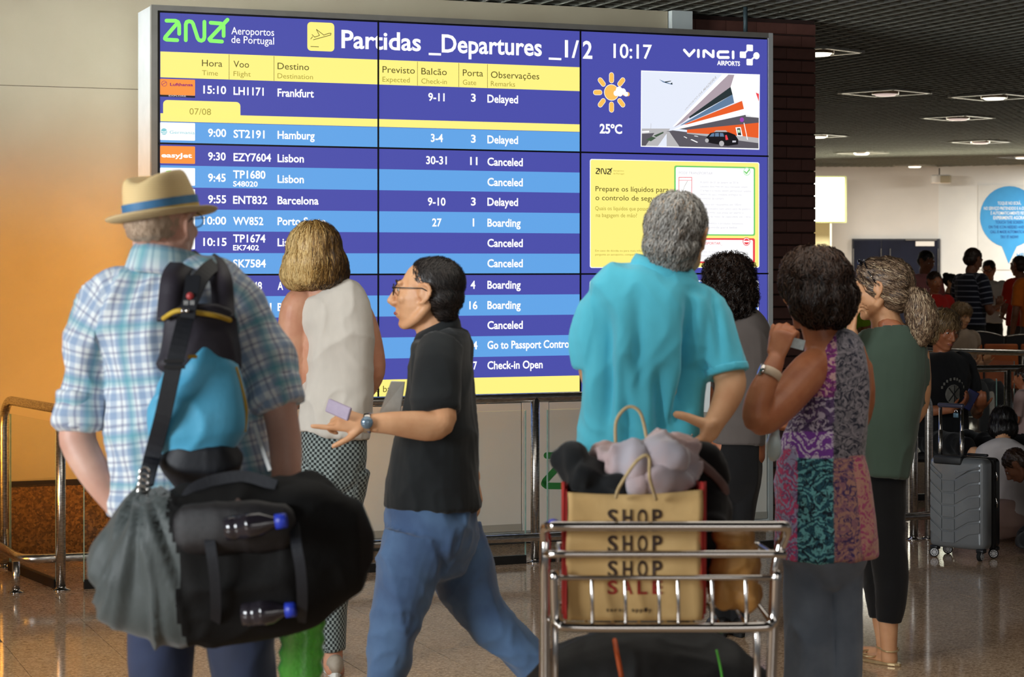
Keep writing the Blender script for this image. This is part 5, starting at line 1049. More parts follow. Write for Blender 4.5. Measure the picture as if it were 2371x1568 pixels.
f.tube(b, [(1750, 770, 0, 30, 40), (1768, 830, 0, 24, 42), (1765, 905, .02, 28, 38)], n=20, cap='flat'); f.tube(b, [(1662, 770, 0, 30, 40), (1650, 830, 0, 30, 42), (1646, 905, 0, 28, 38)], n=20, cap='flat')
b.build('top', GT, f.t, .008, 2, fold=(.012, (8, 8, 4), 52), charts=True)
b = Blob(); f.tube(b, [(1706, 1005, 0, 58, 56), (1704, 1080, 0, 60, 60), (1702, 1120, 0, 58, 56)], n=26); f.tube(b, [(1678, 1110, 0, 36, 44), (1672, 1260, 0, 30, 34), (1668, 1450, 0, 24, 26)], n=18, cap='flat'); f.tube(b, [(1728, 1110, 0, 34, 44), (1718, 1180, 0, 32, 36), (1712, 1260, 0, 29, 32), (1708, 1450, 0, 24, 26)], n=18, cap='flat')
b.build('trousers', TRB, f.t, .009, 2, fold=(.010, (9, 9, 6), 55))
for px in (1667, 1708): g = f.q(px, 1468, 0); shoe(f.t, Vector((g.x, g.y, 0)), -5, BLS, .92)
pw = MB(); pw.box(f.q(1633, 912, -.20), (.040, .006, .15), Matrix.Rotation(.05, 3, 'Y')); po = pw.build('document', mat('pale_card', C(206, 214, 216), .6, var=C(196, 206, 208), scale=10), None); tag(po, 'pale travel document held up between the turquoise shirt and the grey top', 'document')
# ================================================================ woman in the patterned tunic
f = Fig('person', 'person with short brown hair in a purple and teal patchwork tunic', 6.3, 1890)
b = Blob(); DM = headM(f.q(1880, 676, 0), -32, -4, -3, .99); add_head(b, DM)
f.tube(b, [(1892, 740, 0, 42), (1905, 785, 0, 46), (1922, 820, 0, 82, 56), (1930, 900, 0, 88, 66), (1915, 1020, 0, 86, 72), (1905, 1120, 0, 96, 80), (1905, 1200, 0, 96, 84)])
f.tube(b, [(1898, 838, -.02, 40, 40), (1872, 862, -.06, 45, 46), (1832, 908, -.13, 45, 46), (1790, 950, -.20, 44, 42), (1760, 972, -.24, 38, 36), (1752, 950, -.25, 34, 32), (1764, 905, -.25, 31, 28), (1783, 866, -.24, 25, 21), (1797, 832, -.22, 21, 18)])
f.tube(b, [(1985, 850, .04, 36), (1992, 930, .08, 34), (1965, 1000, .20, 28), (1900, 990, .32, 22)])
hand(b, f.q(1797, 832, -.22), (.28, .15, .95), (.5, .85, -.1), .95, (.9, .95, 1.0, 1.05), .1, side=1); hand(b, f.q(1895, 988, .32), (-.9, .2, .2), (0, -1, 0), .95, side=1)
b.build('body', SKIN_T, f.t, .0055, 2); face_parts(DM, f.t)
BR = hairmat('brown_puffed_hair', [C(30, 20, 16), C(52, 36, 28), C(82, 58, 44), C(112, 84, 64)])
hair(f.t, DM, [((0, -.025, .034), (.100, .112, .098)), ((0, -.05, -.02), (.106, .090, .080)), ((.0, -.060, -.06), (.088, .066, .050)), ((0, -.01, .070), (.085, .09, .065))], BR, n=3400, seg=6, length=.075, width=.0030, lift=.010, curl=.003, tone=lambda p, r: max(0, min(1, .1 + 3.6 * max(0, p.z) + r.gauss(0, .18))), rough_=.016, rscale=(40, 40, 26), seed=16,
     flow=lambda p: Vector((p.x * 1.6, (p.y + .02) * 1.2, -.05)) if p.z > .03 else Vector((p.x * .3, p.y * .3, -.14)))
def patch_mat():
    m, nt, b, N, L = nodes('patchwork_print'); b.inputs['Roughness'].default_value = .7; b.inputs['Sheen Weight'].default_value = .2; b.inputs['Specular IOR Level'].default_value = .25
    A1 = N('ShaderNodeAttribute'); A1.attribute_name = 'ca'; A2 = N('ShaderNodeAttribute'); A2.attribute_name = 'cb'; A3 = N('ShaderNodeAttribute'); A3.attribute_name = 'cc'
    tc = N('ShaderNodeTexCoord'); wv = N('ShaderNodeTexWave'); wv.bands_direction = 'Z'; wv.inputs['Scale'].default_value = 9; wv.inputs['Distortion'].default_value = 26; wv.inputs['Detail Scale'].default_value = 1.3; wv.inputs['Detail'].default_value = 4; L(tc.outputs['Object'], wv.inputs['Vector'])
    nz = N('ShaderNodeTexNoise'); nz.inputs['Scale'].default_value = 38; nz.inputs['Detail'].default_value = 6; nz.inputs['Distortion'].default_value = 2.5; L(tc.outputs['Object'], nz.inputs['Vector'])
    r1 = N('ShaderNodeMapRange'); r1.inputs[1].default_value = .35; r1.inputs[2].default_value = .7; L(wv.outputs['Fac'], r1.inputs[0]); r2 = N('ShaderNodeMapRange'); r2.inputs[1].default_value = .48; r2.inputs[2].default_value = .62; L(nz.outputs[0], r2.inputs[0])
    m1 = N('ShaderNodeMix'); m1.data_type = 'RGBA'; L(r1.outputs[0], m1.inputs[0]); L(A1.outputs['Color'], m1.inputs[6]); L(A2.outputs['Color'], m1.inputs[7])
    m2 = N('ShaderNodeMix'); m2.data_type = 'RGBA'; L(r2.outputs[0], m2.inputs[0]); L(m1.outputs[2], m2.inputs[6]); L(A3.outputs['Color'], m2.inputs[7]); L(m2.outputs[2], b.inputs['Base Color']); return m
PM = patch_mat(); b = Blob()
f.tube(b, [(1908, 796, 0, 46, 46), (1925, 812, 0, 68, 56), (1936, 836, 0, 72, 64), (1936, 900, 0, 76, 72), (1922, 980, 0, 86, 80), (1904, 1050, 0, 98, 86), (1906, 1120, 0, 108, 94), (1908, 1200, 0, 114, 102), (1910, 1288, 0, 118, 108)], n=34, cap='flat', ex=2.25)
o = b.build('tunic', PM, f.t, .006, 2, fold=(.014, (8, 8, 3), 61)); me = o.data; nv = len(me.vertices); V = np.empty(nv * 3); me.vertices.foreach_get('co', V); V = V.reshape(-1, 3)
px = V[:, 0] / V[:, 1] * F + CX; py = HY - (V[:, 2] - H) / V[:, 1] * F; seam = 1932 + (py - 800) * .0; back = V[:, 1] < 6.3
cA = np.zeros((nv, 4)); cB = cA.copy(); cC = cA.copy()
def setr(mk, a, b_, c): cA[mk] = a; cB[mk] = b_; cC[mk] = c
al = np.ones(nv, bool); sm = px > 1932 + np.sin(py * .01) * 4; up = py < 1062 - (px - 1932) * .1
setr(al & ~sm & (py < 920), C(146, 60, 140), C(216, 176, 178), C(110, 44, 108)); setr(al & ~sm & (py >= 920) & (py < 1000), C(92, 70, 112), C(186, 176, 196), C(60, 44, 80)); setr(al & ~sm & (py >= 1000) & (py < 1062), C(128, 66, 168), C(222, 210, 232), C(128, 66, 168))
setr(al & sm & up, C(118, 114, 122), C(142, 136, 144), C(40, 42, 58)); setr(al & ~sm & (py >= 1062), C(40, 92, 110), C(112, 184, 190), C(22, 36, 52)); setr(al & sm & ~up, C(178, 132, 118), C(150, 104, 116), C(72, 52, 100)); setr(sm & ~up & (px > 2000 - (1300 - py) * .1), C(196, 140, 130), C(178, 76, 120), C(200, 150, 130))
left = (px < 1846) & (py > 1040); setr(left, C(214, 78, 128), C(170, 170, 206), C(130, 90, 140))
for nm, c_ in (('ca', cA), ('cb', cB), ('cc', cC)): at = me.attributes.new(nm, 'FLOAT_COLOR', 'POINT'); at.data.foreach_set('color', c_.ravel())
GP_ = fabric('slate_trouser_cloth', C(122, 134, 150), C(104, 116, 132)); b = Blob(); f.tube(b, [(1905, 1200, 0, 98, 88), (1905, 1290, 0, 100, 90)], n=26)
f.tube(b, [(1868, 1260, 0, 58, 72), (1872, 1400, 0, 58, 66), (1878, 1568, 0, 56, 62), (1880, 1770, 0, 54, 58)], n=20, cap='flat'); f.tube(b, [(1942, 1260, .02, 56, 72), (1940, 1400, .02, 50, 60), (1938, 1568, .02, 48, 56), (1936, 1770, .02, 46, 52)], n=20, cap='flat')
b.build('trousers', GP_, f.t, .008, 2, fold=(.024, (10, 10, 1.6), 64))
for px_ in (1876, 1938): g = f.q(px_, 1808, 0); shoe(f.t, Vector((g.x, g.y, 0)), -20, BLS, .9)
wc = f.q(1783, 866, -.24); ax = (f.q(1797, 832, -.22) - f.q(1764, 905, -.25)).normalized(); Mw = Matrix.Translation(wc) @ ax.to_track_quat('Z', 'X').to_matrix().to_4x4()
wt = MB().lathe([(.031, -.013), (.0335, -.011), (.0335, .011), (.031, .013)], Mw, 28); wo = wt.build('wrist_watch', mat('cream_strap', C(214, 190, 164), .5, var=C(200, 176, 150), scale=30), f.t, True)
MB().lathe([(0, .008), (.018, .008), (.021, .003), (.021, -.002)], Matrix.Translation(f.q(1764, 858, -.25)) @ Matrix.Rotation(-PI / 2 * .75, 4, 'Y'), 24).build('watch_case', CHROME, wo, True)
tk = MB().box(f.q(1846, 796, -.20), (.042, .003, .030), Matrix.Rotation(.25, 3, 'Y')); po = tk.build('paper_slip', mat('pale_blue_paper', C(196, 210, 214), .6, var=C(176, 190, 196), scale=80), None); tag(po, 'small pale printed slip held at the chin beside the purple tunic', 'paper')
pb = Blob(); pb.ell(P(1790, 1035, 6.1), (.022, .03, .045)).ell(P(1796, 1010, 6.1), (.012, .02, .035)); po = pb.build('plastic_pouch', mat('frosted_plastic', C(190, 204, 206), .3, var=C(176, 192, 196), scale=20), None, .005, 1, fold=(.01, (20, 20, 20), 3)); tag(po, 'small frosted plastic pouch hanging at the elbow of the patchwork tunic', 'pouch')
# ================================================================ woman in dark green
f = Fig('person', 'person with streaked ponytail, sunglasses on the head and dark green tunic', 8.14, 2050)
b = Blob(); GM = headM(f.q(2040, 672, 0), -66, -3, 0, 1.04); add_head(b, GM)
f.tube(b, [(2046, 720, 0, 34, 36), (2054, 756, 0, 38, 40), (2060, 790, 0, 60, 52), (2058, 900, 0, 60, 52), (2050, 1040, 0, 46, 48), (2048, 1110, 0, 42, 46)])
f.tube(b, [(1985, 800, .06, 32), (1975, 880, .08, 30), (1960, 900, .02, 26), (1962, 820, -.10, 20), (1972, 772, -.14, 16)]); f.tube(b, [(2118, 820, -.02, 34), (2124, 900, .0, 32), (2110, 960, .08, 28), (2060, 960, .2, 22)])
hand(b, f.q(1972, 772, -.14), (.05, .1, 1), (.9, .3, 0), .9, (.6, .7, .8, .9), side=1); hand(b, f.q(2058, 960, .2), (-.9, .2, 0), (0, -1, 0), .9, side=1)
f.tube(b, [(2046, 1100, 0, 38), (2054, 1300, 0, 32), (2057, 1400, 0, 25), (2057, 1440, 0, 23), (2058, 1500, 0, 19), (2060, 1528, 0, 19)]); f.tube(b, [(2024, 1100, .12, 36), (2030, 1300, .10, 30), (2039, 1420, .08, 22), (2046, 1480, .06, 18), (2048, 1510, .06, 18)])
for px_, py_, dz in ((2060, 1530, 0), (2048, 1512, .06)): f.tube(b, [(px_ + 4, py_, dz, 17, 14), (px_ - 14, py_ + 2, dz + .03, 17, 13), (px_ - 38, py_ + 3, dz + .08, 20, 11), (px_ - 56, py_ + 2, dz + .12, 18, 9)], chart=False)
b.build('body', SKIN_A, f.t, .0055, 2); face_parts(GM, f.t, BROW)
ST_ = hairmat('streaked_hair', [C(56, 42, 34), C(110, 88, 70), C(160, 134, 106), C(212, 192, 160)])
pt = [((.0, -.10, -.02), .030, .030), ((.0, -.135, -.05), .048, .050), ((.0, -.150, -.11), .055, .055), ((.0, -.142, -.17), .040, .042), ((.0, -.13, -.21), .018, .018)]
def flow_g(p):
    if p.y < -.11 or (p.y < -.09 and p.z < -.05): return Vector((0, -.05, -1))
    return Vector((-p.x * 2.2, -1, -.35 - p.z * 2.5))
hair(f.t, GM, [((0, -.026, .032), (.083, .098, .088)), ((0, .010, .060), (.072, .080, .060)), ((0, -.06, -.02), (.070, .058, .062)), (pt,)], ST_, n=3600, seg=9, length=.12, width=.0026, lift=.006, flow=flow_g, tone=lambda p, r: max(0, min(1, .35 + r.gauss(0, .3) + (.15 if p.y < -.11 else 0))), rough_=.012, rscale=(44, 14, 44), seed=18, curl=.002)
MB().lathe([(.030, -.006), (.034, 0), (.030, .006)], GM @ Matrix.Translation((0, -.098, -.018)) @ Matrix.Rotation(1.9, 4, 'X'), 20).build('hair_tie', RUBBER, f.t, True)
sg = MB(); R_ = GM.to_3x3().normalized()
for s_ in (-1, 1):
    sg.tube([GM @ Vector(p) for p in ((s_ * .020, .052, .118), (s_ * .060, .040, .098), (s_ * .084, .018, .060), (s_ * .086, -.004, .026))], .0032, 8, Vector((0, 0, 1)))
    sg.ell(GM @ Vector((s_ * .040, .062, .104)), (.026, .008, .018), R_ @ Matrix.Rotation(-.5, 3, 'X'))
sg.build('sunglasses', mat('glossy_black_shades', C(20, 20, 30), .08, var=C(14, 14, 22), scale=30, coat=.6), f.t, True)
MB().ell(GM @ Vector((-.086, .012, .052)), (.004, .006, .006)).build('sunglasses_rivet', CHROME, f.t, True)
GG = garment_mat('dark_green_crepe', C(70, 88, 76), kind='plain'); b = Blob()
f.tube(b, [(2052, 762, 0.02, 44, 46), (2056, 778, 0.02, 70, 58), (2058, 806, 0, 84, 70), (2056, 880, 0, 86, 76), (2050, 980, 0, 74, 72), (2048, 1060, 0, 58, 66), (2046, 1099, 0, 54, 64)], n=32, cap='flat', ex=2.2)
f.tube(b, [(1990, 790, .04, 34, 44), (1978, 850, .07, 36, 42), (1972, 895, .07, 34, 38)], n=20, cap='flat'); f.tube(b, [(2112, 800, -.01, 32, 44), (2122, 870, 0, 30, 42), (2118, 925, .03, 28, 38)], n=20, cap='flat')
b.build('tunic', GG, f.t, .007, 2, fold=(.020, (8, 8, 2.4), 71), charts=True)
vn = MB(); 
vn.add([f.q(2048, 748, -.085), f.q(2098, 766, -.10), f.q(2080, 812, -.135), f.q(2060, 784, -.13)], [(0, 1, 2, 3)])
b = Blob(); b.tube([(f.q(2050, 750, -.03), .04, .04), (f.q(2072, 774, -.055), .046, .032), (f.q(2082, 800, -.10), .018, .014)], 16); b.build('neckline_skin', SKIN_T, f.t, .005, 3)
b = Blob(); f.tube(b, [(2047, 1075, .02, 46, 60), (2046, 1130, .03, 48, 62)], n=24); f.tube(b, [(2048, 1110, 0, 50, 52), (2052, 1230, 0, 44, 46), (2062, 1330, 0, 40, 42), (2062, 1400, 0, 34, 34), (2058, 1440, 0, 29, 29)], n=20, cap='flat'); f.tube(b, [(2022, 1110, .12, 44, 50), (2024, 1230, .11, 40, 44), (2032, 1330, .10, 36, 40), (2038, 1430, .08, 26, 28)], n=20, cap='flat')
b.build('leggings', fabric('black_leggings', C(16, 16, 18), C(12, 12, 14)), f.t, .008, 2, fold=(.006, (9, 9, 9), 75))
GOLD = mat('gold_sandal', C(206, 182, 140), .3, .5, var=C(190, 164, 120), scale=30)
for px_, py_, dz in ((2060, 1536, 0), (2048, 1518, .06)):
    g = Fig.q(f, px_, py_, dz); gy = g.y; sn = MB(); sn.prism([(.034 * math.cos(t), .125 * math.sin(t)) for t in [i * PI / 9 for i in range(18)]], .012, Matrix.Translation((g.x - .045, gy + .05, .001)) @ Matrix.Rotation(math.radians(40), 4, 'Z'))
    so = sn.build('sandal_sole', GOLD, f.t, bevel=.003)
    for k_, (dx, dy, z, r_) in enumerate(((.0, .0, .062, .034), (-.065, .075, .030, .036))):
        MB().tube([Vector((g.x + dx + r_ * math.cos(t), gy + dy + r_ * math.sin(t), z + .006 * math.sin(t))) for t in [i * PI / 8 for i in range(17)]], .0038, 6, Vector((0, 0, 1))).build('sandal_strap', GOLD, f.t, True)
# ================================================================ baggage trolley with shopping
TY = 4.6
def tq(px, py, dy=0.): p = P(px, py, TY); return p + Vector((0, dy, 0))
TR = thing('baggage_trolley', 'chrome airport baggage trolley loaded with bags behind the man in turquoise', 'trolley', P(1530, 1800, TY + .4) * 1.0)
TR.location.z = 0
def rod(nm, pts, r, k=1, m=CHROME, ref=(.2, .3, 1)): return MB().tube(spl(pts, k) if k > 1 else pts, r, 12, cap='round', ref=ref).build(nm, m, TR, True)
def z_at(p, z): q = Vector(p); q.z = z; return q
rod('handle_bar', [tq(1264, 1262, .05), tq(1262, 1226, .01), tq(1276, 1216, -.02), tq(1310, 1215, -.03), tq(1530, 1215, -.03), tq(1780, 1215, -.03), tq(1812, 1216, -.02), tq(1822, 1232, .01), tq(1814, 1275, .05)], .0115, 6)
rod('upright', [tq(1264, 1250, .045), tq(1262, 1330, .05), tq(1262, 1568, .05), z_at(tq(1262, 1700, .05), .12)], .0125); rod('upright', [tq(1814, 1262, .045), tq(1802, 1330, .05), tq(1793, 1568, .05), z_at(tq(1790, 1700, .05), .12)], .0125)
rod('basket_bar', [tq(1262, 1290, .05), tq(1282, 1283, .0), tq(1310, 1282, -.01), tq(1780, 1282, -.01), tq(1800, 1284, .0), tq(1806, 1290, .05)], .0085, 4)
rod('basket_bar', [tq(1284, 1338, .0), tq(1530, 1337, -.005), tq(1798, 1338, .0)], .0058)
rod('basket_base_tube', [tq(1283, 1330, .0), tq(1286, 1420, .0), tq(1296, 1444, -.005), tq(1330, 1451, -.01), tq(1530, 1452, -.01), tq(1750, 1451, -.01), tq(1784, 1444, -.005), tq(1794, 1420, .0), tq(1798, 1330, .0)], .0115, 5)
for x in (1290, 1370, 1447, 1525, 1569, 1648, 1726): rod('basket_wire', [tq(x, 1338, -.0), tq(x + 2, 1448, -.008)], .0042)
for x in (1298, 1790): rod('basket_side', [tq(x, 1448, 0), tq(x, 1448, .27), tq(x, 1300, .27), tq(x, 1284, 0)], .006)
rod('basket_back_bar', [tq(1298, 1300, .27), tq(1790, 1300, .27)], .007); rod('basket_back_bar', [tq(1298, 1448, .27), tq(1790, 1448, .27)], .007)
for k in range(9): x = 1298 + k * 61.5; rod('floor_wire', [tq(x, 1450, 0), tq(x, 1450, .27)], .004); rod('floor_wire', [tq(x, 1448, .27), tq(x, 1300, .27)], .004)
rod('brace', [tq(1286, 1455, .06), tq(1286, 1568, .06), z_at(tq(1286, 1568, .10), .14)], .008); rod('brace', [tq(1760, 1455, .06), tq(1760, 1568, .06), z_at(tq(1760, 1568, .10), .14)], .008)
for x in (1262, 1790): a = z_at(tq(x, 1700, .05), .13); rod('base_rail', [a, a + Vector((.03 if x < 1500 else -.03, .55, -.01)), a + Vector((.12 if x < 1500 else -.12, .9, -.02))], .012)
pl = MB().box((P(1527, 1700, TY).x, TY + .5, .13), (.46, .80, .012)).build('platform', STEEL, TR, bevel=.004)
for x, y in ((1262, .10), (1790, .10), (1390, .88), (1664, .88)):
    c = z_at(tq(x, 1700, y), .058); MB().lathe([(0, -.018), (.05, -.018), (.057, -.010), (.057, .010), (.05, .018), (0, .018)], Matrix.Translation(c) @ Matrix.Rotation(PI / 2, 4, 'Y'), 24).build('wheel', RUBBER, TR, True); MB().box(c + Vector((0, 0, .045)), (.045, .03, .05)).build('wheel_fork', CHROME, TR)
MB().ell(tq(1281, 1207, -.02), (.012, .012, .008)).build('end_cap', mat('violet_blue_cap', C(70, 76, 190), .4, var=C(60, 66, 170), scale=30), TR, True)
# kraft shopping bag
KB = thing('shopping_bag', 'kraft paper shopping bag printed SHOP SHOP SHOP SALE standing in the trolley basket', 'shopping bag', tq(1460, 1440, .13))
KR = mat('kraft_paper', C(222, 186, 126), .75, var=C(206, 168, 108), scale=7, bump=.5, bscale=16, bdist=.006); KRD = mat('red_gusset', C(186, 44, 36), .7, var=C(168, 36, 30), scale=8, bump=.3, bscale=20)
def grid_sheet(f_, nu, nv, nm, m, parent):
    V = [f_(i / nu, j / nv) for j in range(nv + 1) for i in range(nu + 1)]; Fc = [(j * (nu + 1) + i, j * (nu + 1) + i + 1, (j + 1) * (nu + 1) + i + 1, (j + 1) * (nu + 1) + i) for j in range(nv) for i in range(nu)]
    o = mesh_obj(nm, V, Fc, m, parent, True); s = o.modifiers.new('s', 'SOLIDIFY'); s.thickness = .0012; return o
def crk(u, v, a=.005, s=0): return a * (vnoise(np.array([[u * 5 + s, v * 6, 1.3]]), 5)[0] - .5) * 2 + a * .6 * (vnoise(np.array([[u * 11 + s, v * 13, 4.3]]), 6)[0] - .5)
x0, x1, yt, yb = 1313, 1625, 1140, 1436
def bagpt(px, py, dy): return P(px, py, TY + .03 + dy) if False else P(px, py, TY + .035) + Vector((0, dy, 0))
def frontp(u, v): py = yb + (yt + 8 * math.sin(u * PI) - 6 * u - yb) * v; px = (x0 + (x1 - x0) * u) + (math.sin(v * 9) * 3 if u < .05 or u > .95 else 0); return bagpt(px, py, crk(u, v) - .012 * math.sin(u * PI) * math.sin(v * PI))
grid_sheet(frontp, 24, 24, 'front_panel', KR, KB); grid_sheet(lambda u, v: bagpt(x0 + (x1 - x0) * u, yb + (yt - 66 - yb) * v, .185 + crk(u, v, .004, 3)), 12, 14, 'back_panel', KR, KB)
for xx, sg_ in ((x0, -1), (x1, 1)): grid_sheet(lambda u, v, xx=xx, sg_=sg_: bagpt(xx + (8 * sg_ - sg_ * 26 * math.sin(u * PI) * .6 * v) * (1 if 0 < u < 1 else 0), yb + (yt - u * 66 * v * 1.0 - yb) * v, .185 * u), 8, 14, 'gusset', KRD, KB)
for xx, w_ in ((1306, 11), (1630, 16)): grid_sheet(lambda u, v, xx=xx, w_=w_: bagpt(xx + w_ * (u - .5), yb - 10 + (yt - 12 - yb) * v, .012 + .03 * abs(u - .5)), 4, 14, 'red_edge', KRD, KB)
grid_sheet(lambda u, v: bagpt(x0 + (x1 - x0) * u, yb, .185 * v), 4, 4, 'base', KR, KB)
PRT = mat('brown_print', C(62, 40, 28), .7, var=C(50, 32, 22), scale=40); PRR = mat('red_print', C(170, 44, 34), .7, var=C(150, 38, 30), scale=40)
for s_, y_, m, w0, w1, hh in (('SHOP', 1216, PRT, 1402, 1540, 36), ('SHOP', 1276, PRT, 1402, 1540, 36), ('SHOP', 1334, PRT, 1402, 1540, 36), ('SALE', 1374, PRR, 1402, 1540, 30), ('terms apply', 1416, PRT, 1402, 1510, 9)):
    pb = MB(); xx = w0
    for ch in range(len(s_)):
        if s_[ch] == ' ': continue
        V_, F_ = glyphs(s_[ch], .022); mn = min(v[0] for v in V_); mx_ = max(v[0] for v in V_); cw_ = (w1 - w0) / len(s_); a = w0 + ch * cw_ + cw_ * .12; wd = cw_ * .66
        pts = []
        for x, y in V_:
            px_ = a + (x - mn) / (mx_ - mn) * wd; py_ = y_ - hh * y / CAPH; u = (px_ - x0) / (x1 - x0); v = (py_ - yb) / (yt - yb); q_ = frontp(u, min(1, max(0, v))); pts.append(Vector((q_.x, q_.y - .0022, P(px_, py_, TY + .035).z)))
        pb.add(pts, F_)
    o = pb.build('printed_word', m, KB); o['kind'] = 'stuff'
CORD = mat('paper_cord', C(196, 172, 128), .8, var=C(180, 156, 112), scale=60)
MB().tube(spl([bagpt(1425, 1150, -.022), bagpt(1432, 1120, -.055), bagpt(1470, 1060, -.075), bagpt(1497, 1050, -.075), bagpt(1500, 1100, -.065), bagpt(1518, 1155, -.022)]), .0038, 8).build('cord_handle', CORD, KB, True)
MB().tube(spl([bagpt(1432, 1045, .12), bagpt(1434, 985, .13), bagpt(1462, 952, .13), bagpt(1492, 968, .13), bagpt(1508, 1040, .12)]), .0038, 8).build('cord_handle', CORD, KB, True)
def cloth(nm, label, cat, ells, m, amp=.022, sc=(9, 9, 9), sd=3, vx=.007):
    b = Blob()
    for c, r in ells: b.ell(c, r)
    o = b.build(nm, m, None, vx, 3, fold=(amp, sc, sd)); tag(o, label, cat); return o
def e_(px, py, dy, rx, ry, rz): s_ = TY / F; return (P(px, py, TY + .035) + Vector((0, dy, 0)), (rx * s_, ry, rz * s_))
cloth('black_sweater', 'crumpled black sweater hanging out of the left side of the shopping bag', 'sweater', [e_(1330, 1080, .08, 34, .055, 44), e_(1360, 1108, .07, 52, .07, 40), e_(1420, 1122, .06, 52, .06, 30), e_(1303, 1074, .09, 22, .04, 18), e_(1385, 1135, .09, 60, .075, 46)], fabric('black_knit', C(22, 24, 26), C(16, 18, 19)))
cloth('grey_pink_sweatshirt', 'heather grey and pink sweatshirt piled on top of the shopping bag', 'sweatshirt', [e_(1420, 1062, .10, 44, .06, 26), e_(1470, 1080, .07, 64, .07, 40), e_(1540, 1066, .08, 66, .075, 40), e_(1580, 1062, .12, 36, .05, 34), e_(1530, 1112, .05, 62, .055, 30), e_(1480, 1118, .05, 34, .05, 24), e_(1585, 1100, .11, 30, .05, 34)], mat('heather_pink_grey', C(176, 170, 178), .9, var=C(196, 158, 150), scale=7, bump=.3, bscale=400, sheen=.3), .05, (13, 13, 10), 7)
jk = Blob(); jk.tube([(tq(1600, 1075, .22), .03, .02), (tq(1650, 1090, .24), .045, .04), (tq(1688, 1140, .25), .035, .03)], 14).ell(tq(1660, 1150, .28), (.055, .07, .10)).ell(tq(1665, 1215, .26), (.06, .08, .07)).ell(tq(1668, 1300, .2), (.05, .055, .09)); o = jk.build('black_jacket', fabric('black_shell_cloth', C(20, 18, 20), C(15, 14, 15)), None, .008, 3, fold=(.02, (8, 8, 8), 5)); tag(o, 'black jacket bundled behind the right edge of the kraft shopping bag', 'jacket')
MB().tube(spl([tq(1602, 1064, .20), tq(1636, 1090, .19), tq(1672, 1120, .2), tq(1698, 1150, .22), tq(1704, 1172, .23)]), [.008, .010] + [.011] * 10 + [.010] * 12 + [.005], 10).build('lining_edge', mat('dusky_pink_lining', C(120, 92, 88), .8, var=C(100, 76, 72), scale=20), o, True)
BRD = mat('brown_wrap_paper', C(190, 140, 74), .55, var=C(160, 108, 50), scale=8, bump=.7, bscale=26, bdist=.01)
cloth('paper_parcel', 'golden brown crumpled paper parcel in the right end of the trolley basket', 'parcel', [e_(1712, 1340, .12, 62, .07, 92), e_(1708, 1262, .12, 50, .055, 34), e_(1740, 1390, .10, 42, .06, 44), e_(1682, 1380, .09, 36, .05, 52)], BRD, .03, (12, 12, 12), 9, .006)
# dark luggage on the platform
bag = Blob(); bx = P(1525, 1600, TY).x
bag.tube([(Vector((bx - .20, TY + .42, .40)), .24, .12), (Vector((bx - .02, TY + .42, .41)), .29, .17), (Vector((bx + .20, TY + .42, .40)), .25, .13)], 28, Vector((0, 1, 0)), 3, ex=3.0)
o = bag.build('black_holdall', mat('black_cordura', C(20, 20, 21), .7, var=C(15, 15, 16), scale=6, bump=.3, bscale=150), None, .009, 3, fold=(.02, (6, 6, 6), 19)); tag(o, 'big black holdall lying on the trolley platform under the basket', 'bag')
def ontop(x, z, y=-.02): return Vector((P(x, 1500, TY).x, TY + .24 + y, z))
MB().tube(spl([ontop(1438, .685, .05), ontop(1442, .66, 0), ontop(1452, .61, -.01)]), .006, 8).build('orange_pull_cord', mat('orange_cord', C(206, 92, 34), .6, var=C(186, 80, 28), scale=40), o, True)
MB().tube(spl([ontop(1690, .66, .06), ontop(1700, .60, .02), ontop(1706, .50, .0)]), .0028, 8).build('green_piping', mat('lime_piping', C(90, 190, 60), .6, var=C(80, 170, 50), scale=40), o, True)
# ================================================================ hard-shell suitcase
s0 = gpt(2234, 1296); s0.y = 11.12; s0.x = (2234 - CX) / F * 11.12; s0.z = 0
SU = thing('suitcase', 'charcoal hard-shell cabin suitcase with chevron ribs and white-hubbed wheels by the rail end', 'suitcase', s0, math.radians(-40))
SM = Matrix.Translation(s0) @ Matrix.Rotation(math.radians(-40), 4, 'Z')
SHL = mat('charcoal_shell', C(136, 140, 142), .30, .3, var=C(124, 128, 131), scale=6, bump=.06, bscale=400); SHD = mat('black_back_shell', C(26, 25, 27), .4, var=C(20, 20, 22), scale=6)
def sbox(nm, c, d, m, bevel=.0, seg=4, parent=None): o = MB().box(c, d); o.V = [SM @ v for v in o.V]; return o.build(nm, m, parent or SU, True, bevel=bevel, seg=seg)
fs_ = sbox('front_shell', (0, -.045, .296), (.33, .11, .484), SHL, .035, 5); sbox('back_shell', (0, .055, .296), (.328, .09, .480), SHD, .03, 5); sbox('zip_seam', (0, .0105, .296), (.332, .010, .47), RUBBER, .03, 4); sbox('zip_seam', (0, .034, .296), (.331, .004, .47), RUBBER, .03, 4)
def spr(nm, poly, z0=.0, parent=None, th=.006, m=None): M = SM @ Matrix.Translation((0, -.100, 0)) @ Matrix(((1, 0, 0, 0), (0, 0, -1, 0), (0, 1, 0, 0), (0, 0, 0, 1))); o = MB().prism(poly, th, M); return o.build(nm, m or SHL, parent or SU, bevel=.0022)
for k in range(6):
    z = .085 + k * .068; hh = .060
    if k < 5: spr('rib_panel', [(-.078, z), (-.008, z), (-.008, z + hh), (-.078, z + hh)])
    spr('rib_panel', [(-.083, z + .004), (-.083, z + hh), (-.150, z + hh + .055), (-.150, z + .058)] if k < 5 else [(-.083, z), (-.083, z + .02), (-.150, z + .075), (-.150, z + .058)])
    spr('rib_panel', [(-.003, z + .004), (.075, z + .05), (.140, z + .062), (.140, z + hh + .058), (.075, z + hh + .046), (-.003, z + hh)] if k < 5 else [(-.003, z), (.075, z + .05), (.140, z + .06), (.140, z + .075), (-.003, z + .03)])
hx = (-.113, .014)
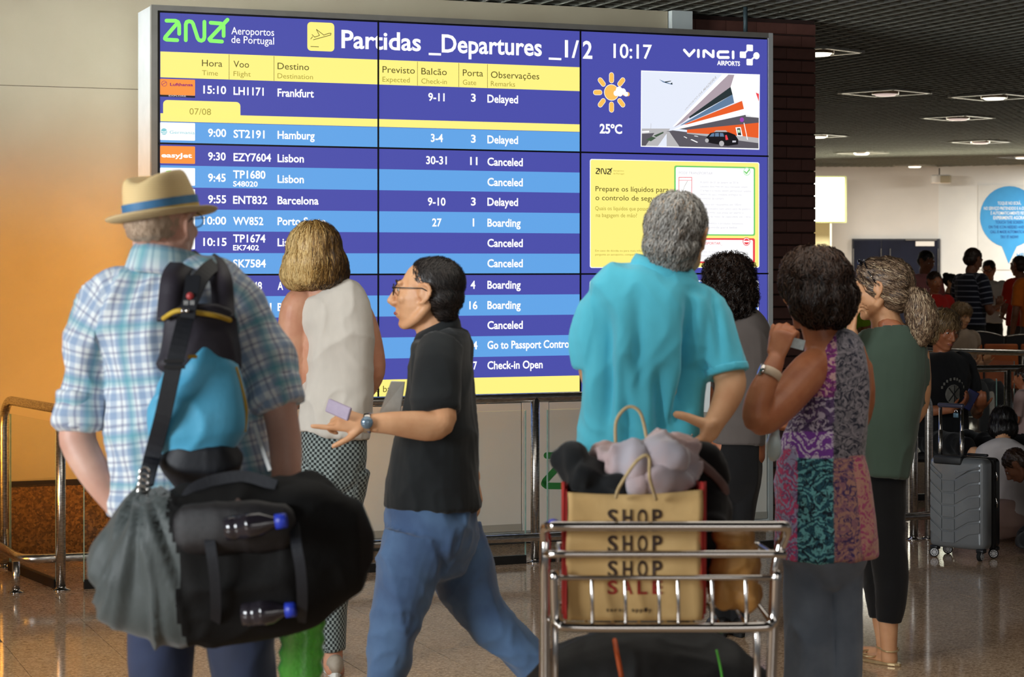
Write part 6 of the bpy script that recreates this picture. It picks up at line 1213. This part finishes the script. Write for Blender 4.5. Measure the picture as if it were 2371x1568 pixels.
for x in hx:
    t = MB().tube([SM @ Vector((x, -.060, .50)), SM @ Vector((x, -.060, .80))], .0095, 12).build('handle_tube', CHROME, SU, True); MB().tube([SM @ Vector((x, -.060, .50)), SM @ Vector((x, -.060, .68))], .0115, 12).build('handle_sleeve', STEEL, SU, True)
sbox('handle_grip', (-.05, -.060, .812), (.155, .026, .024), mat('violet_grey_grip', C(74, 74, 92), .3, .3, var=C(64, 64, 82), scale=20), .01, 3)
sbox('handle_well', (-.05, -.068, .522), (.17, .075, .05), mat('dark_well', C(36, 38, 40), .5, var=C(30, 32, 34), scale=12), .014, 3); sbox('carry_handle', (.06, .03, .548), (.12, .022, .014), BLACKP, .006, 3)
sbox('padlock', (-.012, -.075, .762), (.030, .012, .026), mat('blue_grey_padlock', C(92, 124, 140), .4, .3, var=C(82, 112, 128), scale=20), .004, 2); MB().tube([SM @ Vector((-.012 + .009 * math.cos(t), -.075, .776 + .014 * math.sin(t))) for t in [i * PI / 8 for i in range(9)]], .0022, 6).build('padlock_shackle', CHROME, SU, True)
for x, z in ((.167, .47), (.167, .33)): MB().tube([SM @ Vector((x, .025, z)), SM @ Vector((x + .004, .035, z - .03)), SM @ Vector((x + .004, .03, z - .055))], .004, 8).build('zip_pull', CHROME, SU, True)
HUB = mat('white_hub', C(226, 226, 228), .35, .2, var=C(214, 214, 216), scale=30)
for x, y in ((-.135, -.075), (.135, -.075), (-.135, .075), (.135, .075)):
    sbox('caster_mount', (x, y, .052), (.045, .04, .022), BLACKP, .006, 2); rot = 0 if not (x > 0 and y < 0) else 1.1
    M = SM @ Matrix.Translation((x, y - .012, .0265)) @ Matrix.Rotation(-math.radians(-40) * .75 + rot, 4, 'Z') @ Matrix.Rotation(PI / 2, 4, 'X'); wh = MB().lathe([(0, -.012), (.021, -.012), (.0262, -.008), (.0262, .008), (.021, .012), (0, .012)], M, 24).build('wheel', RUBBER, SU, True)
    MB().lathe([(.017, .0125), (.0205, .014), (.0205, .0125)], M, 24).build('hub_ring', HUB, wh, True); sp_ = MB()
    for k in range(9): a = k * 2 * PI / 9; R_ = Matrix.Rotation(a, 4, 'Z'); sp_.add([M @ R_ @ Vector(q) for q in ((.002, -.0018, .0132), (.019, -.0028, .0132), (.019, .0028, .0132), (.002, .0018, .0132))], [(0, 1, 2, 3)])
    sp_.lathe([(0, .0135), (.005, .0135), (.006, .0125)], M, 12); so = sp_.build('hub_spokes', HUB, wh); so['kind'] = 'stuff'
# ================================================================ people further off
MATS = {}
def cm_(name, c, kind='plain', c2=None, p=.03):
    if name not in MATS: MATS[name] = garment_mat(name, c, c2, kind, p) if kind != 'plain' else fabric(name, c)
    return MATS[name]
HB = [hairmat('far_black_hair', [C(12, 10, 10), C(34, 28, 26)]), hairmat('far_brown_hair', [C(34, 22, 16), C(70, 48, 34)]), hairmat('far_light_curls', [C(96, 74, 50), C(170, 140, 98)])]
def bystander(label, px, ytop, Y, yaw, shirt, pants, skin=SKIN_T, hairm=0, hairstyle='short', pose='down', pitch=0, lean=0, sleeve=.5, base=0., vx=.012, tie=None, sc=None, glasses_=False):
    X = (px - CX) / F * Y; ztop = H + (HY - ytop) / F * Y; a = math.radians(yaw); fw_ = Vector((math.sin(a), math.cos(a), 0)); rt = Vector((math.cos(a), -math.sin(a), 0))
    if pose in ('seat', 'floor'): hipz = .50 if pose == 'seat' else .13; k = sc or (ztop - hipz) / .81; z0 = hipz - .92 * k
    else: k = ztop / 1.73; z0 = 0
    cl_, sl_ = math.cos(math.radians(lean)), math.sin(math.radians(lean))
    def L(x, y, z):
        if lean and z > .95: y, z = y * cl_ + (z - .95) * sl_, .95 + (z - .95) * cl_ - y * sl_
        return Vector((X, Y, z0 + z * k)) + rt * (x * k) + fw_ * (y * k)
    t = thing('person', label, 'person', (X, Y, base)); ref = fw_
    def tb(b, pts, **kw): b.tube([(L(*p[:3]), p[3] * k, (p[4] if len(p) > 4 else p[3]) * k) for p in pts], ref=ref, **kw)
    b = Blob(); hM = headM(L(0, .02 - pitch * .0008, 1.60 + pitch * .0004), yaw, pitch, 0, k); add_head(b, hM)
    tb(b, [(0, 0, 1.50, .055), (0, 0, 1.44, .06), (0, 0, 1.38, .15, .09), (0, 0, 1.2, .145, .10), (0, 0, 1.0, .13, .095)])
    sh, ss, ps, arms = Blob(), Blob(), Blob(), {}
    for s_ in (-1, 1):
        S_ = (s_ * .185, 0, 1.375)
        if pose in ('phone', 'seat'): E_, W_ = (s_ * .235, .03, 1.09), (s_ * .10, .27, 1.12); hd = (rt * (-s_ * .4) + fw_ * .6 + Vector((0, 0, .35)))
        elif pose == 'floor': E_, W_ = (s_ * .23, .14, 1.14), (s_ * .10, .34, 1.06); hd = fw_
        elif pose == 'hip': E_, W_ = (s_ * .30, -.03, 1.12), (s_ * .19, .10, 1.02); hd = rt * (-s_) + Vector((0, 0, -.4))
        else: E_, W_ = (s_ * .235, -.02, 1.10), (s_ * .245, .05, .86); hd = Vector((0, 0, -1)) + fw_ * .15
        tb(b, [(*S_, .048), (*E_, .038), (E_[0] + (W_[0] - E_[0]) * .3, E_[1] + (W_[1] - E_[1]) * .3, E_[2] + (W_[2] - E_[2]) * .3, .037), (*W_, .026, .021)]); hand(b, L(*W_), hd, rt * (-s_) if pose == 'down' else -fw_ * .2 + Vector((0, 0, 1 if pose != 'down' else 0)), k * .95, (.5, .6, .7, .8), side=s_, r=1.25)
        e2 = [S_[i] + (E_[i] - S_[i]) * min(1, sleeve * 1.6) for i in range(3)]; pts = [(s_ * .13, 0, 1.40, .058), (*S_, .064), (*e2, .056)]
        if sleeve > .7: pts.append((*[E_[i] + (W_[i] - E_[i]) * .8 for i in range(3)], .036))
        if sleeve > 0: tb(sh, pts, cap='flat')
    body = b.build('body', skin, t, vx * .75, 1)
    if vx <= .012: face_parts(hM, t, None, True, dark=MATS.setdefault('far_lips', mat('far_lips', C(150, 84, 74), .5, var=C(140, 76, 68), scale=40)))
    tb(sh, [(0, 0, 1.46, .07, .06), (0, 0, 1.435, .12, .085), (0, 0, 1.38, .185, .11), (0, 0, 1.25, .185, .125), (0, 0, 1.08, .165, .12), (0, 0, .93, .17, .125)], cap='flat', ex=2.3, n=24)
    sh.build('shirt', shirt, t, vx, 1, fold=(.016, (7, 7, 4), int(px) % 50), charts=True)
    if pose == 'floor': tb(ps, [(0, -.02, .97, .16, .12), (0, 0, .90, .17, .13)]); [tb(ps, [(s_ * .09, .05, .87, .085), (s_ * .28, .30, .90, .065), (s_ * .12, .42, .84, .05), (-s_ * .05, .40, .82, .045)]) for s_ in (-1, 1)]
    elif pose == 'seat': tb(ps, [(0, -.02, .97, .16, .12), (0, 0, .90, .17, .13)]); [tb(ps, [(s_ * .09, .05, .89, .085), (s_ * .11, .42, .90, .065), (s_ * .11, .47, .70, .055), (s_ * .11, .46, .50, .045)]) for s_ in (-1, 1)]
    else: tb(ps, [(0, 0, .97, .155, .115), (0, 0, .86, .165, .125)]); [tb(ps, [(s_ * .085, 0, .86, .085, .095), (s_ * .09, .01, .5, .062, .07), (s_ * .095, -.01, .10, .05, .055)], cap='flat') for s_ in (-1, 1)]
    ps.build('trousers', pants, t, vx, 1, fold=(.012, (8, 8, 5), 3), charts=True)
    if pose not in ('floor',):
        for s_ in (-1, 1): g = L(s_ * .10, .02 if pose != 'seat' else .47, 0); shoe(t, Vector((g.x, g.y, 0)), yaw, BLS, .95)
    st_ = {'short': [((0, -.022, .040), (.079, .092, .080)), ((0, -.045, -.01), (.074, .068, .062))], 'bob': [((0, -.022, .040), (.088, .1, .088)), ((0, -.04, -.03), (.10, .08, .085))], 'long': [((0, -.022, .040), (.086, .1, .086)), ((0, -.05, -.04), (.095, .07, .10)), ((0, -.07, -.13), (.085, .05, .09))],
           'curly': [((0, -.02, .05), (.10, .11, .085)), ((0, -.04, -.02), (.115, .09, .085))], 'bald': [((0, -.024, .030), (.0755, .092, .082)), ((0, -.045, -.03), (.066, .062, .045))], 'bun': [((0, -.022, .040), (.082, .094, .082)), ((0, -.08, .09), (.04, .04, .04))]}[hairstyle]
    hair(t, hM, st_, HB[hairm], n=500 if vx <= .012 else 260, seg=5, length={'short': .03, 'bald': .012}.get(hairstyle, .09), width=.004, lift=.007, curl=.006 if hairstyle == 'curly' else 0, voxel=.009, rough_=.010, seed=int(px) % 97)
    if glasses_: glasses(hM, t, MATS.setdefault('far_glasses', mat('far_glasses', C(60, 56, 60), .2, .6, var=C(50, 46, 50), scale=30)), None, thick=.003)
    if tie:
        tm_ = MB(); q = [L(x, .118 + .012 * (z < 1.35), z) for x, z in ((-.018, 1.43), (.018, 1.43), (.012, 1.39), (.034, 1.10), (0, 1.05), (-.034, 1.10), (-.012, 1.39))]; tm_.add(q + [p + fw_ * .008 for p in q], [(0, 1, 2, 6)[::-1], (6, 2, 3, 4, 5)[::-1], (7, 8, 9, 13), (13, 9, 10, 11, 12)] + [(i, (i + 1) % 7, (i + 1) % 7 + 7, i + 7) for i in range(7)]); tm_.build('necktie', tie, t)
    return t, L, hM
JNF = cm_('far_navy_trousers', C(34, 40, 58)); BKF = cm_('far_black_cloth', C(26, 26, 28)); GYF = cm_('far_grey_cloth', C(90, 88, 86))
bystander('person with black hair and a lime green shirt behind the brown-haired woman', 1933, 574, 15.2, 20, cm_('lime_cotton', C(150, 190, 40)), JNF, SKIN_T, 0, 'short', 'phone')
bystander('person in a pale pink shirt looking down in front of the navy doors', 2140, 577, 23.0, 150, cm_('pink_cotton', C(196, 130, 134)), JNF, SKIN_D, 0, 'short', 'phone', -22)
bystander('person with a brown fringe in a red top facing the hall', 2162, 626, 20.8, 165, cm_('red_cotton', C(190, 36, 30)), BKF, SKIN_T, 1, 'short', 'down', -8, sleeve=.35)
bystander('person in profile with glasses and dark top beside the red top', 2199, 632, 22.9, 120, BKF, BKF, SKIN_A, 0, 'bun', 'down', -4, glasses_=True)
bystander('person with long brown hair in the middle of the queue looking down', 2219, 645, 22.4, 140, BKF, JNF, SKIN_T, 1, 'long', 'phone', -14)
bystander('person in a navy striped shirt bent over a phone in the queue', 2248, 571, 21.2, 60, cm_('navy_striped_cotton', C(24, 28, 44), 'stripes', C(120, 126, 140), .055), BKF, SKIN_D, 1, 'short', 'phone', -20)
bystander('bearded person in a white shirt with a red tie near the white wall', 2291, 600, 24.6, -150, cm_('white_shirt_cotton', C(206, 208, 206)), BKF, SKIN_T, 0, 'short', 'phone', -14, tie=mat('dark_red_tie', C(110, 22, 26), .6, var=C(90, 18, 22), scale=30), glasses_=True)
bd = bpy.data.objects[[o.name for o in bpy.data.objects if o.get('label', '').startswith('bearded')][0]]
X_ = (2291 - CX) / F * 24.6; hM_ = headM(Vector((X_, 24.6, 1.62 - .13 * .94)), -150, -14, 0, .94)
bystander('person in a red polo shirt seen from behind by the blue speech bubble poster', 2362, 588, 22.6, -35, cm_('red_pique', C(200, 48, 28)), GYF, SKIN_D, 1, 'bald', 'hip', -6)
bystander('person in an orange shirt cut by the right edge of the picture', 2398, 584, 21.7, -10, cm_('orange_cotton', C(216, 112, 24)), GYF, SKIN_D, 0, 'short', 'down')
bystander('seated person with light curly hair beside the black padded seats', 2222, 700, 18.6, 150, cm_('beige_cotton', C(170, 150, 130)), BKF, SKIN_A, 2, 'curly', 'seat', -16, sleeve=.2)
t, L, hM = bystander('seated person with tousled light hair and a black printed T-shirt near the rail end', 2180, 714, 12.75, 158, cm_('black_tshirt_cotton', C(18, 18, 20)), BKF, SKIN_T, 2, 'curly', 'seat', -18, sleeve=.45, vx=.010)
em = MB(); ec = L(0, .135, 1.20); fwv = (L(0, 1, 0) - L(0, 0, 0)).normalized(); rtv = (L(1, 0, 0) - L(0, 0, 0)).normalized()
PRW = mat('faded_white_print', C(130, 128, 120), .8, var=C(112, 110, 102), scale=40)
def emb(x, z, o_=0.): return ec + rtv * x + Vector((0, 0, z)) + fwv * (.004 + o_ - abs(x) * .25)
em.add([emb(.055 * math.cos(a), .060 * math.sin(a)) for a in [i * PI / 10 for i in range(20)]], [tuple(range(20))]); eo = em.build('chest_print', PRW, t)
e2 = MB()
for a, b_ in (((-.035, -.04), (.035, .04)), ((-.035, .04), (.035, -.04)), ((0, -.055), (0, .055))): e2.tube([emb(a[0], a[1], .003), emb(b_[0], b_[1], .003)], .003, 6)
e2.build('print_lines', BKF, eo)
for k in range(9): a = PI * (.15 + .0875 * k); MB().box(emb(.085 * math.cos(a), .095 * math.sin(a), .002), (.012, .003, .016), Matrix.Rotation(math.radians(-158), 3, 'Z')).build('print_letter', PRW, t)
ph2 = MB().box(L(.02, .33, 1.15) + Vector((0, 0, .03)), (.07, .012, .12), Matrix.Rotation(.5, 3, 'Y')).build('phone', mat('blue_phone', C(30, 36, 90), .3, var=C(24, 30, 76), scale=30), None, bevel=.004); tag(ph2, 'dark blue phone in the hands of the person in the printed T-shirt', 'phone')
bystander('child with a black bob and white sleeveless top sitting on the floor behind the suitcase', 2320, 950, 11.75, 15, cm_('white_top_cotton', C(216, 208, 206)), cm_('pale_shorts', C(180, 150, 140)), SKIN_A, 0, 'bob', 'floor', -24, 25, sleeve=.0, vx=.009, sc=.85)
bystander('child with dark brown hair crouching on the floor to the right of the suitcase', 2505, 1042, 11.25, -75, cm_('grey_white_cotton', C(176, 172, 160)), BKF, SKIN_D, 1, 'short', 'floor', -50, 42, sleeve=.5, vx=.009, sc=.74)
bystander('seated person with brown hair at the far right edge beyond the crouching children', 2372, 850, 13.0, -60, cm_('pale_pink_top', C(196, 166, 160)), BKF, SKIN_T, 1, 'short', 'seat', -14, vx=.011)
# ================================================================ seats
OR_ = mat('orange_brown_seat', C(186, 96, 36), .45, var=C(164, 80, 28), scale=7, bump=.1)
def seat(label, X, Y, grp):
    t = thing('waiting_seat', label, 'seat', (X, Y, 0), .04, grp)
    MB().box((X, Y + .0, .62), (.315, .035, .40), Matrix.Rotation(-.12, 3, 'X')).build('backrest', OR_, t, bevel=.03, seg=3); MB().box((X, Y + .22 * -1 + .42, .42), (.315, .40, .035)).build('seat_pan', OR_, t, bevel=.012)
    for s_ in (-1, 1): MB().tube([Vector((X + s_ * .15, Y + .18, .41)), Vector((X + s_ * .16, Y + .16, .02))], .014, 8).build('leg', STEEL, t, True)
SY = 19.4
for k, (px_, w_) in enumerate(((2236, 0), (2319, 0), (2404, 0))): seat(('orange seat of the row just behind the far steel rail, next to the curly-haired sitter', 'orange seat of the row behind the far steel rail, in full view', 'orange seat cut by the right edge behind the far steel rail')[k], (px_ - CX) / F * SY, SY, 'orange waiting seats')
PAD = mat('black_seat_leather', C(26, 25, 26), .35, var=C(20, 19, 20), scale=8, bump=.15, bscale=60)
for k, (pxa, pxb) in enumerate(((2222, 2325), (2328, 2430))):
    Yp = 20.2 - .0; a, b_ = (pxa - CX) / F * Yp, (pxb - CX) / F * Yp; t = thing('padded_bench', ('black padded bench with curved back behind the orange seats, left one', 'black padded bench with curved back behind the orange seats, right one')[k], 'bench', ((a + b_) / 2, Yp, 0), 0, 'black padded benches')
    zt_ = .90 - .03 * k; n = 12; V = []
    for i in range(n + 1):
        u = i / n; x = a + (b_ - a) * u; zt2 = zt_ + (.035 * math.sin(u * PI) - (.12 * max(0, .25 - u) * 2.5 if k == 0 else 0) - .03 * u)
        V += [Vector((x, Yp, zt2)), Vector((x, Yp + .09, zt2 - .01)), Vector((x, Yp + .09, .40)), Vector((x, Yp, .40))]
    Fc = [(4 * i + j, 4 * i + 4 + j, 4 * i + 4 + (j + 1) % 4, 4 * i + (j + 1) % 4) for i in range(n) for j in range(4)] + [(0, 1, 2, 3), (4 * n + 3, 4 * n + 2, 4 * n + 1, 4 * n)]
    MB().add(V, Fc).build('back_cushion', PAD, t, bevel=.012); MB().tube([V[4 * i] + Vector((0, -.006, -.012)) for i in range(n + 1)], .006, 6).build('welt', STEEL, t, True); MB().box(((a + b_) / 2, Yp + .32, .40), (b_ - a - .02, .46, .09)).build('seat_cushion', PAD, t, bevel=.02)
    for s_ in (-1, 1): MB().box(((a + b_) / 2 + s_ * (b_ - a) * .42, Yp + .3, .18), (.03, .40, .35)).build('leg', STEEL, t)
t = thing('low_bench', 'dark low bench under the person in the printed T-shirt', 'bench', ((2180 - CX) / F * 12.85, 12.85, 0))
bxx = (2180 - CX) / F * 12.85; MB().box((bxx, 12.85, .39), (.62, .42, .06)).build('seat_cushion', PAD, t, bevel=.02)
for s_ in (-1, 1): MB().box((bxx + s_ * .26, 12.85, .18), (.04, .36, .36)).build('leg', STEEL, t)
t = thing('low_bench', 'dark low bench at the right edge with a brown-haired sitter', 'bench', ((2385 - CX) / F * 13.05, 13.05, 0)); bxx = (2385 - CX) / F * 13.05; MB().box((bxx, 13.05, .39), (.46, .42, .06)).build('seat_cushion', PAD, t, bevel=.02)
for s_ in (-1, 1): MB().box((bxx + s_ * .19, 13.05, .18), (.04, .36, .36)).build('leg', STEEL, t)
# ================================================================ speech-bubble poster on the right wall
nrm = (M_ @ Vector((0, -1, 0))).normalized(); org = Vector((xr, FW, 0))
def wallpt(px, py, off=.012):                           # meets the right wall's face
    u = (px - CX) / F; o_ = org + nrm * off; d = dirv; l = (u * o_.y - o_.x) / (d.x - u * d.y); p = o_ + d * l; p.z = H + (HY - py) / F * p.y; return p
PO = thing('wall_poster', 'large grey-white poster with a blue speech bubble of instructions on the right wall', 'poster', wallpt(2337, 600)); PO.location.z = .9
def wq(nm, pts, m, off): return MB().add([wallpt(x, y, off) for x, y in pts], [tuple(range(len(pts)))]).build(nm, m, PO)
bb = MB(); qs = [wallpt(x, y, .004) for x, y in ((2265, 428), (2412, 428), (2412, 625), (2265, 625))]; bb.add(qs + [q + nrm * .008 for q in qs], [(0, 1, 2, 3), (7, 6, 5, 4), (0, 4, 5, 1), (1, 5, 6, 2), (2, 6, 7, 3), (3, 7, 4, 0)]); bb.build('sheet', mat('poster_white', C(210, 214, 214), .5, var=C(204, 208, 208), scale=4), PO)
BU = mat('bubble_blue', C(50, 150, 214), .5, var=C(46, 142, 206), scale=4)
wq('speech_bubble', [(2337 + 68 * math.cos(a), 502 + 71 * math.sin(a)) for a in [-1.32 - k * (2 * PI - .5) / 30 + PI * 2 - .0 for k in range(0)] or [PI / 2 + .26 + k * (2 * PI - .52) / 32 for k in range(33)]] + [(2335.5, 611)], BU, .016)
DB = mat('dark_blue_print', C(24, 88, 160), .6, var=C(20, 80, 150), scale=10); WP_ = mat('white_print_vinyl', C(226, 232, 236), .6, var=C(214, 222, 228), scale=10)
for s_, x0_, x1_, y_, cp, m in (('TOQUE NO ECRÃ,', 2310, 2364, 474, 7, WP_), ('NO SERVIÇO PRETENDIDO E A CHAMADA', 2278, 2396, 486, 7, WP_), ('É AUTOMATICAMENTE FEITA.', 2294, 2380, 497, 7, WP_), ('EXPERIMENTE AGORA!', 2300, 2374, 508, 7.5, WP_), ('TOUCH THE SCREEN', 2305, 2369, 518, 6.5, DB), ('ON THE ICON NEEDED AND THE', 2289, 2385, 529, 6.5, DB), ('CALL IS MADE AUTOMATICALLY', 2293, 2381, 540, 6.5, DB), ('TRY IT NOW!', 2316, 2358, 552, 6.5, DB), ('HELP', 2354, 2384, 595, 9, BU)):
    V_, F_ = glyphs(s_, .015); mn = min(v[0] for v in V_); mx_ = max(v[0] for v in V_); o = MB().add([wallpt(x0_ + (x - mn) / (mx_ - mn) * (x1_ - x0_), y_ - cp * y / CAPH, .020) for x, y in V_], F_).build('lettering', m, PO); o['kind'] = 'stuff'
# ================================================================ recessed ceiling lamps
LAMPB = emis('lamp_bright', C(255, 248, 225), 2.6, True); LAMPD = emis('lamp_dim', C(225, 200, 190), .8, False)
HOUS = mat('white_lamp_housing', C(190, 190, 180), .35, .3, var=C(180, 180, 170), scale=10)
cl_n = [(2050, 213, .30, 0, 'second ceiling lamp from the pillar, dim pinkish tube'), (2302, 222, .30, 1, 'brightest large ceiling lamp near the right edge'), (2218, 271, .28, 0, 'unlit silvery ceiling lamp below the brightest one'), (2270, 327, .28, 0, 'unlit bluish ceiling lamp above the right wall'), (1995, 353, .27, 1, 'lit ceiling lamp low above the back wall passage'), (2118, 383, .24, 1, 'lit ceiling lamp closest to the back wall corner'), (2368, 362, .27, 1, 'lit ceiling lamp cut by the right edge low down'), (1893, 118, .24, 1, 'ceiling lamp half hidden by the top of the brown pillar'), (1893, 313, .27, 1, 'lit ceiling lamp half hidden by the middle of the brown pillar')]
for px_, py_, hw, lit, lb_ in cl_n:
    Y = F * (CH - H) / (HY - py_); X = (px_ - CX) / F * Y; t = thing('ceiling_lamp', lb_, 'ceiling lamp', (X, Y, CH), 0, 'recessed ceiling lamps'); Rz = Matrix.Translation((X, Y, CH - .004)) @ Matrix.Rotation(PI / 4, 4, 'Z')
    fr_m = MB(); s2 = hw * .92
    for sx, sy, w_, h_ in ((0, s2, 2 * hw, .035), (0, -s2, 2 * hw, .035), (s2, 0, .035, 2 * hw), (-s2, 0, .035, 2 * hw)):
        V = [Rz @ Vector((sx + a * w_ / 2, sy + c * h_ / 2, z)) for a in (-1, 1) for c in (-1, 1) for z in (-.012, .02)]; fr_m.add(V, [(0, 1, 3, 2), (4, 6, 7, 5), (0, 4, 5, 1), (2, 3, 7, 6), (0, 2, 6, 4), (1, 5, 7, 3)])
    fr_m.build('frame', HOUS, t); rb = MB(); q = [Rz @ Vector((a * hw, c * hw, .0)) for a, c in ((-1, -1), (1, -1), (1, 1), (-1, 1))] + [Rz @ Vector((a * hw * .5, c * hw * .5, .07)) for a, c in ((-1, -1), (1, -1), (1, 1), (-1, 1))]
    rb.add(q, [(0, 1, 5, 4), (1, 2, 6, 5), (2, 3, 7, 6), (3, 0, 4, 7), (4, 5, 6, 7)]); rb.build('reflector', HOUS, t)
    MB().lathe([(0, -.028), (.085, -.024), (.105, -.006), (.105, .05), (0, .055)], Matrix.Translation((X, Y, CH - .01)), 24).build('diffuser', LAMPB if lit else LAMPD, t, True); MB().lathe([(.107, -.01), (.118, -.012), (.118, .05)], Matrix.Translation((X, Y, CH - .01)), 24).build('bezel', STEEL, t, True)
